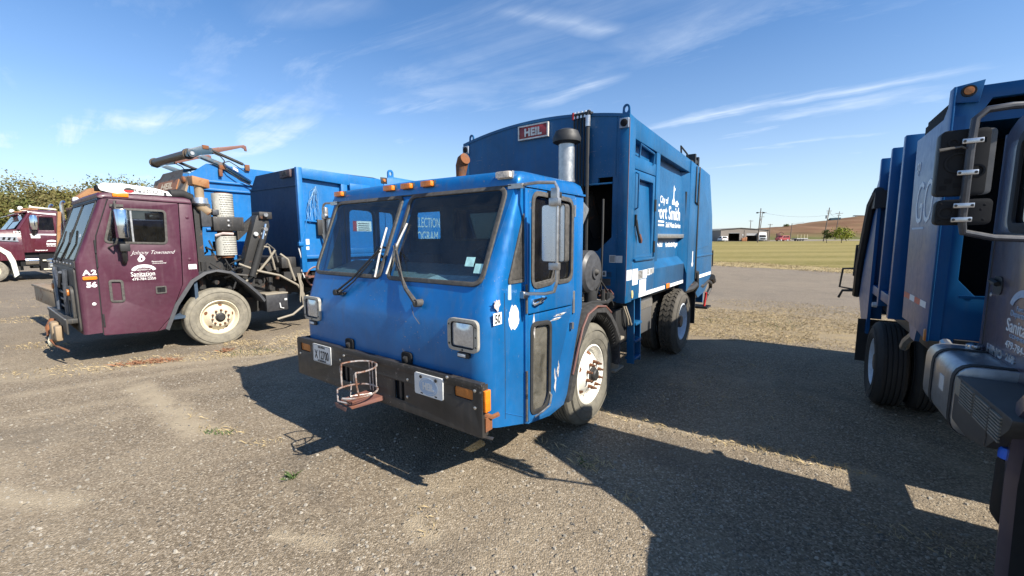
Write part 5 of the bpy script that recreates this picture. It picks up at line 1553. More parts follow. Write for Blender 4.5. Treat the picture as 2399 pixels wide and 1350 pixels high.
    one('hanging_tag', plain('beige strap', (0.50, 0.45, 0.33), 0.7), T, lambda q: q.add([(1.16, 3.38, 0.72), (1.16, 3.44, 0.72), (1.17, 3.50, 0.40), (1.17, 3.44, 0.38)], [(0, 1, 2, 3)]))
    # loading arm in front of the body
    b = MB()
    b.prism([(2.22, 1.25), (2.48, 1.15), (2.80, 2.18), (2.78, 2.40), (2.64, 2.44), (2.56, 2.36)], MX, 0.80, 1.05)
    b.box(0.74, 1.1, 2.60, 2.84, 2.32, 2.46)
    b.build('loading_arm', CHASSIS, T, 0.012)
    one('arm_link', BLACK, T, lambda q: (q.prism([(2.20, 2.02), (2.30, 1.90), (2.66, 2.26), (2.62, 2.40)], MX, 0.70, 0.82), q.tube([(0.76, 2.28, 2.0), (0.76, 2.15, 1.5), (0.76, 2.1, 1.2)], 0.035, 8)))
    one('arm_cylinder', RUBBER, T, lambda q: (q.cyl((1.12, 2.38, 1.2), (1.12, 2.62, 1.92), 0.055, n=14),))
    one('cylinder_rod', CHROME, T, lambda q: q.cyl((1.12, 2.62, 1.92), (1.12, 2.70, 2.22), 0.028, n=10))
    one('pivot_pin', STEEL, T, lambda q: [q.cyl((0.70, y, z), (1.16, y, z), 0.04, n=12) for y, z in ((2.70, 2.40), (2.68, 2.12))])
    one('arm_bolt_cap', PLATEW, T, lambda q: [q.lathe([(0.045, 0), (0.035, 0.03), (0, 0.035)], (1.08, y, 2.02), 'x', 10) for y in (2.52, 2.66)])
    one('blue_stripe', BLUEL, T, lambda q: q.box(0.70, 0.76, 2.22, 2.27, 1.40, 2.02))
    one('folded_arm_beam', BLACK, T, lambda q: q.box(-1.1, 1.12, 2.95, 3.25, 1.32, 1.55), 0.02)
    # ---- body
    y0, y1, zt_ = 3.335, 9.2, 3.39
    b = MB()
    pr_ = [(-0.76, zt_), (1.2, zt_), (1.2, 1.22), (-1.2, 1.22), (-1.12, 3.05)]
    b.plate(pr_, [], MY, y0, y0 + 0.05)
    bf = b.build('body_front', BLUESHADE, T)
    one('front_band', BLUESHADE, bf, lambda q: q.plate([(-1.11, 3.06), (1.15, 3.02), (1.15, 3.06), (-1.10, 3.10)], [], MY, y0 - 0.02, y0 - 0.001))
    bd = one('badge', plain('dull badge', (0.075, 0.05, 0.055), 0.6), T, lambda q: q.box(0.55, 1.0, y0 - 0.05, y0 - 0.002, 3.22, 3.375), 0.006)
    text('lettering', 'HEIL', 0.12, (0.775, y0 - 0.052, 3.25), (1, 0, 0), (0, 0, 1), GASKET, bd, xs=1.0, bold=0.005, ext=0.004)
    for sx in (1, -1):
        if sx < 0:
            one('side_wall', BLUEL, T, lambda q: q.plate([(y0 + 0.05, 1.24), (y1, 1.24), (y1, 3.3), (y0 + 0.05, 3.05)], [], MX, -1.15, -1.13))
            continue
        b = MB()
        b.plate([(y0 + 0.051, 1.24), (y1, 1.24), (y1, 3.3), (y0 + 0.051, 3.38)], [], MX, 1.09, 1.11)
        sw = b.build('side_wall', BLUEL, T)
        one('front_post', BLUEL, sw, lambda q: q.box(1.112, 1.205, y0 - 0.004, 3.44, 1.22, 3.405), 0.006)
        one('top_rail', BLUEL, sw, lambda q: q.plate([(3.442, 3.19), (5.42, 3.10), (5.42, 3.36), (3.442, 3.404)], [], MX, 1.112, 1.203), 0.006)
        one('post', BLUEL, sw, lambda q: q.box(1.112, 1.200, 4.32, 4.47, 1.6, 3.20), 0.006)
        one('post', BLUEL, sw, lambda q: q.box(1.112, 1.200, 5.30, 5.46, 1.6, 3.30), 0.006)
        one('window_sill', BLUEL, sw, lambda q: q.box(1.112, 1.198, 4.48, 5.29, 1.58, 1.70), 0.006)
        one('lower_rail', BLUEL, sw, lambda q: q.box(1.112, 1.198, 3.442, 5.46, 1.50, 1.575), 0.006)
        one('hood_plate', BLUEL, sw, lambda q: q.box(1.112, 1.23, 4.52, 5.05, 3.02, 3.18), 0.006)
        one('warning_decal', PLATEW, sw, lambda q: (q.box(1.1105, 1.113, 3.46, 3.56, 1.80, 1.92), q.box(1.1105, 1.113, 3.46, 3.55, 1.69, 1.76)))
        one('warning_decal', PLATEW, sw, lambda q: q.box(1.1105, 1.113, 4.62, 5.12, 2.10, 2.34))
        one('decal_band', REDP, sw, lambda q: q.box(1.1135, 1.1145, 4.62, 4.72, 2.10, 2.34))
        one('decal_print', GASKET, sw, lambda q: [q.box(1.1135, 1.1145, 4.76, 5.06, 2.12 + 0.05 * k, 2.14 + 0.05 * k) for k in range(4)])
        text('lettering', 'COLLECTION', 0.38, (1.206, 6.72, 2.225), rt, up, FADED, sw, xs=0.50)
        text('lettering', 'PROGRAM', 0.38, (1.206, 6.72, 1.85), rt, up, FADED, sw, xs=0.56)
        one('rear_panel', BLUEL, sw, lambda q: q.plate([(5.47, 1.3), (9.1, 1.3), (9.1, 3.35), (5.75, 3.46), (5.47, 3.40)], [], MX, 1.112, 1.204), 0.006)
    # low equipment bay
    one('equipment_bay', DARK, T, lambda q: q.box(0.4, 1.05, 3.6, 4.9, 0.85, 1.50))
    one('bay_shelf', BLUEL, T, lambda q: [q.box(1.0, 1.14, 4.0 + 0.0 * k, 5.2, 0.95 + 0.17 * k, 0.99 + 0.17 * k) for k in range(3)])
    one('bay_hose', RUSTR, T, lambda q: q.tube([(1.1, 3.7 + 0.25 * math.cos(a), 1.1 + 0.22 * math.sin(a)) for a in [2 * math.pi * k / 16 for k in range(14)]], 0.02, 6))
    b = MB()
    b.plate([(-0.78, 3.36), (1.1, 3.385), (1.1, 3.365), (-0.78, 3.34)], [], MY, y0 + 0.05, 5.4)
    b.build('body_roof', BLUED, T)
    one('roof_dome', BLACK, T, lambda q: q.loft([[(1.08 * math.cos(math.pi * k / 10), y, 3.35 + 0.15 * math.sin(math.pi * k / 10)) for k in range(11)] for y in (4.6, 5.4)]))
    lg = one('lifting_lug', BLUEL, T, lambda q: q.plate([(5.62, 3.42), (5.80, 3.42), (5.80, 3.5)] + [(5.71 + 0.09 * math.cos(a), 3.55 + 0.09 * math.sin(a)) for a in [math.pi * k / 8 for k in range(9)]] + [(5.62, 3.5)], [[(5.71 + 0.045 * math.cos(a), 3.54 + 0.05 * math.sin(a)) for a in [2 * math.pi * k / 10 for k in range(10)]]], MX, 1.13, 1.16))
    one('marker_lamp', BLACKL, T, lambda q: q.box(1.18, 1.215, 5.38, 5.56, 3.27, 3.42), 0.01)
    one('lens', AMBERD, T, lambda q: q.lathe([(0.045, 0), (0.035, 0.02), (0, 0.024)], (1.215, 5.47, 3.345), 'x', 12))
    # torn wires hanging on the body side, with a bare conduit frame
    b = MB()
    for k in range(16):
        yy = 3.5 + 0.30 * rs.random()
        p = [(1.13, 3.74 + 0.03 * rs.random(), 3.02 + 0.04 * rs.random())]
        for j in range(5):
            p.append((1.13 + 0.05 * rs.random(), p[-1][1] + (yy - p[-1][1]) * 0.45 + 0.07 * (rs.random() - 0.5), p[-1][2] - 0.10 - 0.08 * rs.random()))
        b.tube(p, 0.0035, 4)
    b.build('torn_wires', WIRE, T, split=False, smooth=False)['kind'] = 'stuff'
    one('conduit', BLUEL, T, lambda q: (q.tube([(1.14, 3.40, 2.32), (1.16, 3.9, 2.28), (1.16, 4.3, 2.24)], 0.02, 6), q.tube([(1.14, 3.44, 2.26), (1.16, 3.35, 1.95), (1.16, 3.33, 1.85)], 0.014, 5), q.tube([(1.15, 3.5, 2.3), (1.2, 3.42, 2.05), (1.2, 3.35, 1.85)], 0.014, 5)))
    one('junction_box', BLUEL, T, lambda q: q.box(1.16, 1.23, 3.28, 3.38, 1.78, 1.86), 0.006)
    one('valve_block', BLACKL, T, lambda q: (q.box(1.12, 1.2, 3.72, 3.95, 2.0, 2.34), q.tube([(1.16, 3.8, 2.1), (1.2, 3.85, 1.9), (1.18, 3.9, 1.7)], 0.03, 6)), 0.01)
    one('cable_strap', PLATEW, T, lambda q: q.tube([(1.15, 3.30, 1.75), (1.17, 3.33, 1.55), (1.16, 3.38, 1.42), (1.17, 3.33, 1.25), (1.17, 3.38, 1.1)], 0.012, 5))
    one('rusty_step', RUSTR, T, lambda q: (q.box(1.1, 1.3, 3.40, 3.72, 1.10, 1.13), q.box(1.1, 1.12, 3.40, 3.44, 1.10, 1.34)))
    b = MB()
    for sx in (1, -1):
        b.box(sx * 0.43 - 0.04, sx * 0.43 + 0.04, 0.4, 9.0, 0.72, 1.0)
    b.cyl((-1.0, 1.77, 0.5), (1.0, 1.77, 0.5), 0.07)
    b.cyl((-1.0, 5.4, 0.52), (1.0, 5.4, 0.52), 0.13)
    b.box(-0.9, 1.0, 3.2, 9.0, 1.05, 1.22)
    b.box(-0.8, 0.8, 0.5, 2.8, 0.45, 0.75)
    b.build('chassis', CHASSIS, T)
    return T


maroon_truck()


# ------------------------------------------------------------------ rusty front-loading truck behind it
def front_loader():
    T = thing('garbage_truck', 'rusty front-loading garbage truck with raised fork arms, parked behind the maroon cab-over truck', 'truck', (-10.148, 9.183, 0), 0.6)
    b = MB()
    b.plate(rpoly([(-1.15, 0.6), (1.15, 0.6), (1.15, 1.55), (-1.15, 1.55)], 0.05), [], MY, 0.26, 0.32)
    for sx in (1, -1):
        b.plate([(0.33, 0.55), (1.65, 0.55), (1.65, 2.6), (0.62, 2.6), (0.33, 1.55)], [rpoly([(0.57, 1.75), (1.45, 1.75), (1.45, 2.4), (0.72, 2.4)], 0.05)], MX, sx * 1.12, sx * 1.16)
    b.box(-1.16, 1.16, 1.65, 1.7, 0.6, 2.6)
    b.build('cab', rusty('brown cab paint', (0.05, 0.034, 0.028), 0.3, 0.6), T)
    one('cab_roof', RUSTO, T, lambda q: q.box(-1.18, 1.18, 0.55, 1.72, 2.60, 2.70), 0.03)
    one('windshield', WS, T, lambda q: q.add([(-1.05, 0.32, 1.58), (1.05, 0.32, 1.58), (1.05, 0.60, 2.56), (-1.05, 0.60, 2.56)], [(0, 1, 2, 3)]))
    for x in (-1.12, 0.0, 1.08):
        one('windshield_pillar', RUSTO if x < 0 else DARK, T, lambda q: q.add([(x - 0.06, 0.29, 1.55), (x + 0.06, 0.29, 1.55), (x + 0.06, 0.40, 2.6), (x - 0.06, 0.40, 2.6), (x - 0.06, 0.34, 1.55), (x + 0.06, 0.34, 1.55), (x + 0.06, 0.46, 2.6), (x - 0.06, 0.46, 2.6)], [(0, 1, 2, 3), (4, 7, 6, 5), (0, 4, 5, 1), (1, 5, 6, 2), (2, 6, 7, 3), (3, 7, 4, 0)]))
    one('cab_interior', INTER, T, lambda q: (q.box(-1.0, 1.0, 0.8, 1.3, 0.7, 1.9),))
    one('bumper', RUSTP, T, lambda q: (q.box(-1.22, 1.22, -0.12, 0.0, 0.52, 0.90), q.box(-1.22, 1.22, -0.16, 0.05, 0.86, 0.92)), 0.02)
    # canopy above the cab
    b = MB()
    b.prism([(0.32, 2.72), (0.32, 2.78), (0.56, 3.0), (1.30, 3.10), (1.30, 2.72)], MX, 0.85, 1.2)
    b.build('cab_canopy', RUSTO, T)
    # hopper front with the maker's plate
    b = MB()
    HPM = lambda u, v, w: (u, 2.16 + 0.30 * (v - 2.9) + w if v > 2.9 else 2.16 + w, v)
    b.plate([(-1.2, 1.2), (1.2, 1.2), (1.2, 2.9), (-1.2, 2.9)], [], HPM, 0.0, 0.05)
    b.plate([(-1.2, 2.9001), (1.2, 2.9001), (1.2, 3.46), (-1.2, 3.52)], [], HPM, 0.0, 0.05)
    b.build('hopper_front', RUSTP, T)
    one('bright_pivot', RUST, T, lambda q: q.lathe([(0.09, 0), (0.09, 0.05), (0.05, 0.07), (0, 0.07)], (1.04, 2.29, 3.37), 'y', 14, -1))
    pl = one('badge', ORANGEW, T, lambda q: q.plate(rect(-0.75, 0.66, 3.17, 3.43), [], HPM, -0.025, -0.001))
    text('lettering', 'HEIL', 0.24, (-0.05, 2.16 + 0.30 * 0.325 - 0.0275, 3.215), (1, 0, 0), (0, 0.30, 1), plain('pale old lettering', (0.66, 0.58, 0.42), 0.7), pl, xs=1.75, bold=0.006)
    b = MB()
    b.loft([[(-1.1, 2.36, 3.44), (0.7, 2.36, 3.44)], [(-0.9, 2.45, 3.70), (0.55, 2.45, 3.70)], [(-0.7, 2.9, 3.78), (0.5, 2.9, 3.78)]])
    b.build('hopper_hood', RUSTP, T)
    # body
    b = MB()
    b.plate([(2.34, 1.2), (9.0, 1.2), (9.0, 3.80), (2.74, 3.81), (2.34, 3.50)], [], MX, 1.14, 1.18)
    sw = b.build('side_wall', BLUEL, T)
    for z in (3.40, 3.20, 2.2):
        one('side_rail', BLUEL, sw, lambda q: q.box(1.18, 1.235, 2.6, 8.9, z - 0.05, z), 0.006)
    b = MB()
    b.plate([(2.34, 1.2), (9.0, 1.2), (9.0, 3.80), (2.74, 3.81), (2.34, 3.50)], [], MX, -1.18, -1.14)
    b.box(-1.14, 1.14, 3.2, 9.0, 3.74, 3.80)
    b.build('body_shell', BLUEL, T)
    # arms and cross tube
    one('cross_tube', TUBEB, T, lambda q: q.cyl((-1.20, 2.40, 4.03), (1.18, 2.40, 4.00), 0.10, n=20))
    one('tube_flange', TUBEB, T, lambda q: (q.cyl((-1.26, 2.40, 4.03), (-1.20, 2.40, 4.03), 0.125, n=20),))
    one('tube_flange', TUBEB, T, lambda q: (q.cyl((1.06, 2.40, 4.00), (1.12, 2.40, 4.00), 0.13, n=20),))
    for sx in (1, -1):
        X = lambda a, b: sorted((sx * a, sx * b))
        one('arm_elbow', OLDBLUE, T, lambda q: q.prism([(2.30, 3.92), (2.44, 3.89), (2.60, 3.99), (2.90, 4.06), (2.88, 4.19), (2.70, 4.235), (2.62, 4.21), (2.36, 4.10)], MX, *X(1.20, 1.235)), 0.005)
        one('elbow_boss', OLDBLUE, T, lambda q: q.cyl((sx * 1.235, 2.42, 4.0), (sx * 1.275, 2.42, 4.0), 0.085, n=18))
        one('elbow_pin', STEEL, T, lambda q: q.cyl((sx * 1.275, 2.42, 4.0), (sx * 1.29, 2.42, 4.0), 0.045, n=14))
        one('elbow_cap', RUST, T, lambda q: q.box(*X(1.19, 1.25), 2.66, 2.80, 4.15, 4.245), 0.01)
        one('fork', RUSTR, T, lambda q: q.prism([(2.82, 4.05), (3.60, 4.345), (3.66, 4.325), (3.68, 4.27), (3.73, 4.27), (3.72, 4.40), (3.66, 4.425), (2.82, 4.20)], MX, *X(1.10, 1.13)), 0.004)
        ma = one('main_arm', OLDBLUE, T, lambda q: q.prism([(2.52, 3.93), (2.66, 4.0), (3.12, 3.865), (3.74, 3.50), (3.72, 3.40), (3.05, 3.74)], MX, *X(1.195, 1.225)), 0.004)
        one('arm_stiffener', OLDBLUE, ma, lambda q: q.prism([(2.60, 3.93), (2.66, 3.965), (3.10, 3.83), (3.72, 3.47), (3.70, 3.43), (3.05, 3.78)], MX, *X(1.225, 1.25)), 0.003)
        one('cylinder_rod', CHROME, T, lambda q: q.tube([(sx * 1.265, 3.10, 3.82), (sx * 1.265, 3.40, 3.66), (sx * 1.265, 3.72, 3.47)], 0.022, 8))
        one('arm_cylinder', BLACK, T, lambda q: q.tube([(sx * 1.22, 2.86, 4.16), (sx * 1.22, 2.98, 4.10), (sx * 1.22, 3.56, 3.90)], [0.022, 0.040, 0.040], 10))
        one('cylinder_rod', CHROME, T, lambda q: q.tube([(sx * 1.22, 3.56, 3.90), (sx * 1.22, 3.66, 3.86)], 0.022, 8))
        one('rod_end', RUST, T, lambda q: q.box(*X(1.19, 1.25), 3.60, 3.72, 3.74, 3.90), 0.015)
        one('arm_hose', RUBBER, T, lambda q: q.tube([(sx * 1.26, 2.86, 4.08), (sx * 1.28, 3.02, 4.02), (sx * 1.29, 3.10, 3.92), (sx * 1.29, 3.08, 3.80), (sx * 1.29, 3.16, 3.66), (sx * 1.29, 3.45, 3.46), (sx * 1.29, 3.74, 3.34)], 0.014, 6))
        one('arm_hose', RUBBER, T, lambda q: q.tube([(sx * 1.27, 3.06, 3.86), (sx * 1.30, 3.2, 3.92), (sx * 1.30, 3.35, 3.84), (sx * 1.29, 3.6, 3.68)], 0.012, 6))
        one('pivot_block', RUST, T, lambda q: (q.box(*X(1.19, 1.27), 2.97, 3.05, 3.52, 3.70), q.box(*X(1.19, 1.28), 2.98, 3.12, 3.70, 3.80)), 0.01)
        one('warning_decal', PLATEW, T, lambda q: q.prism([(3.30, 3.70), (3.42, 3.63), (3.42, 3.76), (3.30, 3.82)], MX, *X(1.2505, 1.253)))
    for sx in (1, -1):
        wheel(T, sx * 1.17, 1.3, 0.525, sx, 0.525, 0.305, TYRED, CREAM, 'front')
        wheel(T, sx * 1.2, 6.2, 0.525, sx, 0.525, 0.30, TYRER, CREAM, 'rear')
    one('chassis', CHASSIS, T, lambda q: (q.box(-0.5, 0.5, 0.3, 9.0, 0.7, 1.0), q.box(-0.9, 0.9, 2.4, 9.0, 1.0, 1.2), q.box(-0.9, 0.9, 0.2, 2.2, 0.45, 0.75)))


front_loader()


# ------------------------------------------------------------------ maroon hooded trucks, far left
def hooded_truck():
    T = thing('hooded_truck', 'maroon hooded truck numbered 122 with white front fender, at the left edge', 'truck', (-25.368, 19.016, 0), 0.6)
    b = MB()
    b.loft([[(s * x, y, z) for (s, x, z) in ((1, 1.15, 1.0), (1, 1.17, 1.7), (1, 1.1, 2.2), (1, 0.95, h), (-1, 0.95, h), (-1, 1.1, 2.2), (-1, 1.17, 1.7), (-1, 1.15, 1.0))] for y, h in ((-0.6, 2.15), (-0.5, 2.25), (0.6, 2.38), (2.05, 2.46))])
    b.plate([(-1.1, 1.0), (1.1, 1.0), (1.05, 2.15), (-1.05, 2.15)], [], MY, -0.62, -0.58)
    b.build('hood', MAROON2, T, ang=30)
    one('hood_vent', ALU, T, lambda q: q.plate([(1.30, 1.93), (1.92, 1.87), (1.88, 2.11), (1.30, 2.13)], [[(1.42, 1.96), (1.50, 1.95), (1.54, 2.08), (1.46, 2.09)], [(1.58, 1.945), (1.66, 1.937), (1.70, 2.07), (1.62, 2.075)], [(1.74, 1.93), (1.82, 1.92), (1.84, 2.06), (1.78, 2.065)]], MX, 1.165, 1.185), 0.004)
    one('vent_dark', DARK, T, lambda q: q.plate([(1.34, 1.94), (1.90, 1.88), (1.87, 2.10), (1.34, 2.12)], [], MX, 1.16, 1.170))
    b = MB()
    b.plate([(2.05, 1.36), (3.33, 1.36), (3.33, 3.28), (2.45, 3.28), (2.08, 2.62), (2.02, 2.40)], [rpoly([(2.60, 2.42), (3.13, 2.42), (3.13, 3.06), (2.66, 3.06)], 0.05)], MX, 1.17, 1.2)
    b.plate([(2.05, 1.36), (3.33, 1.36), (3.33, 3.28), (2.45, 3.28), (2.08, 2.62), (2.02, 2.40)], [rpoly([(2.60, 2.42), (3.13, 2.42), (3.13, 3.06), (2.66, 3.06)], 0.05)], MX, -1.2, -1.17)
    b.box(-1.17, 1.17, 3.28, 3.33, 1.36, 3.28)
    b.box(-1.17, 1.17, 2.05, 2.12, 1.36, 2.46)
    b.build('cab', MAROON2, T)
    b = MB()
    prof = [(1.2, 0), (1.19, 0.07), (1.08, 0.13), (0, 0.16), (-1.08, 0.13), (-1.19, 0.07), (-1.2, 0)]
    b.loft([[(x, y, 3.27 + z * k) for x, z in prof] for y, k in ((2.30, 0.0), (2.38, 0.7), (2.7, 1.0), (3.3, 0.9), (3.36, 0.0))])
    b.build('roof', MAROON2, T, ang=40)
    one('sun_visor', MAROON2, T, lambda q: q.add([(-1.1, 1.92, 3.20), (1.1, 1.92, 3.20), (1.12, 2.40, 3.36), (-1.12, 2.40, 3.36), (-1.1, 1.92, 3.17), (1.1, 1.92, 3.17), (1.12, 2.40, 3.30), (-1.12, 2.40, 3.30)], [(0, 1, 2, 3), (4, 7, 6, 5), (0, 4, 5, 1), (1, 5, 6, 2), (2, 6, 7, 3), (3, 7, 4, 0)]))
    one('roof_stripe', WHITE, T, lambda q: q.add([(1.203, 2.42, 3.24), (1.203, 3.24, 3.16), (1.203, 3.24, 3.24), (1.203, 2.55, 3.27)], [(0, 1, 2, 3)]))
    one('windshield', WS, T, lambda q: q.add([(-1.05, 1.84, 2.50), (1.05, 1.84, 2.50), (1.05, 2.30, 3.22), (-1.05, 2.30, 3.22)], [(0, 1, 2, 3)]))
    one('corner_pillar', MAROON2, T, lambda q: [q.tube([(sx * 1.12, 1.98, 2.44), (sx * 1.12, 2.40, 3.25)], 0.09, 8) for sx in (1, -1)])
    dr = one('door', MAROON2, T, lambda q: q.plate([(2.28, 1.38), (3.19, 1.38), (3.21, 3.12), (2.58, 3.13), (2.28, 2.45)], [rpoly([(2.58, 2.41), (3.12, 2.41), (3.12, 3.05), (2.64, 3.05)], 0.04)], MX, 1.201, 1.215), 0.004)
    one('window', TINT, dr, lambda q: q.plate([(2.56, 2.40), (3.13, 2.40), (3.13, 3.06), (2.62, 3.06)], [], MX, 1.19, 1.195))
    one('white_stripe', WHITE, dr, lambda q: q.add([(1.2165, 2.30, 2.20), (1.2165, 3.18, 2.17), (1.2165, 3.18, 2.24), (1.2165, 2.30, 2.24)], [(0, 1, 2, 3)]))
    one('white_patch', WHITE, dr, lambda q: q.box(1.2152, 1.218, 2.32, 2.62, 2.04, 2.19))
    text('lettering', '122', 0.17, (1.13, 1.92, 2.25), (0, 1, 0), (0, 0, 1), LETTER, T, xs=1.15, bold=0.006)
    text('lettering', 'Sanitation', 0.12, (1.2165, 2.98, 1.72), (0, 1, 0), (0, 0, 1), LETTER, dr, xs=0.8, bold=0.004)
    one('dome_emblem', LETTER, dr, lambda q: q.prism([(2.98 + 0.17 * math.cos(a), 1.86 + 0.09 * math.sin(a)) for a in [math.pi * k / 10 for k in range(11)]], MX, 1.2155, 1.2175))
    text('lettering', '479-784-2350', 0.07, (1.2165, 2.98, 1.63), (0, 1, 0), (0, 0, 1), LETTER, dr, xs=0.95, bold=0.002)
    text('lettering', 'Department of', 0.07, (1.2165, 2.60, 1.43), (0, 1, 0), (0, 0, 1), LETTER, dr, xs=0.95, bold=0.003)
    mr = one('mirror', plain('chrome mirror', (0.75, 0.78, 0.8), 0.12, 1.0, 0.05), T, lambda q: q.lathe([(0.0, -0.37), (0.10, -0.34), (0.14, -0.2), (0.14, 0.22), (0.11, 0.34), (0.0, 0.36)], (1.42, 2.45, 2.78), 'z', 12))
    one('mirror_arm', BLACKL, T, lambda q: (q.tube([(1.2, 2.5, 3.12), (1.42, 2.45, 3.14)], 0.03, 6), q.tube([(1.2, 2.42, 2.2), (1.42, 2.45, 2.42)], 0.07, 6)))
    one('air_horn', plain('cream horn paint', (0.7, 0.64, 0.5), 0.5), T, lambda q: q.tube([(0.7, 2.45, 3.55), (0.7, 2.55, 3.53), (0.7, 3.35, 3.46)], [0.10, 0.05, 0.035], 10))
    one('beacon', WHITE, T, lambda q: q.lathe([(0.09, 0), (0.09, 0.1), (0.04, 0.15), (0, 0.16)], (0.4, 2.2, 3.42), 'z', 12))
    one('beacon_base', ORANGEW, T, lambda q: q.box(0.3, 1.0, 2.2, 2.7, 3.40, 3.45))
    one('exhaust_stack', CHROME, T, lambda q: q.tube([(0.7, 3.55, 1.5), (0.7, 3.55, 3.7), (0.72, 3.58, 3.82), (0.80, 3.64, 3.88)], 0.07, 10))
    fend = [(-0.1, 0.9), (0.05, 1.35), (0.4, 1.68), (0.9, 1.80), (1.32, 1.66), (1.62, 1.38), (1.74, 1.0), (1.80, 0.32)]
    for sx in (1, -1):
        b = MB()
        b.loft([[(sx * 0.75, y, z), (sx * 1.19, y, z), (sx * 1.21, y - 0.16 * (1 if y > 0.9 else -1) * min(1, abs(y - 0.9) * 1.3), z - 0.13), (sx * 0.75, y - 0.16 * (1 if y > 0.9 else -1) * min(1, abs(y - 0.9) * 1.3), z - 0.13)] for y, z in fend], True)
        b.build('fender', plain('off white fender', (0.60, 0.60, 0.52), 0.6), T, ang=45)
        wheel(T, sx * 1.15, 0.97, 0.53, sx, 0.53, 0.30, TYRED, CREAM, 'front')
        wheel(T, sx * 1.2, 6.0, 0.53, sx, 0.53, 0.30, TYRER, CREAM, 'rear')
    one('fuel_tank', CHROME, T, lambda q: q.cyl((1.0, 2.05, 0.95), (1.0, 2.48, 0.95), 0.20, n=20))
    one('step_tread', plain('cream step', (0.65, 0.6, 0.45), 0.5), T, lambda q: [q.box(0.9, 1.2, 2.60, 3.05, z, z + 0.06) for z in (0.93, 0.50)])
    one('step_frame', DARK, T, lambda q: (q.box(0.7, 1.1, 2.52, 3.3, 0.45, 1.34), q.box(0.7, 1.05, 1.9, 2.52, 0.7, 1.34)))
    one('chassis', CHASSIS, T, lambda q: (q.box(-0.5, 0.5, -0.6, 8.5, 0.7, 1.05), q.box(-0.8, 0.8, -0.8, 2.0, 0.5, 1.2)))
    one('bumper', CHROME, T, lambda q: q.box(-1.2, 1.2, -0.95, -0.8, 0.5, 0.85), 0.03)
    one('dump_body', MAROON2, T, lambda q: (q.box(-1.2, 1.2, 3.9, 8.5, 1.2, 2.9),), 0.02)
    return T


h1 = hooded_truck()
h2 = copy_tree(h1)
h2.location = (-25.368 + 0.8253 * -3.4 + 0.5646 * 0.08, 19.016 + 0.5646 * 3.4 + 0.8253 * 0.08, 0)
h2['label'] = 'second maroon hooded truck, mostly hidden behind the one numbered 122'
for o in (h1, h2):
    o['group'] = 'maroon hooded trucks parked at the far left'
for ch in list(h2.children):            # the number belongs to the first truck only
    if ch.name.startswith('lettering'):
        bpy.data.objects.remove(ch)


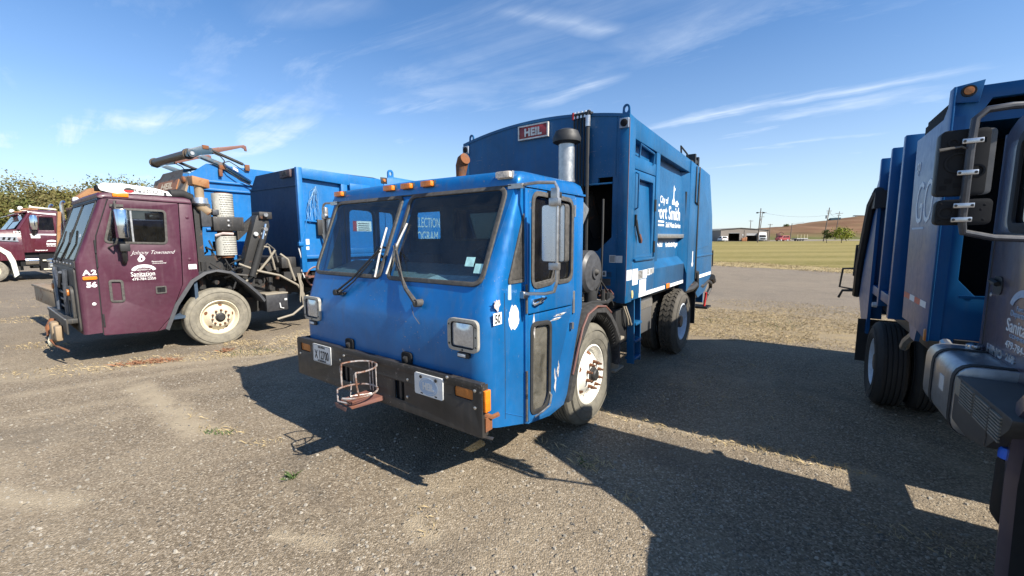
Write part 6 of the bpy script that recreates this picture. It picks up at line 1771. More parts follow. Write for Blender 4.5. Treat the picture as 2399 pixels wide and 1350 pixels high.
# ------------------------------------------------------------------ plum coloured truck with ribbed blue body, right edge
def right_truck():
    T = thing('garbage_truck', 'maroon truck coloured plum for shade, with ribbed blue body and black double mirror, cut by the right edge', 'truck', (2.343, -0.054, 0), 0.6)
    bx = lambda q, x0, x1, y0, y1, z0, z1: q.box(min(x0, x1), max(x0, x1), y0, y1, z0, z1)
    TYREK = tyre_mat('dark tyre', (0.015, 0.015, 0.015), (0.06, 0.055, 0.05), 0.4)
    YB = 2.99
    # ---- body front: frame round a dark opening
    b = MB()
    out = [(-1.145, 1.14), (1.145, 1.14), (1.145, 2.93), (-1.145, 2.93)]
    hole = [(-1.01, 1.60), (-0.92, 1.49), (0.92, 1.49), (1.01, 1.60), (1.01, 2.74), (0.95, 2.84), (-0.95, 2.84), (-1.01, 2.72)]
    b.plate(out, [hole], MY, YB, YB + 0.06)
    bf = b.build('body_front', BLUED, T, 0.004)
    one('front_seam', BLUED, bf, lambda q: (q.box(-1.145, -1.07, YB - 0.012, YB - 0.001, 1.15, 2.74), q.box(-1.0, 1.0, YB - 0.008, YB - 0.001, 1.47, 1.49)))
    one('hopper_lining', DARK, bf, lambda q: (q.box(-1.1, 1.1, YB + 0.9, YB + 0.94, 1.3, 2.85), q.box(-1.12, -1.09, YB + 0.07, YB + 0.9, 1.4, 2.85), q.box(-1.1, 1.1, YB + 0.07, YB + 0.9, 1.40, 1.44), q.box(-1.1, 1.1, YB + 0.061, YB + 0.94, 2.87, 2.90)))
    lp = one('lamp_plate', BLUED, T, lambda q: q.plate([(-1.15, 2.83), (-1.02, 2.815), (-1.0, 2.96), (-1.15, 2.935)], [], MY, YB - 0.03, YB - 0.014), 0.003)
    am = one('marker_lamp', AMBERD, T, lambda q: q.lathe([(0.028, 0), (0.026, 0.012), (0, 0.016)], (-1.075, YB - 0.031, 2.897), 'y', 18, -1))
    one('grommet', RUBBER, am, lambda q: q.lathe([(0.029, 0.0), (0.029, 0.008), (0.038, 0.008), (0.040, 0.0)], (-1.075, YB - 0.031, 2.897), 'y', 18, -1, closed=True))
    # ---- body sides
    for sx in (-1, 1):
        X = lambda v: -sx * v      # v negative = near side
        b = MB()
        b.plate([(2.80, 1.17), (3.46, 1.17), (3.50, 2.70), (2.90, 2.70), (2.84, 2.76), (2.84, 2.89), (2.80, 2.89)], [], MX, -1.205 * -sx, -1.19 * -sx) if False else b.plate([(2.95, 1.14), (3.40, 1.18), (3.85, 1.18), (3.98, 2.76), (3.15, 2.76), (3.06, 2.82), (3.05, 2.935), (2.95, 2.935)], [], MX, sx * 1.135, sx * 1.15)
        fp = b.build('front_panel', BLUED, T, 0.004)
        b = MB()
        b.plate([(3.9, 1.28), (6.3, 1.28), (6.3, 2.78), (3.9, 2.78)], [], MX, sx * 1.02, sx * 1.04)
        b.add([(sx * 1.148, 3.85, 1.18), (sx * 1.148, 3.98, 2.76), (sx * 1.038, 4.12, 2.76), (sx * 1.038, 4.0, 1.18)], [(0, 1, 2, 3)])
        sw = b.build('side_wall', BLUED, T)
        for i, (y, zb_) in enumerate(((4.54, 1.05), (5.27, 1.09), (6.06, 0.81))):
            one('side_rib', BLUED, sw, lambda q: q.plate([(min(sx * 1.0, sx * 1.15), zb_), (max(sx * 1.0, sx * 1.15), zb_), (max(sx * 1.0, sx * 1.15), 2.92), (min(sx * 1.0, sx * 1.15), 2.92)], [], MY, y, y + 0.10), 0.006)
        one('floor_rail', BLUED, sw, lambda q: bx(q, sx * 1.0, sx * 1.135, 4.645, 6.05, 1.17, 1.28), 0.006)
        one('side_marker', PLATEW, sw, lambda q: (q.lathe([(0.0, 0.05), (0.03, 0.045), (0.035, 0), (0, 0)], (sx * 1.135, 5.45, 1.08), 'x', 10, sx)))
        one('reflective_tape', WHITE, fp, lambda q: [bx(q, sx * 1.1505, sx * 1.152, y, y + 0.18, 1.372, 1.42) for y in (3.06, 3.44)])
        one('reflective_tape', REDB, fp, lambda q: [bx(q, sx * 1.1505, sx * 1.152, y, y + 0.195, 1.372, 1.42) for y in (3.242, )])
        one('reflective_tape', REDB, fp, lambda q: bx(q, sx * 1.1505, sx * 1.152, 3.622, 3.85, 1.372, 1.42))
        rt = (0, sx, 0)
        text('lettering', 'GO', 0.50, (sx * 1.1515, 3.47, 2.02), rt, (0, 0, 1), LETTER, fp, xs=0.75, bold=-0.004)
        text('lettering', 'op', 0.17, (sx * 1.1515, 3.80, 2.47), rt, (0, 0, 1), LETTER, fp, xs=0.8)
        text('lettering', 'recycling', 0.15, (sx * 1.2065, 3.05, 2.455), rt, (0, 0, 1), PLATEB, fp, xs=0.6) if False else None
        one('print_line', PLATEB, fp, lambda q: bx(q, sx * 1.1505, sx * 1.152, 3.4, 3.82, 1.972, 1.988))
        one('hook_bracket', BLUED, fp, lambda q: q.prism([(3.30, 1.18), (3.62, 1.18), (3.50, 1.06), (3.36, 1.06)], MX, sx * 1.11, sx * 1.14))
        one('amber_marker', AMBERD, fp, lambda q: bx(q, sx * 1.135, sx * 1.16, 2.955, 3.0, 1.14, 1.23), 0.008)
        one('drop_bracket', STEEL, T, lambda q: q.tube([(sx * 1.05, 3.70, 1.10), (sx * 1.10, 3.86, 0.96), (sx * 1.10, 3.95, 0.88)], 0.035, 6))
    b = MB()
    b.plate([(-1.03, 2.70), (1.03, 2.70), (1.03, 2.76), (0, 2.84), (-1.03, 2.76)], [], MY, 3.055, 6.3)
    b.build('body_roof', BLUED, T)
    b = MB()
    b.prism([(6.3, 0.85), (6.3, 2.78), (6.6, 2.6), (7.5, 1.5), (7.45, 0.95), (6.9, 0.75)], MX, -1.12, 1.12)
    b.build('tailgate', BLUED, T, 0.01)
    one('tailgate_arm', BLACKL, T, lambda q: (q.tube([(-1.16, 5.95, 2.5), (-1.19, 6.2, 2.34), (-1.19, 6.9, 1.5), (-1.17, 7.2, 1.0)], 0.06, 8), q.box(-1.2, -1.05, 5.9, 6.25, 2.28, 2.50)), 0.0)
    one('tailgate_plate', BLUED, T, lambda q: q.plate([(5.95, 0.62), (6.35, 0.60), (7.0, 1.0), (6.6, 2.0), (5.95, 2.35)], [], MX, -1.16, -1.125))
    one('grab_handle', BLACKL, T, lambda q: (q.tube([(-1.15, 7.15, 1.78), (-1.22, 7.2, 1.78), (-1.22, 7.3, 1.3), (-1.15, 7.3, 1.25)], 0.016, 6), q.tube([(-1.15, 7.2, 1.42), (-1.36, 7.35, 1.40), (-1.38, 7.4, 1.10), (-1.15, 7.35, 1.06)], 0.016, 6), q.tube([(-1.15, 7.3, 1.06), (-1.34, 7.4, 1.04), (-1.38, 7.44, 0.92)], 0.02, 6)))
    one('mud_flap', RUBBER, T, lambda q: [q.box(x, x + 0.5, 6.05, 6.07, 0.22, 0.80) for x in (-1.24, 0.74)])
    for sx in (-1, 1):
        wheel(T, sx * 1.19, 5.0, 0.47, sx, 0.47, 0.27, TYREK, RIMBLUE, 'rear')
        wheel(T, sx * 0.88, 5.0, 0.47, sx, 0.47, 0.27, TYREK, RIMBLUE, 'rear')
        wheel(T, sx * 1.06, 0.72, 0.47, sx, 0.47, 0.27, TYRER, RIMBLUE, 'front')
    # ---- cab
    hw = 0.97
    win = rpoly([(1.72, 1.95), (2.335, 1.96), (2.335, 2.46), (1.95, 2.48)], 0.07, 5)
    for sx in (-1, 1):
        b = MB()
        b.plate(rpoly([(1.30, 1.12), (2.58, 1.12), (2.60, 1.90), (2.60, 2.50), (2.44, 2.585), (2.0, 2.60), (1.93, 2.585), (1.45, 1.60), (1.30, 1.45)], [0.0, 0.03, 0.02, 0.08, 0.08, 0.05, 0.02, 0.05, 0.02]), [win], MX, sx * (hw - 0.03), sx * hw)
        cs = b.build('cab_side', MAROONSHADE, T, 0.004)
        g = one('window', TINT, cs, lambda q: q.plate(inset(win, -0.005), [], MX, sx * (hw - 0.014), sx * (hw - 0.010)), smooth=False)
        one('gasket', RUBBER, g, lambda q: q.ring(inset(win, -0.03), 0.055, MX, sx * (hw - 0.002), sx * (hw + 0.012)), 0.005)
        one('belt_strip', BLACKL, cs, lambda q: bx(q, sx * (hw + 0.0005), sx * (hw + 0.012), 1.6, 2.585, 1.885, 1.925), 0.004)
        one('door_seam', BLACKL, cs, lambda q: q.tube([(sx * (hw + 0.001), 2.535, 1.15), (sx * (hw + 0.001), 2.55, 1.88)], 0.004, 5))
        hd = one('door_handle', BLACKL, cs, lambda q: (q.prism(rrect(2.34, 2.47, 1.565, 1.675, 0.045), MX, sx * (hw + 0.0005), sx * (hw + 0.005)), q.tube([(sx * (hw + 0.004), 2.48, 1.64), (sx * (hw + 0.025), 2.44, 1.645), (sx * (hw + 0.02), 2.36, 1.63)], 0.015, 6)))
        one('door_lock', STEEL, cs, lambda q: q.lathe([(0.014, 0), (0.013, 0.004), (0, 0.005)], (sx * (hw + 0.001), 2.496, 1.555), 'x', 12, sx))
        rt = (0, sx, 0)
        ox = sx * (hw + 0.0012)
        text('lettering', 'Sanitation', 0.105, (ox, 2.01, 1.385), rt, (0, 0, 1), LETTER, cs, xs=1.0)
        text('lettering', '479-784-2350', 0.060, (ox, 2.01, 1.292), rt, (0, 0, 1), LETTER, cs, xs=1.12)
        text('lettering', 'Department of', 0.045, (ox, 2.02, 1.475), rt, (0, 0, 1), PLATEB, cs, xs=1.2)
        text('lettering', 'Fort Smith', 0.036, (ox, 2.02, 1.510), rt, (0, 0, 1), PLATEB, cs, xs=1.2)
        text('lettering', 'COMMERCIAL', 0.030, (ox, 2.01, 1.355), rt, (0, 0, 1), PLATEB, cs, xs=1.6)
        text('lettering', 'HINO', 0.062, (ox, 2.33, 1.215), rt, (0, 0, 1), ALU, cs, xs=1.5, bold=0.004, ext=0.003)
        text('lettering', '268', 0.055, (ox, 2.11, 1.225), rt, (0, 0, 1), ALU, cs, xs=1.35, bold=0.003, ext=0.003)
        dome = [(2.02 + 0.19 * math.cos(a), 1.51 + 0.12 * math.sin(a)) for a in [math.pi * (0.08 + 0.84 * k / 20) for k in range(21)]]
        din = [(2.02 + 0.15 * math.cos(a), 1.51 + 0.08 * math.sin(a)) for a in [math.pi * (0.92 - 0.84 * k / 20) for k in range(21)]]
        one('dome_emblem', PLATEB, cs, lambda q: q.prism(dome + din, MX, ox, ox + sx * 0.002))
        one('flame_emblem', PLATEB, cs, lambda q: q.plate(rpoly([(1.98, 1.65), (2.04, 1.66), (2.07, 1.70), (2.05, 1.76), (2.01, 1.80), (2.0, 1.75), (1.96, 1.70)], 0.02, 3), [], MX, ox, ox + sx * 0.002))
    b = MB()
    b.loft([[(x * hw, y, z + dz) for x, dz in ((-1, 0), (-0.97, 0.04), (-0.85, 0.075), (0, 0.09), (0.85, 0.075), (0.97, 0.04), (1, 0))] for y, z in ((1.90, 2.55), (2.05, 2.57), (2.45, 2.56), (2.60, 2.50))])
    b.box(-hw, hw, 2.57, 2.60, 1.12, 2.52)
    b.build('cab_roof', MAROONSHADE, T, ang=40)
    one('windshield', WS, T, lambda q: q.add([(-0.9, 1.44, 1.62), (0.9, 1.44, 1.62), (0.88, 1.92, 2.58), (-0.88, 1.92, 2.58)], [(0, 1, 2, 3)]))
    one('cab_interior', INTER, T, lambda q: (q.box(-0.9, 0.9, 1.5, 2.5, 1.12, 1.16), q.box(-0.8, -0.25, 2.1, 2.5, 1.2, 2.1), q.box(0.25, 0.8, 2.1, 2.5, 1.2, 2.1)), split=False)
    b = MB()
    b.loft([[(x, y, z) for x, z in ((-0.92, 0.85), (-0.92, h - 0.15), (-0.8, h - 0.02), (0, h + 0.03), (0.8, h - 0.02), (0.92, h - 0.15), (0.92, 0.85))] for y, h in ((0.0, 1.18), (0.3, 1.28), (0.9, 1.36), (1.48, 1.52))])
    b.plate([(-0.92, 0.6), (0.92, 0.6), (0.9, 1.16), (-0.9, 1.16)], [], MY, -0.02, 0.02)
    b.build('hood', MAROONSHADE, T, ang=35)
    one('grille', CHROME, T, lambda q: [q.box(-0.6, 0.6, -0.04, -0.021, z, z + 0.05) for z in (0.75, 0.85, 0.95, 1.05)])
    one('bumper', MAROONSHADE, T, lambda q: q.box(-1.1, 1.1, -0.30, -0.05, 0.38, 0.68), 0.04)
    for sx in (-1, 1):
        arch = [(0.12, 0.66), (0.2, 0.92), (0.45, 1.12), (0.75, 1.19), (1.08, 1.27), (1.27, 1.30), (1.38, 1.20), (1.41, 0.92), (1.37, 0.45)]
        b = MB()
        b.loft([[(sx * 0.85, y, z), (sx * 1.15, y, z), (sx * 1.165, y + (0.75 - y) * 0.10, z - 0.06), (sx * 1.14, y + (0.75 - y) * 0.12, z - 0.07), (sx * 0.85, y + (0.75 - y) * 0.12, z - 0.07)] for y, z in arch], True)
        b.build('fender', MAROONSHADE, T, ang=45)
        one('fender_liner', RUBBER, T, lambda q: q.loft([[(sx * 0.7, y + (0.75 - y) * 0.13, z - 0.08), (sx * 1.13, y + (0.75 - y) * 0.13, z - 0.08)] for y, z in arch]))
    # ---- double mirror on the near side
    ma = one('mirror_arm', plain('grey mirror tube', (0.055, 0.055, 0.06), 0.4, 0.2), T, lambda q: q.tube([(-0.97, 1.60, 2.47), (-1.25, 1.47, 2.465), (-1.33, 1.44, 2.455), (-1.365, 1.43, 2.42), (-1.37, 1.43, 2.3), (-1.37, 1.43, 1.98), (-1.36, 1.44, 1.93), (-1.25, 1.5, 1.905), (-0.97, 1.60, 1.89)], 0.015, 10))
    b = MB()
    b.prism(rrect(-1.462, -1.305, 2.095, 2.385, 0.022, 5), MY, 1.455, 1.515)
    mh = b.build('mirror', PLASTIC, T, 0.008)
    one('mirror_rim', plain('worn grey rim', (0.09, 0.09, 0.09), 0.5, 0.2), mh, lambda q: q.prism(rrect(-1.458, -1.272, 2.10, 2.390, 0.022, 5), MY, 1.516, 1.56), 0.004)
    one('mirror_glass', MIRROR, mh, lambda q: q.prism(rrect(-1.452, -1.278, 2.106, 2.384, 0.02, 5), MY, 1.561, 1.564))
    for (cx, cz, r) in ((-1.40, 2.24, 0.045), (-1.42, 2.33, 0.02), (-1.34, 2.20, 0.03)):
        one('moulded_ring', PLASTIC, mh, lambda q: q.lathe([(r, 0), (r, 0.006), (r - 0.008, 0.006), (r - 0.008, 0)], (cx, 1.455, cz), 'y', 20, -1, closed=True))
    for (cx, cz) in ((-1.425, 2.16), (-1.395, 2.14), (-1.44, 2.13), (-1.33, 2.33), (-1.40, 2.30)):
        one('moulded_slot', DARK, mh, lambda q: q.box(cx - 0.012, cx + 0.012, 1.4535, 1.456, cz - 0.010, cz + 0.012))
    b = MB()
    b.prism(rrect(-1.455, -1.275, 1.963, 2.078, 0.025, 5), MY, 1.455, 1.51)
    cm = b.build('convex_mirror', PLASTIC, T, 0.012)
    one('mirror_glass', MIRROR, cm, lambda q: q.prism(rrect(-1.447, -1.283, 1.970, 2.070, 0.02, 5), MY, 1.511, 1.515))
    one('moulded_ring', PLASTIC, cm, lambda q: q.lathe([(0.03, 0), (0.03, 0.006), (0.02, 0.006), (0.02, 0)], (-1.42, 1.455, 2.02), 'y', 20, -1, closed=True))
    one('moulded_dot', DARK, cm, lambda q: [q.lathe([(0.006, 0), (0, 0.002)], (x, 1.455, z), 'y', 8, -1) for x, z in ((-1.44, 2.06), (-1.44, 1.985), (-1.30, 2.05), (-1.30, 1.985), (-1.31, 2.03))])
    for i, (z, w) in enumerate(((2.325, 0.0), (2.19, -0.005), (2.047, -0.005), (1.985, -0.008))):
        cl = one('mirror_clamp', ALU, T, lambda q: q.box(-1.402 + w, -1.335 + w, 1.428 - 0.018, 1.428 - 0.010, z - 0.010, z + 0.012), 0.003)
        one('screw', GASKET, cl, lambda q: [q.lathe([(0.006, 0), (0.005, 0.003), (0, 0.003)], (x, 1.410, z + 0.001), 'y', 8, -1) for x in (-1.394 + w, -1.343 + w)])
    one('mirror_wire', GASKET, T, lambda q: q.tube([(-1.355, 1.44, 2.28), (-1.40, 1.42, 2.305), (-1.43, 1.41, 2.30), (-1.475, 1.40, 2.293)], [0.004, 0.005, 0.006, 0.008], 6))
    # ---- tank and step cover under the cab
    b = MB()
    pr_ = rpoly([(-1.20, 0.80), (-0.66, 0.80), (-0.66, 1.20), (-1.20, 1.20)], 0.10, 5)
    b.prism(pr_, MY, 1.98, 2.64)
    tk = b.build('fuel_tank', plain('dull aluminium tank', (0.42, 0.43, 0.44), 0.34, 0.8, 0.2), T, 0.012)
    for y in (2.42, 2.0):
        one('tank_strap', RUBBER, tk, lambda q: q.plate(inset(pr_, -0.006), [inset(pr_, 0.004)], MY, y, y + 0.045))
    one('tank_label', PLATEW, tk, lambda q: q.box(-1.2035, -1.2005, 2.18, 2.26, 0.99, 1.08))
    one('tank_cap', CHROME, tk, lambda q: q.lathe([(0.045, 0), (0.045, 0.025), (0.03, 0.035), (0, 0.035)], (-1.0, 2.53, 1.201), 'z', 14))
    one('filler_neck', ALU, T, lambda q: q.tube([(-1.08, 2.62, 1.16), (-1.10, 2.68, 1.18), (-1.10, 2.71, 1.19)], 0.03, 10))
    b = MB()
    pr2 = rpoly([(1.97, 0.90), (1.97, 1.15), (1.22, 1.165), (1.25, 1.11), (1.47, 0.94), (1.72, 0.89)], 0.02, 2)
    b.prism(pr2, MX, -1.20, -0.66)
    bc = b.build('step_cover', plain('dusty dark cover', (0.06, 0.057, 0.052), 0.6), T, 0.012)
    one('tread_ridge', plain('dusty tread', (0.20, 0.18, 0.145), 0.7), bc, lambda q: [q.box(-1.208, -1.2, y0, y1, 1.13 - 0.015 * k, 1.138 - 0.015 * k) for k in range(8) for (y0, y1) in ((1.32, 1.44), (1.46, 1.64), (1.67, 1.86))], split=False)['kind'] = 'stuff'
    one('cover_corner', HOSE, bc, lambda q: q.box(-1.204, -1.201, 1.88, 1.965, 1.05, 1.145), 0.002)
    one('cover_seam', GASKET, bc, lambda q: q.tube([(-1.202, 1.45, 1.14), (-1.203, 1.47, 0.95)], 0.004, 5))
    one('fluid_cap', CAPB, T, lambda q: q.lathe([(0.0, 0.03), (0.035, 0.028), (0.042, 0.01), (0.042, -0.02), (0, -0.02)], (-1.13, 1.42, 0.95), 'z', 12))
    one('fluid_tank', PLASTIC, T, lambda q: q.box(-1.16, -0.75, 1.34, 1.50, 0.62, 0.925), 0.03)
    one('chassis', CHASSIS, T, lambda q: (q.box(-0.47, -0.39, 0.0, 6.9, 0.68, 0.92), q.box(0.39, 0.47, 0.0, 6.9, 0.68, 0.92), q.box(-0.40, 0.40, 2.2, 2.4, 0.72, 0.88), q.box(-0.40, 0.40, 4.0, 4.2, 0.72, 0.88), q.box(-1.0, 1.0, 2.95, 6.5, 0.95, 1.17), q.box(-0.6, 0.6, 0.2, 2.6, 0.5, 1.1), q.cyl((-1.0, 5.0, 0.47), (1.0, 5.0, 0.47), 0.11), q.cyl((-1.0, 0.72, 0.45), (1.0, 0.72, 0.45), 0.05)), split=False)


right_truck()


# ------------------------------------------------------------------ ground, field, road
def smooth(a, b, t):
    t = min(1.0, max(0.0, (t - a) / (b - a)))
    return t * t * (3 - 2 * t)


def gz(x, y):
    """the lot is flat; beyond it the ground rises very slightly"""
    return 0.56 * smooth(40, 150, y) * smooth(-60, 30, x)


def ground_mat():
    m, t, b, v = newmat('gravel lot')
    setp(b, Roughness=0.95, **{'Specular IOR Level': 0.2})
    v1 = t.n.new('ShaderNodeTexVoronoi')
    v1.inputs['Scale'].default_value = 85
    t.link(v, v1.inputs['Vector'])
    sep = t.n.new('ShaderNodeSeparateColor')
    t.link(v1.outputs['Color'], sep.inputs[0])
    base = t.ramp(sep.outputs[0], [(0.0, (0.096, 0.075, 0.051)), (0.35, (0.160, 0.127, 0.089)), (0.7, (0.228, 0.183, 0.130)), (0.93, (0.305, 0.253, 0.187)), (1.0, (0.42, 0.365, 0.285))])
    # larger stones here and there
    v2 = t.n.new('ShaderNodeTexVoronoi')
    v2.inputs['Scale'].default_value = 21
    t.link(v, v2.inputs['Vector'])
    sp2 = t.n.new('ShaderNodeSeparateColor')
    t.link(v2.outputs['Color'], sp2.inputs[0])
    big = t.math('MULTIPLY', t.ramp(sp2.outputs[1], [(0.80, 0.0), (0.84, 1.0)]), t.ramp(v2.outputs['Distance'], [(0.22, 1.0), (0.34, 0.0)]))
    stone = t.ramp(sp2.outputs[0], [(0.0, (0.10, 0.088, 0.07)), (0.5, (0.22, 0.195, 0.155)), (1.0, (0.42, 0.375, 0.30))])
    c = t.mix(big, base, stone)
    # dusty, sandy and dark oily areas
    n1 = t.noise(v, 0.55, 6, 0.62, 0.6)
    n2 = t.noise(v, 3.1, 5, 0.6, 0.3)
    n4 = t.noise(v, 0.28, 4, 0.6, 0.5)
    c = t.mix(t.ramp(n4, [(0.40, 0.0), (0.62, 0.45)]), c, t.mix(0.6, c, (0.30, 0.24, 0.165)))
    sand = t.math('MULTIPLY', t.ramp(n1, [(0.42, 0.0), (0.66, 1.0)]), t.ramp(n2, [(0.35, 0.25), (0.65, 1.0)]))
    # one washed-out sandy streak on the left of the lot
    sx = t.n.new('ShaderNodeSeparateXYZ')
    t.link(v, sx.inputs[0])
    strk = None
    for (ax, ay, bx_, by_, wd, st) in ((-5.15, 5.50, -2.95, 3.86, 0.46, 1.0), (-6.4, 4.9, -3.4, 6.9, 0.35, 0.55), (-6.5, 3.6, -3.8, 5.5, 0.3, 0.45), (-0.9, 3.0, -0.35, 3.1, 0.3, 0.5), (-7.5, 5.7, -3.2, 7.2, 0.9, 0.75), (-4.6, 7.6, -2.9, 10.5, 1.3, 0.8), (-4.2, 3.0, -3.1, 2.85, 0.30, 0.8), (-0.75, 2.7, -0.45, 2.45, 0.22, 0.8), (-1.6, 2.55, -1.1, 2.4, 0.2, 0.7), (0.9, 4.5, 3.1, 3.0, 0.25, 0.7)):
        L = math.hypot(bx_ - ax, by_ - ay)
        ux, uy = (bx_ - ax) / L, (by_ - ay) / L
        px = t.math('SUBTRACT', sx.outputs[0], ax)
        py = t.math('SUBTRACT', sx.outputs[1], ay)
        al = t.math('ADD', t.math('MULTIPLY', px, ux), t.math('MULTIPLY', py, uy))
        wob = t.math('MULTIPLY', t.math('SUBTRACT', n2, 0.5), wd * 1.3)
        ac = t.math('ABSOLUTE', t.math('ADD', t.math('SUBTRACT', t.math('MULTIPLY', py, ux), t.math('MULTIPLY', px, uy)), wob))
        be = t.math('ABSOLUTE', t.math('ADD', t.math('SUBTRACT', al, L / 2), wob))
        k = t.math('MULTIPLY', t.ramp(t.math('DIVIDE', ac, wd), [(0.10, st), (0.55, 0.0)]), t.ramp(t.math('DIVIDE', be, L), [(0.40, 1.0), (0.55, 0.0)]))
        strk = k if strk is None else t.math('MAXIMUM', strk, k)
    sand = t.math('MAXIMUM', t.math('MULTIPLY', sand, 0.6), strk, clamp=True)
    fine = t.noise(v, 90, 3, 0.7)
    sandc = t.mix(fine, (0.27, 0.22, 0.15), (0.46, 0.385, 0.275))
    c = t.mix(t.math('MULTIPLY', sand, 0.8), c, sandc)
    dk = t.ramp(t.noise(v, 0.9, 5, 0.6, 0.8), [(0.52, 0.0), (0.72, 0.5)])
    c = t.mix(dk, c, (0.085, 0.075, 0.063))
    # straw coloured ground behind the parked trucks
    zx = t.math('ADD', t.math('MULTIPLY', sx.outputs[0], 0.50), t.math('MULTIPLY', sx.outputs[1], 0.866))
    zone = t.math('ADD', zx, t.math('MULTIPLY', t.math('SUBTRACT', n1, 0.5), 7.0))
    zk = t.math('MULTIPLY', t.ramp(t.math('DIVIDE', zone, 20.0), [(0.40, 0.0), (0.50, 1.0), (0.58, 1.0), (0.70, 0.0)]), t.ramp(n2, [(0.30, 0.25), (0.62, 0.9)]))
    zk = t.math('MULTIPLY', zk, t.ramp(t.math('DIVIDE', sx.outputs[0], 10.0), [(0.15, 0.0), (0.32, 1.0)]))
    c = t.mix(zk, c, t.mix(fine, (0.22, 0.165, 0.085), (0.42, 0.32, 0.17)))
    # the far gravel road is lighter and browner
    far = t.ramp(t.math('DIVIDE', sx.outputs[1], 40.0), [(0.12, 0.0), (0.3, 0.5)])
    c = t.mix(far, c, (0.185, 0.155, 0.125))
    t.link(c, b.inputs['Base Color'])
    bp = t.n.new('ShaderNodeBump')
    bp.inputs['Strength'].default_value = 0.75
    bp.inputs['Distance'].default_value = 0.010
    hgt = t.math('ADD', t.math('MULTIPLY', t.math('SUBTRACT', 1.0, v1.outputs['Distance']), 0.9), t.math('MULTIPLY', big, 1.4))
    hgt = t.math('ADD', hgt, t.math('MULTIPLY', n2, 3.0))
    hgt = t.math('ADD', hgt, t.math('MULTIPLY', sep.outputs[1], 0.7))
    t.link(hgt, bp.inputs['Height'])
    t.link(bp.outputs[0], b.inputs['Normal'])
    return m


def sheet(name, m, xs, ys, dz, kind='structure', inside=None):
    idx = {}
    vs, fs = [], []
    for j, y in enumerate(ys):
        for i, x in enumerate(xs):
            idx[(i, j)] = len(vs)
            vs.append((x, y, gz(x, y) + dz))
    for j in range(len(ys) - 1):
        for i in range(len(xs) - 1):
            if inside and not inside((xs[i] + xs[i + 1]) / 2, (ys[j] + ys[j + 1]) / 2):
                continue
            fs.append((idx[(i, j)], idx[(i + 1, j)], idx[(i + 1, j + 1)], idx[(i, j + 1)]))
    me = bpy.data.meshes.new(name)
    me.from_pydata(vs, [], fs)
    me.materials.append(m)
    me.shade_smooth()
    o = bpy.data.objects.new(name, me)
    COL.objects.link(o)
    o['kind'] = kind
    return o


frange = lambda a, b, n: [a + (b - a) * i / n for i in range(n + 1)]
sheet('ground', ground_mat(), frange(-900, -60, 14)[:-1] + frange(-60, 60, 24)[:-1] + frange(60, 900, 16), [-120, -60, -30] + frange(-10, 160, 34) + [200, 260, 340, 450, 600, 900, 1500], 0.0)


def field_mat(name, c1, c2, c3, sc=1.0):
    m, t, b, v = newmat(name)
    setp(b, Roughness=0.95, **{'Specular IOR Level': 0.1})
    ms = t.mapping(v, (0.018 * sc, 0.16 * sc, 1), (0, 0, R(-6)))
    n1 = t.noise(ms, 1.6, 6, 0.6, 0.4)
    n2 = t.noise(v, 1.2 * sc, 6, 0.7)
    n3 = t.noise(v, 9 * sc, 4, 0.7)
    c = t.mix(t.ramp(n1, [(0.38, 0.0), (0.6, 1.0)]), c1, c2)
    c = t.mix(t.math('MULTIPLY', t.ramp(n2, [(0.45, 0.0), (0.72, 1.0)]), 0.7), c, c3)
    c = t.mix(t.math('MULTIPLY', n3, 0.35), c, tuple(x * 0.55 for x in c1))
    t.link(c, b.inputs['Base Color'])
    bp = t.n.new('ShaderNodeBump')
    bp.inputs['Distance'].default_value = 0.06
    t.link(n3, bp.inputs['Height'])
    t.link(bp.outputs[0], b.inputs['Normal'])
    return m


GRASS = field_mat('mown grass', (0.17, 0.148, 0.046), (0.275, 0.226, 0.088), (0.34, 0.265, 0.12))
DRYG = field_mat('dry grass verge', (0.36, 0.28, 0.145), (0.42, 0.33, 0.17), (0.27, 0.215, 0.11), 2.5)
# boundary of the gravel road: a line through these two points
BX, BY = 14.4, 28.7
BD = Vector((3.7, -6.6)).normalized()
BN = Vector((-BD.y, BD.x)) * -1
if BN.dot(Vector((1, 1))) < 0:
    BN = -BN


def strip(name, m, d0, d1, s0, s1, dz, n=60, wob=0.0, seed=1):
    """sheet beside the road edge: from d0 to d1 metres beyond it"""
    rs = random.Random(seed)
    rows = []
    for k in range(n + 1):
        s = s0 + (s1 - s0) * k / n
        a = d0 + wob * (rs.random() - 0.5)
        row = []
        for q in range(9):
            dd = a + (d1 - a) * (q / 8) ** 1.6
            p = Vector((BX, BY)) + BD * s + BN * dd
            row.append((p.x, p.y, gz(p.x, p.y) + dz))
        rows.append(row)
    mb = MB()
    mb.loft(rows)
    o = mb.build(name, m, None, split=False)
    o['kind'] = 'structure'
    return o


strip('grass_field', GRASS, 3.4, 140, -150, 60, 0.012, 80, 0.8, 3)
strip('dry_grass_verge', DRYG, -0.1, 6.0, -120, 40, 0.006, 160, 0.9, 4)

# ------------------------------------------------------------------ dry grass blades, weeds and loose stones
STRAW = plain('straw', (0.39, 0.30, 0.16), 0.8, 0, 0.35, 3)
STRAWR = plain('reddish dead weed', (0.22, 0.10, 0.05), 0.8, 0, 0.35, 3)
WEED = plain('green weed', (0.06, 0.10, 0.022), 0.7, 0, 0.4, 6)


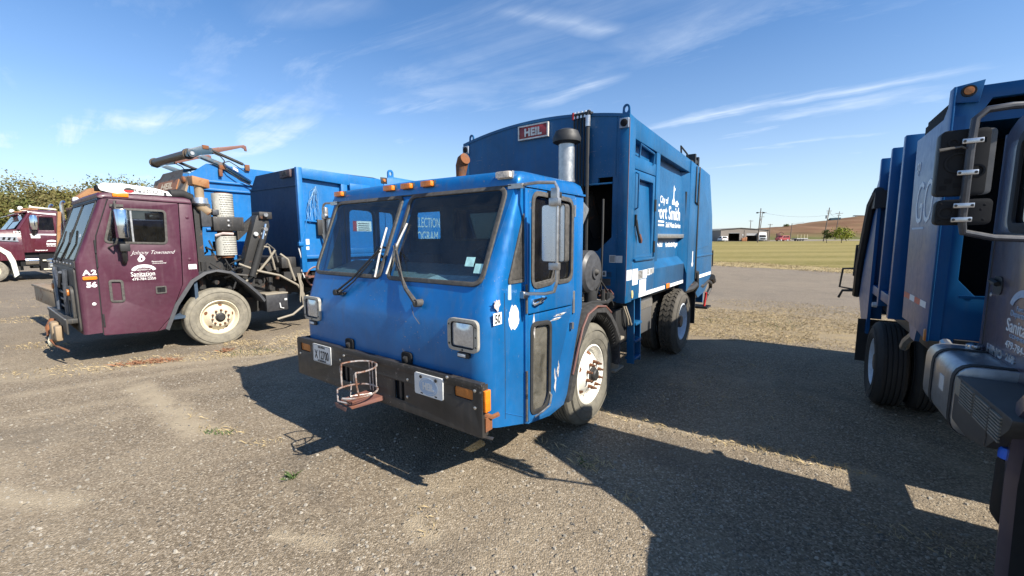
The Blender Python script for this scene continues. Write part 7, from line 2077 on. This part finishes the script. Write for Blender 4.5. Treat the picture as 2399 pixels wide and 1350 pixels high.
def blades(name, spots, m, hgt=(0.02, 0.07), wid=0.004, flat=0.7, seed=1, label=None):
    """spots: (x, y, rx, ry, rotation, count): blades thrown at random into ellipses"""
    rs = random.Random(seed)
    vs, fs = [], []
    for (x, y, rx, ry, ro, n) in spots:
        for k in range(n):
            r, a = math.sqrt(rs.random()), rs.random() * 6.283
            ex, ey = r * rx * math.cos(a), r * ry * math.sin(a)
            px = x + ex * math.cos(ro) - ey * math.sin(ro)
            py = y + ex * math.sin(ro) + ey * math.cos(ro)
            h = hgt[0] + (hgt[1] - hgt[0]) * rs.random() ** 2
            d = rs.random() * 6.283
            lean = h * (0.3 + 3.0 * flat * rs.random())
            q = len(vs)
            z0 = gz(px, py) + 0.003
            w = wid * (0.6 + 0.8 * rs.random())
            cx, cy = math.cos(d), math.sin(d)
            vs += [(px - cy * w, py + cx * w, z0), (px + cy * w, py - cx * w, z0), (px + cx * lean * 0.5 + cy * w * 0.6, py + cy * lean * 0.5 - cx * w * 0.6, z0 + h * 0.75), (px + cx * lean, py + cy * lean, z0 + h)]
            fs += [(q, q + 1, q + 2), (q, q + 2, q + 3)]
    me = bpy.data.meshes.new(name)
    me.from_pydata(vs, [], fs)
    me.materials.append(m)
    o = bpy.data.objects.new(name, me)
    COL.objects.link(o)
    o['kind'] = 'stuff'
    o['label'] = label or 'dry straw coloured grass lying on the gravel'
    o['category'] = 'grass'
    return o


AX = R(55.6)     # direction the trucks are parked in, as an angle from +x
straw = [(-6.2, 6.2, 0.9, 0.22, R(10), 420), (-5.1, 6.75, 1.1, 0.30, R(12), 900), (-4.3, 7.3, 0.9, 0.5, R(35), 1000), (-3.9, 8.2, 0.8, 0.7, R(50), 1500), (-5.0, 7.6, 0.35, 0.25, 0, 500), (-3.55, 6.95, 0.8, 0.15, R(10), 500),
         (-2.95, 4.02, 0.30, 0.10, R(-10), 120), (-3.4, 4.35, 0.35, 0.12, R(-35), 50), (-2.35, 3.75, 0.25, 0.08, R(20), 50), (-6.6, 5.9, 0.8, 0.3, R(8), 300), (-8.6, 7.5, 0.6, 0.3, 0, 400),
         (1.5, 4.05, 0.9, 0.09, R(-38), 420), (2.45, 3.45, 0.55, 0.09, R(-35), 420), (0.55, 3.55, 0.4, 0.08, R(-38), 150), (0.85, 2.9, 0.10, 0.10, 0, 60), (0.62, 3.32, 0.14, 0.06, R(-40), 90),
         (2.75, 2.35, 0.5, 0.12, R(-30), 220), (1.8, 5.3, 1.2, 0.8, 0, 260), (2.9, 4.6, 0.8, 0.5, 0, 160), (3.2, 6.2, 0.9, 0.5, R(-30), 200),
         (4.6, 8.6, 1.5, 1.1, R(-35), 3200), (5.9, 9.6, 2.0, 1.2, R(-38), 3600), (7.2, 9.6, 1.6, 1.6, R(-38), 2600), (5.3, 7.5, 1.0, 0.5, R(-25), 1600), (7.8, 11.2, 2.2, 1.0, R(-40), 1600), (5.0, 10.8, 1.6, 0.8, R(-40), 1200), (4.0, 11.5, 1.5, 1.2, R(-40), 800),
         (-0.62, 2.75, 0.10, 0.09, 0, 26), (-0.55, 2.55, 0.06, 0.08, 0, 22), (-15, 13, 5, 1.5, R(20), 900), (-11.5, 10.2, 1.2, 0.6, R(10), 500)]
straw = [(a, b_, c_, d_, e_, int(n_ * (0.75 if b_ < 8.3 else 1.8))) for a, b_, c_, d_, e_, n_ in straw]
blades('dry_grass', straw, STRAW, (0.004, 0.04), 0.0034, 0.8, 2)
blades('dead_weed', [(-5.6, 6.45, 0.35, 0.13, R(15), 260), (-5.85, 6.3, 0.3, 0.08, R(15), 120), (-4.95, 7.05, 0.10, 0.10, 0, 140)], STRAWR, (0.01, 0.06), 0.004, 0.9, 5, 'reddish dead weeds in front of the maroon truck')
blades('green_weed', [(-1.80, 3.18, 0.05, 0.04, 0, 60), (-2.95, 3.98, 0.20, 0.05, R(-10), 60), (-4.4, 7.0, 0.6, 0.2, R(20), 120), (5.4, 9.2, 1.2, 0.8, 0, 300), (0.60, 3.34, 0.05, 0.05, 0, 20)], WEED, (0.01, 0.05), 0.004, 0.6, 6, 'small green weeds in the gravel')
vg = []
rs_ = random.Random(12)
for k in range(70):
    p = Vector((BX, BY)) + BD * (-14 + 30 * rs_.random()) + BN * (-0.6 + 4.4 * rs_.random() ** 1.3)
    vg.append((p.x, p.y, 1.5, 0.6, R(-60), 110))
blades('verge_grass', vg, STRAW, (0.04, 0.14), 0.010, 0.5, 9, 'dry verge grass along the gravel road')

STONE = plain('grey limestone chips', (0.255, 0.23, 0.19), 0.9, 0, 0.5, 3)
STONE2 = plain('dark stone chips', (0.13, 0.122, 0.11), 0.9, 0, 0.4, 3)


def stones(name, m, n, seed, smin, smax, label, near=0.9, far=7.5):
    rs = random.Random(seed)
    vs, fs = [], []
    for k in range(n):
        y = near + (far - near) * rs.random() ** 1.5
        x = (rs.random() - 0.5) * 2 * (y * 1.35 + 0.7)
        s = smin + (smax - smin) * rs.random() ** 4
        q = len(vs)
        a0 = rs.random() * 6.28
        hh = s * (0.35 + 0.5 * rs.random())
        ring = []
        for j in range(5):
            a = a0 + j * 1.2566 + 0.35 * rs.random()
            r = s * (0.7 + 0.5 * rs.random())
            ring.append((x + r * math.cos(a), y + r * 0.8 * math.sin(a), -0.002))
        vs += ring
        vs += [(x + (p[0] - x) * 0.62, y + (p[1] - y) * 0.62, hh * (0.8 + 0.35 * rs.random())) for p in ring]
        fs += [(q + 5, q + 6, q + 7, q + 8, q + 9)]
        for j in range(5):
            j2 = (j + 1) % 5
            fs.append((q + j, q + j2, q + 5 + j2, q + 5 + j))
    me = bpy.data.meshes.new(name)
    me.from_pydata(vs, [], fs)
    me.materials.append(m)
    o = bpy.data.objects.new(name, me)
    COL.objects.link(o)
    o['kind'] = 'stuff'
    o['label'] = label
    o['category'] = 'gravel'
    return o


stones('loose_gravel', STONE, 13000, 21, 0.003, 0.020, 'pale loose stone chips over the lot')
stones('dark_gravel', STONE2, 9000, 22, 0.003, 0.013, 'dark loose stone chips over the lot')

# ------------------------------------------------------------------ landfill hill and far ground
def hill():
    prof = [(100, 2), (135, 5.0), (158, 6.8), (173, 8.5), (188, 10.2), (195, 11.6), (205, 12.6), (220, 14.0), (245, 16), (290, 18.5), (350, 20), (420, 17), (480, 10), (540, 4)]
    rs = random.Random(4)
    rows = []
    nx = 150
    for j in range(26):
        v = j / 25
        row = []
        for i in range(nx + 1):
            x = 92 + (540 - 92) * i / nx
            for k in range(len(prof) - 1):
                if prof[k][0] <= x <= prof[k + 1][0]:
                    f = (x - prof[k][0]) / (prof[k + 1][0] - prof[k][0])
                    h = prof[k][1] * (1 - f) + prof[k + 1][1] * f
                    break
            else:
                h = 2 * max(0, (x - 88) / 12) if x < 100 else 4
            y = 190 + 130 * v
            s = math.sin(min(1, v / 0.54) * math.pi / 2) if v < 0.54 else math.cos((v - 0.54) / 0.46 * math.pi / 2)
            z = h * s + 0.35 * rs.random() * s * min(1, h / 4) + 0.5 * math.sin(x * 0.23 + v * 5) * s * min(1, h / 8)
            row.append((x, y, max(gz(x, y) - 0.05, z + 0.3 * s)))
        rows.append(row)
    m, t, b, v = newmat('landfill soil')
    setp(b, Roughness=0.95, **{'Specular IOR Level': 0.1})
    sp = t.n.new('ShaderNodeSeparateXYZ')
    t.link(v, sp.inputs[0])
    ms = t.mapping(v, (0.03, 0.03, 0.5))
    n = t.noise(ms, 1.3, 7, 0.65, 0.6)
    n2 = t.noise(v, 0.25, 7, 0.7, 0.3)
    soil = t.mix(t.ramp(n, [(0.35, 0.0), (0.65, 1.0)]), (0.115, 0.062, 0.036), (0.21, 0.125, 0.072))
    soil = t.mix(t.math('MULTIPLY', t.ramp(n2, [(0.5, 0.0), (0.7, 1.0)]), 0.6), soil, (0.12, 0.105, 0.05))
    lowg = t.ramp(t.math('ADD', t.math('DIVIDE', sp.outputs[2], 10.0), t.math('MULTIPLY', t.math('SUBTRACT', n2, 0.5), 0.5)), [(0.12, 1.0), (0.45, 0.0)])
    c = t.mix(lowg, soil, t.mix(n2, (0.055, 0.075, 0.022), (0.15, 0.13, 0.05)))
    t.link(c, b.inputs['Base Color'])
    mb = MB()
    mb.loft(rows)
    o = mb.build('landfill_hill', m, None, ang=80, split=False)
    o['kind'] = 'structure'


hill()
dr = MB()
dr.loft([[(x, y - 1.2, gz(x, y) + 0.10 + e), (x, y + 2.2, gz(x, y) + 0.22 + e)] for x, y, e in ((99, 153, 0.25), (106, 153, 0.2), (115, 150, 0.1), (124, 146, 0.05), (140, 140, 0.05), (170, 132, 0.05))])
o = dr.build('dirt_road', plain('pale dirt road', (0.36, 0.31, 0.23), 0.95), None)
o['kind'] = 'structure'
ap = MB()
ap.loft([[(x, 136.5, gz(x, 136.5) + 0.05), (x, 150, gz(x, 150) + 0.05)] for x in (50, 66, 80, 92, 105)])
o = ap.build('gravel_apron', plain('pale gravel apron', (0.20, 0.18, 0.15), 0.95), None)
o['kind'] = 'structure'


# ------------------------------------------------------------------ trees
def leaf_mat(name, c1, c2, c3):
    m, t, b, v = newmat(name)
    setp(b, Roughness=0.7, **{'Specular IOR Level': 0.2})
    gi = t.n.new('ShaderNodeNewGeometry')
    oi = t.n.new('ShaderNodeObjectInfo')
    n = t.noise(v, 0.55, 3, 0.6)
    c = t.mix(gi.outputs['Random Per Island'], c1, c2)
    c = t.mix(t.ramp(n, [(0.45, 0.0), (0.65, 0.8)]), c, c3)
    c = t.mix(t.math('MULTIPLY', oi.outputs['Random'], 0.35), c, c3)
    t.link(c, b.inputs['Base Color'])
    return m


BARK = plain('grey brown bark', (0.085, 0.065, 0.05), 0.9, 0, 0.3, 12)
LEAF = [leaf_mat('olive autumn leaves', (0.080, 0.090, 0.022), (0.155, 0.148, 0.042), (0.175, 0.125, 0.045)),
        leaf_mat('brown autumn leaves', (0.105, 0.088, 0.034), (0.165, 0.138, 0.055), (0.115, 0.125, 0.036)),
        leaf_mat('dark green leaves', (0.040, 0.065, 0.016), (0.095, 0.115, 0.028), (0.125, 0.11, 0.036))]


def tree(name, label, loc, H, W, mat_, seed, nleaf=2600, leaf=0.26, low=0.15, sparse=0.0, cat='tree', group=None):
    rs = random.Random(seed)
    T = thing(name, label, cat, loc, rs.random() * 6, group)
    b = MB()
    limbs = []
    b.tube([(0, 0, -0.1), (0.02 * H * (rs.random() - .5), 0, H * 0.22), (0.05 * H * (rs.random() - .5), 0.05 * H * (rs.random() - .5), H * 0.6)], [0.022 * H, 0.017 * H, 0.008 * H], 7)
    for k in range(9):
        a = rs.random() * 6.283
        z0 = H * (0.2 + 0.35 * rs.random())
        e = (W * 0.36 * math.cos(a) * (0.5 + 0.5 * rs.random()), W * 0.36 * math.sin(a) * (0.5 + 0.5 * rs.random()), z0 + H * (0.15 + 0.3 * rs.random()))
        b.tube([(0, 0, z0), (e[0] * 0.5, e[1] * 0.5, z0 + (e[2] - z0) * 0.6), e], [0.010 * H, 0.006 * H, 0.003 * H], 5)
        limbs.append(e)
    b.build('trunk', BARK, T, split=False)
    # crown: leaf clumps through an uneven volume
    clumps = []
    for k in range(34):
        a, r = rs.random() * 6.283, rs.random() ** 0.5
        z = H * (low + (0.97 - low) * rs.random())
        f = (z / H - low) / (0.97 - low)
        env = math.sin(min(1, max(0.06, f * 0.86 + 0.14)) * math.pi) ** 0.55
        clumps.append((W * 0.42 * r * env * math.cos(a), W * 0.42 * r * env * math.sin(a), z, W * (0.10 + 0.11 * rs.random())))
    vs, fs = [], []
    for k in range(nleaf):
        c = clumps[rs.randrange(len(clumps))]
        u, v_, w = rs.gauss(0, 0.5), rs.gauss(0, 0.5), rs.gauss(0, 0.42)
        p = Vector((c[0] + u * c[3] * 1.25, c[1] + v_ * c[3] * 1.25, max(H * low * 0.4, c[2] + w * c[3] * 1.1)))
        d = Vector((rs.gauss(0, 1), rs.gauss(0, 1), rs.gauss(0.3, 0.8))).normalized()
        s = leaf * (0.55 + 0.9 * rs.random())
        e1 = d.orthogonal().normalized() * s
        e2 = d.cross(e1).normalized() * s * 0.7
        q = len(vs)
        vs += [p - e1, p - e2 * 0.8, p + e1, p + e2]
        fs.append((q, q + 1, q + 2, q + 3))
    me = bpy.data.meshes.new('crown')
    me.from_pydata([tuple(p) for p in vs], [], fs)
    me.materials.append(mat_)
    o = bpy.data.objects.new('crown', me)
    COL.objects.link(o)
    o.parent = T
    return T


# tree line behind the trucks on the left: each with its own look and place
TL = [(-20, 66, 10.2, 8.5, 2, 'dark green tree at the left end of the tree line'),
      (36, 64, 8.4, 7.5, 1, 'brown leaved tree in front of the left end of the tree line'),
      (78, 70, 12.4, 6.6, 0, 'tall thin pale tree rising above the tree line'),
      (110, 64, 8.8, 8.0, 1, 'broad brown tree right of the tall pale tree'),
      (152, 66, 9.6, 7.2, 0, 'olive tree in the middle of the tree line'),
      (188, 63, 8.0, 7.0, 1, 'low brown tree above the rusty cab roof'),
      (222, 68, 10.0, 7.4, 0, 'olive green tree behind the white roof unit'),
      (262, 66, 10.4, 6.8, 2, 'dark tree just right of the white roof unit'),
      (300, 70, 11.2, 7.5, 1, 'thin brown topped tree left of the raised fork arms'),
      (345, 72, 10.8, 8.0, 0, 'olive tree partly hidden by the rusty hopper')]
for i, (px, D, H, W, k, lab) in enumerate(TL):
    x = (px - 1199.5) / 981.138 * D
    tree('tree', lab, (x, D, 0), H, W * 1.25, LEAF[k], 40 + i, 10500 if i != 2 else 3000, 0.155, 0.05, group='trees of the line behind the trucks')
for i, (px, D, H, W, k, lab) in enumerate([(10, 58, 5.6, 7.0, 0, 'low olive bush under the left end of the tree line'), (130, 59, 5.0, 7.0, 1, 'low brown bush under the middle of the tree line'), (70, 60, 5.8, 6.5, 2, 'low green bush under the tall pale tree'), (240, 60, 6.0, 7.0, 2, 'low green bush behind the white roof unit'), (190, 57, 5.4, 6.0, 0, 'low olive bush above the rusty cab roof'), (-60, 60, 8.0, 8.0, 1, 'brown tree just outside the left edge')]):
    x = (px - 1199.5) / 981.138 * D
    tree('bush', lab, (x, D, 0), H * 1.25, W * 1.35, LEAF[k], 70 + i, 7000, 0.15, 0.02, cat='bush', group='bushes under the tree line')
YEL = leaf_mat('yellow green leaves', (0.10, 0.155, 0.018), (0.21, 0.23, 0.025), (0.25, 0.24, 0.03))
tree('tree', 'bright yellow green lawn tree in front of the brown hill', (82.2, 105.0, gz(82, 105)), 3.75, 4.9, YEL, 90, 1500, 0.16, 0.36)
tree('tree', 'small dark green tree beside the yellow green one', (79.6, 106.5, gz(79, 106)), 3.2, 2.4, LEAF[2], 91, 600, 0.15, 0.4)
tree('bush', 'dark bush on the crest of the brown hill', (170.0, 262.0, 7.6), 1.9, 4.0, LEAF[2], 92, 350, 0.3, 0.1, cat='bush')

# ------------------------------------------------------------------ workshop building
def workshop():
    T = thing('workshop_building', 'low tan metal workshop with two open dark garage doors beyond the field', 'building', (69.2, 140.0, gz(72, 140)))
    m = plain('tan sheet metal', (0.20, 0.17, 0.145), 0.6, 0, 0.08, 4)
    w = 16.0
    b = MB()
    b.plate([(0, 0), (w, 0), (w, 3.65), (w * 0.42, 4.35), (0, 3.85)], [rect(2.75, 6.35, 0.0005, 2.85), rect(8.7, 12.2, 0.0005, 2.65)], MY, 0, 0.2)
    b.build('front_wall', m, T)
    b = MB()
    b.box(0, 0.2, 0.2, 18, 0, 3.8)
    b.box(w - 0.2, w, 0.2, 18, 0, 3.6)
    b.box(0, w, 18, 18.2, 0, 3.7)
    b.build('side_wall', m, T)
    b = MB()
    b.add([(-0.3, -0.25, 3.87), (w * 0.42, -0.25, 4.40), (w + 0.3, -0.25, 3.66), (w + 0.3, 18.3, 3.66), (w * 0.42, 18.3, 4.40), (-0.3, 18.3, 3.87), (-0.3, -0.25, 4.0), (w * 0.42, -0.25, 4.52), (w + 0.3, -0.25, 3.79), (w + 0.3, 18.3, 3.79), (w * 0.42, 18.3, 4.52), (-0.3, 18.3, 4.0)],
          [(0, 1, 4, 5), (1, 2, 3, 4), (6, 11, 10, 7), (7, 10, 9, 8), (0, 6, 7, 1), (1, 7, 8, 2), (2, 8, 9, 3), (5, 4, 10, 11), (4, 3, 9, 10), (0, 5, 11, 6)])
    b.build('roof', plain('grey brown roof metal', (0.15, 0.13, 0.115), 0.5), T)
    for (x0, x1, h) in ((2.75, 6.35, 2.85), (8.7, 12.2, 2.65)):
        d = one('garage_door', plain('pale rolled door', (0.42, 0.42, 0.42), 0.5), T, lambda q: q.box(x0, x1, 0.03, 0.12, h - (0.18 if x0 < 5 else 0.75), h - 0.002))
        one('slat', GASKET, d, lambda q: [q.box(x0, x1, 0.02, 0.029, h - 0.16 - 0.16 * k, h - 0.14 - 0.16 * k) for k in range(1 if x0 < 5 else 4)], split=False)
    one('inner_floor', DARK, T, lambda q: q.box(0.3, w - 0.3, 0.3, 17.8, 0.01, 0.03))
    one('wall_light', PLATEW, T, lambda q: q.box(7.3, 7.6, -0.08, -0.005, 1.9, 2.3))
    one('downpipe', m, T, lambda q: [q.box(x, x + 0.1, -0.1, -0.01, 0, 3.7) for x in (0.1, 7.9, w - 0.3)])
    for k in range(3):
        o = tag(one('pallet_crate', ORANGEW, None, lambda q: (q.box(76.0 + 0.55 * k, 76.5 + 0.55 * k, 139.0, 139.5, gz(76, 139) + 0.05, gz(76, 139) + 1.1 + 0.15 * k),), 0.02), ['left wooden crate between the two garage doors', 'middle wooden crate between the two garage doors', 'right wooden crate between the two garage doors'][k], 'crate', 'crates between the garage doors')


workshop()


def vehicle(name, label, loc, yaw, L, W, prof, glassy, m, wr=0.34, cat='car'):
    """prof: side outline (y, z); glassy: list of side window outlines; front faces -y"""
    T = thing(name, label, cat, loc, yaw)
    b = MB()
    b.prism(prof, MX, -W / 2, W / 2)
    b.build('body', m, T, 0.06, 2)
    for sx in (1, -1):
        for g in glassy:
            one('side_window', DARK, T, lambda q: q.prism(g, MX, sx * (W / 2 + 0.001), sx * (W / 2 + 0.012)))
        for y in (0.17 * L, 0.80 * L):
            wh = one('wheel', PLATEW, T, lambda q: q.lathe([(wr * 0.6, -0.1), (wr * 0.6, 0.0), (wr * 0.3, 0.02), (0, 0.02)], (sx * (W / 2 + 0.01), y, wr), 'x', 14, sx))
            one('tyre', RUBBER, wh, lambda q: q.lathe([(wr * 0.6, -0.2), (wr, -0.18), (wr, -0.02), (wr * 0.6, 0.01)], (sx * (W / 2 + 0.01), y, wr), 'x', 16, sx, closed=True))
    return T


z0 = gz(70, 137) + 0.05
suv = vehicle('parked_suv', 'white hatchback car parked left of the first garage door', (69.1, 136.6, z0), R(8), 4.2, 1.85, [(0, 0.3), (4.2, 0.3), (4.2, 0.9), (3.2, 1.05), (2.6, 1.6), (0.5, 1.65), (0.05, 1.0)], [[(0.6, 1.05), (2.9, 1.05), (2.4, 1.5), (0.65, 1.52)]], WHITE)
one('rear_window', DARK, suv, lambda q: q.add([(-0.7, 0.06, 1.06), (0.7, 0.06, 1.06), (0.62, 0.40, 1.55), (-0.62, 0.40, 1.55)], [(0, 1, 2, 3)]))
one('tail_lamp', REDB, suv, lambda q: [q.box(x - 0.1, x + 0.1, -0.03, 0.06, 0.85, 1.0) for x in (-0.78, 0.78)])
one('number_plate', PLATEW, suv, lambda q: q.box(-0.26, 0.26, -0.04, -0.005, 0.55, 0.68))
van = vehicle('box_van', 'white box van parked in front of the second garage door', (81.5, 136.8, z0), R(22), 5.6, 2.2, [(0, 0.35), (5.6, 0.35), (5.6, 2.75), (1.5, 2.85), (1.1, 2.0), (0.15, 1.3)], [[(0.5, 1.35), (1.35, 1.35), (1.35, 1.95), (1.05, 1.95)]], WHITE, 0.40, 'van')
one('windshield', DARK, van, lambda q: q.add([(-0.95, 0.10, 1.36), (0.95, 0.10, 1.36), (0.9, 0.98, 2.0), (-0.9, 0.98, 2.0)], [(0, 1, 2, 3)]))
one('grille', DARK, van, lambda q: q.box(-0.7, 0.7, -0.02, 0.05, 0.6, 1.0))
one('headlight', PLATEW, van, lambda q: [q.box(x - 0.15, x + 0.15, -0.03, 0.05, 0.75, 1.0) for x in (-0.9, 0.9)])
red = vehicle('parked_car', 'red boxy car parked right of the workshop', (86.7, 137.6, z0), R(78), 4.0, 1.75, [(0, 0.3), (4.0, 0.3), (4.0, 1.2), (3.8, 1.75), (1.4, 1.8), (0.9, 1.15), (0.05, 1.0)], [[(1.25, 1.15), (2.3, 1.15), (2.3, 1.6), (1.55, 1.6)], [(2.45, 1.15), (3.7, 1.15), (3.6, 1.6), (2.45, 1.6)]], plain('faded red paint', (0.28, 0.045, 0.05), 0.5))
T_ = thing('flatbed_trailer', 'flatbed trailer with upright stakes parked right of the red car', 'trailer', (93.8, 140.0, gz(93, 140) + 0.05), R(80))
one('deck', plain('grey load', (0.4, 0.4, 0.4), 0.6), T_, lambda q: q.box(-1.1, 1.1, 0, 4.2, 0.62, 0.85))
one('frame', DARK, T_, lambda q: q.box(-1.0, 1.0, 0, 4.2, 0.42, 0.61))
for y in (0.2, 1.5, 2.8, 3.9):
    one('stake', plain('bleached stake', (0.5, 0.42, 0.28), 0.7), T_, lambda q: q.box(1.02, 1.1, y, y + 0.1, 0.86, 2.1))
for y in (1.4, 2.4):
    for sx in (1, -1):
        one('wheel', RUBBER, T_, lambda q: q.lathe([(0.36, -0.1), (0.38, 0), (0.36, 0.1), (0, 0.1)], (sx * 1.0, y, 0.38), 'x', 14))
T_ = thing('farm_implement', 'rusty red machine standing behind the red car', 'machine', (92.6, 146.0, gz(90, 146)), 0.3)
one('frame', RUSTR, T_, lambda q: (q.box(-1.2, 1.2, -0.5, 0.5, 0.5, 1.1), q.box(-0.9, 0.3, -0.4, 0.4, 1.1, 2.6), q.box(0.1, 1.0, -0.3, 0.3, 1.1, 1.9)), 0.05)
one('boom', RUSTR, T_, lambda q: q.tube([(-0.4, 0, 2.5), (0.6, 0, 3.1), (1.4, 0, 2.4)], 0.13, 6))
one('wheel', RUBBER, T_, lambda q: [q.lathe([(0.45, -0.15), (0.5, 0), (0.45, 0.15), (0, 0.15)], (x, -0.55, 0.5), 'y', 14) for x in (-0.8, 0.8)])
tag(one('dark_shed', plain('dark weathered shed', (0.06, 0.05, 0.045), 0.8), None, lambda q: (q.box(60.2, 67.0, 150, 156, 0.3, 2.6), q.prism([(60.0, 2.6), (67.2, 2.6), (63.6, 3.1)], MY, 149.8, 156.2))), 'dark low shed left of the workshop, by the blue truck', 'shed')
T_ = thing('dump_container', 'blue steel container on the crest of the brown hill', 'container', (199.5, 262.0, 11.6), 0.3)
one('container_body', plain('dark teal steel', (0.03, 0.075, 0.10), 0.6), T_, lambda q: q.add([(-2.6, -1.2, 0.3), (2.6, -1.2, 0.3), (3.0, -1.3, 2.0), (-2.2, -1.3, 1.8), (-2.6, 1.2, 0.3), (2.6, 1.2, 0.3), (3.0, 1.3, 2.0), (-2.2, 1.3, 1.8)], [(0, 1, 2, 3), (5, 4, 7, 6), (0, 3, 7, 4), (1, 5, 6, 2), (3, 2, 6, 7), (0, 4, 5, 1)]))
one('ramp', DARK, T_, lambda q: q.add([(-4.2, -1, 0.1), (-2.5, -1, 0.3), (-2.2, -1, 1.5), (-4.2, 1, 0.1), (-2.5, 1, 0.3), (-2.2, 1, 1.5)], [(0, 1, 2), (3, 5, 4), (0, 3, 4, 1), (1, 4, 5, 2), (2, 5, 3, 0)]))
T_ = thing('brown_shelter', 'brown roofed shelter on the right of the hill crest', 'shelter', (215.0, 262.0, 13.0), 0.2)
one('roof', plain('brown roof', (0.10, 0.06, 0.045), 0.7), T_, lambda q: q.prism([(-3.2, 1.5), (3.2, 1.5), (3.0, 1.8), (-2.8, 2.0)], MY, -1.5, 1.5))
one('post', DARK, T_, lambda q: [q.box(x, x + 0.2, -1.2, -1.0, 0, 1.5) for x in (-2.8, 0, 2.6)])

# ------------------------------------------------------------------ utility poles
POLE = plain('grey weathered pole', (0.13, 0.105, 0.085), 0.85)


def pole(label, x, y, H, lean, arms=(), lamp=None, drum=False, name='utility_pole'):
    zb = gz(x, y)
    T = thing(name, label, 'pole', (x, y, zb))
    top = (lean, 0, H)
    one('pole', POLE, T, lambda q: q.tube([(0, 0, -0.2), top], [0.17, 0.11], 8))
    for (f, w) in arms:
        one('crossarm', POLE, T, lambda q: q.box(lean * f - w, lean * f + w, -0.1, -0.02, H * f - 0.07, H * f + 0.07))
        for s in (-0.9, 0.9):
            one('insulator', PLATEW, T, lambda q: q.cyl((lean * f + s * w, -0.06, H * f + 0.07), (lean * f + s * w, -0.06, H * f + 0.30), 0.06, n=8))
    if drum:
        one('transformer', plain('grey transformer', (0.3, 0.31, 0.32), 0.5), T, lambda q: q.cyl((lean * 0.7 - 0.45, -0.1, H * 0.68), (lean * 0.7 - 0.45, -0.1, H * 0.68 + 0.95), 0.27, n=12))
    if lamp == 'twin':
        for s in (-1, 1):
            lh = one('lamp_head', DARK, T, lambda q: q.lathe([(0.0, -0.2), (0.30, -0.12), (0.34, 0.02), (0.22, 0.16), (0, 0.2)], (lean * 0.87 + s * 0.85, 0, H * 0.87), 'z', 12))
            one('lamp_arm', POLE, T, lambda q: q.tube([(lean * 0.87, 0, H * 0.87), (lean * 0.87 + s * 0.6, 0, H * 0.87 + 0.05)], 0.05, 6))
    elif lamp:
        one('lamp_arm', STEEL, T, lambda q: q.tube([(lean * 0.98, 0, H * 0.97), (lean + lamp * 0.5, 0, H * 1.02), (lean + lamp, 0, H * 1.06)], 0.05, 6))
        one('lamp_head', STEEL, T, lambda q: q.lathe([(0.0, -0.08), (0.22, -0.05), (0.2, 0.08), (0, 0.1)], (lean + lamp, 0, H * 1.06), 'z', 10))
    return T


pole('tall pole with two round floodlights in front of the workshop', 67.7, 116, 9.3, 0.35, lamp='twin', name='floodlight_pole')
pole('leaning utility pole with crossarms behind the workshop roof', 100.7, 172, 11.6, 1.0, ((0.97, 1.6), (0.82, 0.9)), drum=True)
pole('short thin pole beside the right end of the workshop', 91.6, 150, 6.0, 0.05, ((0.95, 0.8),))
pole('pole with a curved lamp arm halfway up the brown hill', 103.0, 156, 6.3, 0.35, lamp=4.2)
pole('tall leaning pole with a transformer left of the lawn tree', 93.2, 126, 10.0, 1.05, ((0.9, 0.7), (0.84, 0.5)), drum=True)
pole('pole with one crossarm on the hillside above the lawn tree', 132.5, 173, 11.6, 1.1, ((0.93, 1.5), (0.86, 0.8)))
pole('thin distant pole left of the leaning utility pole', 100.4, 178, 8.5, 0.1, ((0.95, 0.9),))
# sagging wires between poles
wm = plain('power line', (0.06, 0.06, 0.06), 0.6)


def span(a, b, sag, label, r=0.03):
    pts = []
    for k in range(13):
        t = k / 12
        pts.append((a[0] + (b[0] - a[0]) * t, a[1] + (b[1] - a[1]) * t, a[2] + (b[2] - a[2]) * t - sag * 4 * t * (1 - t)))
    o = tag(one('power_line', wm, None, lambda q: q.tube(pts, r, 4)), label, 'cable')


span((101.6, 172, 11.8), (133.6, 173, 11.4), 1.6, 'sagging wire from the leaning utility pole to the hillside pole')
span((94.2, 126, 9.6), (133.4, 173, 10.6), 1.3, 'sagging wire from the transformer pole to the hillside pole')
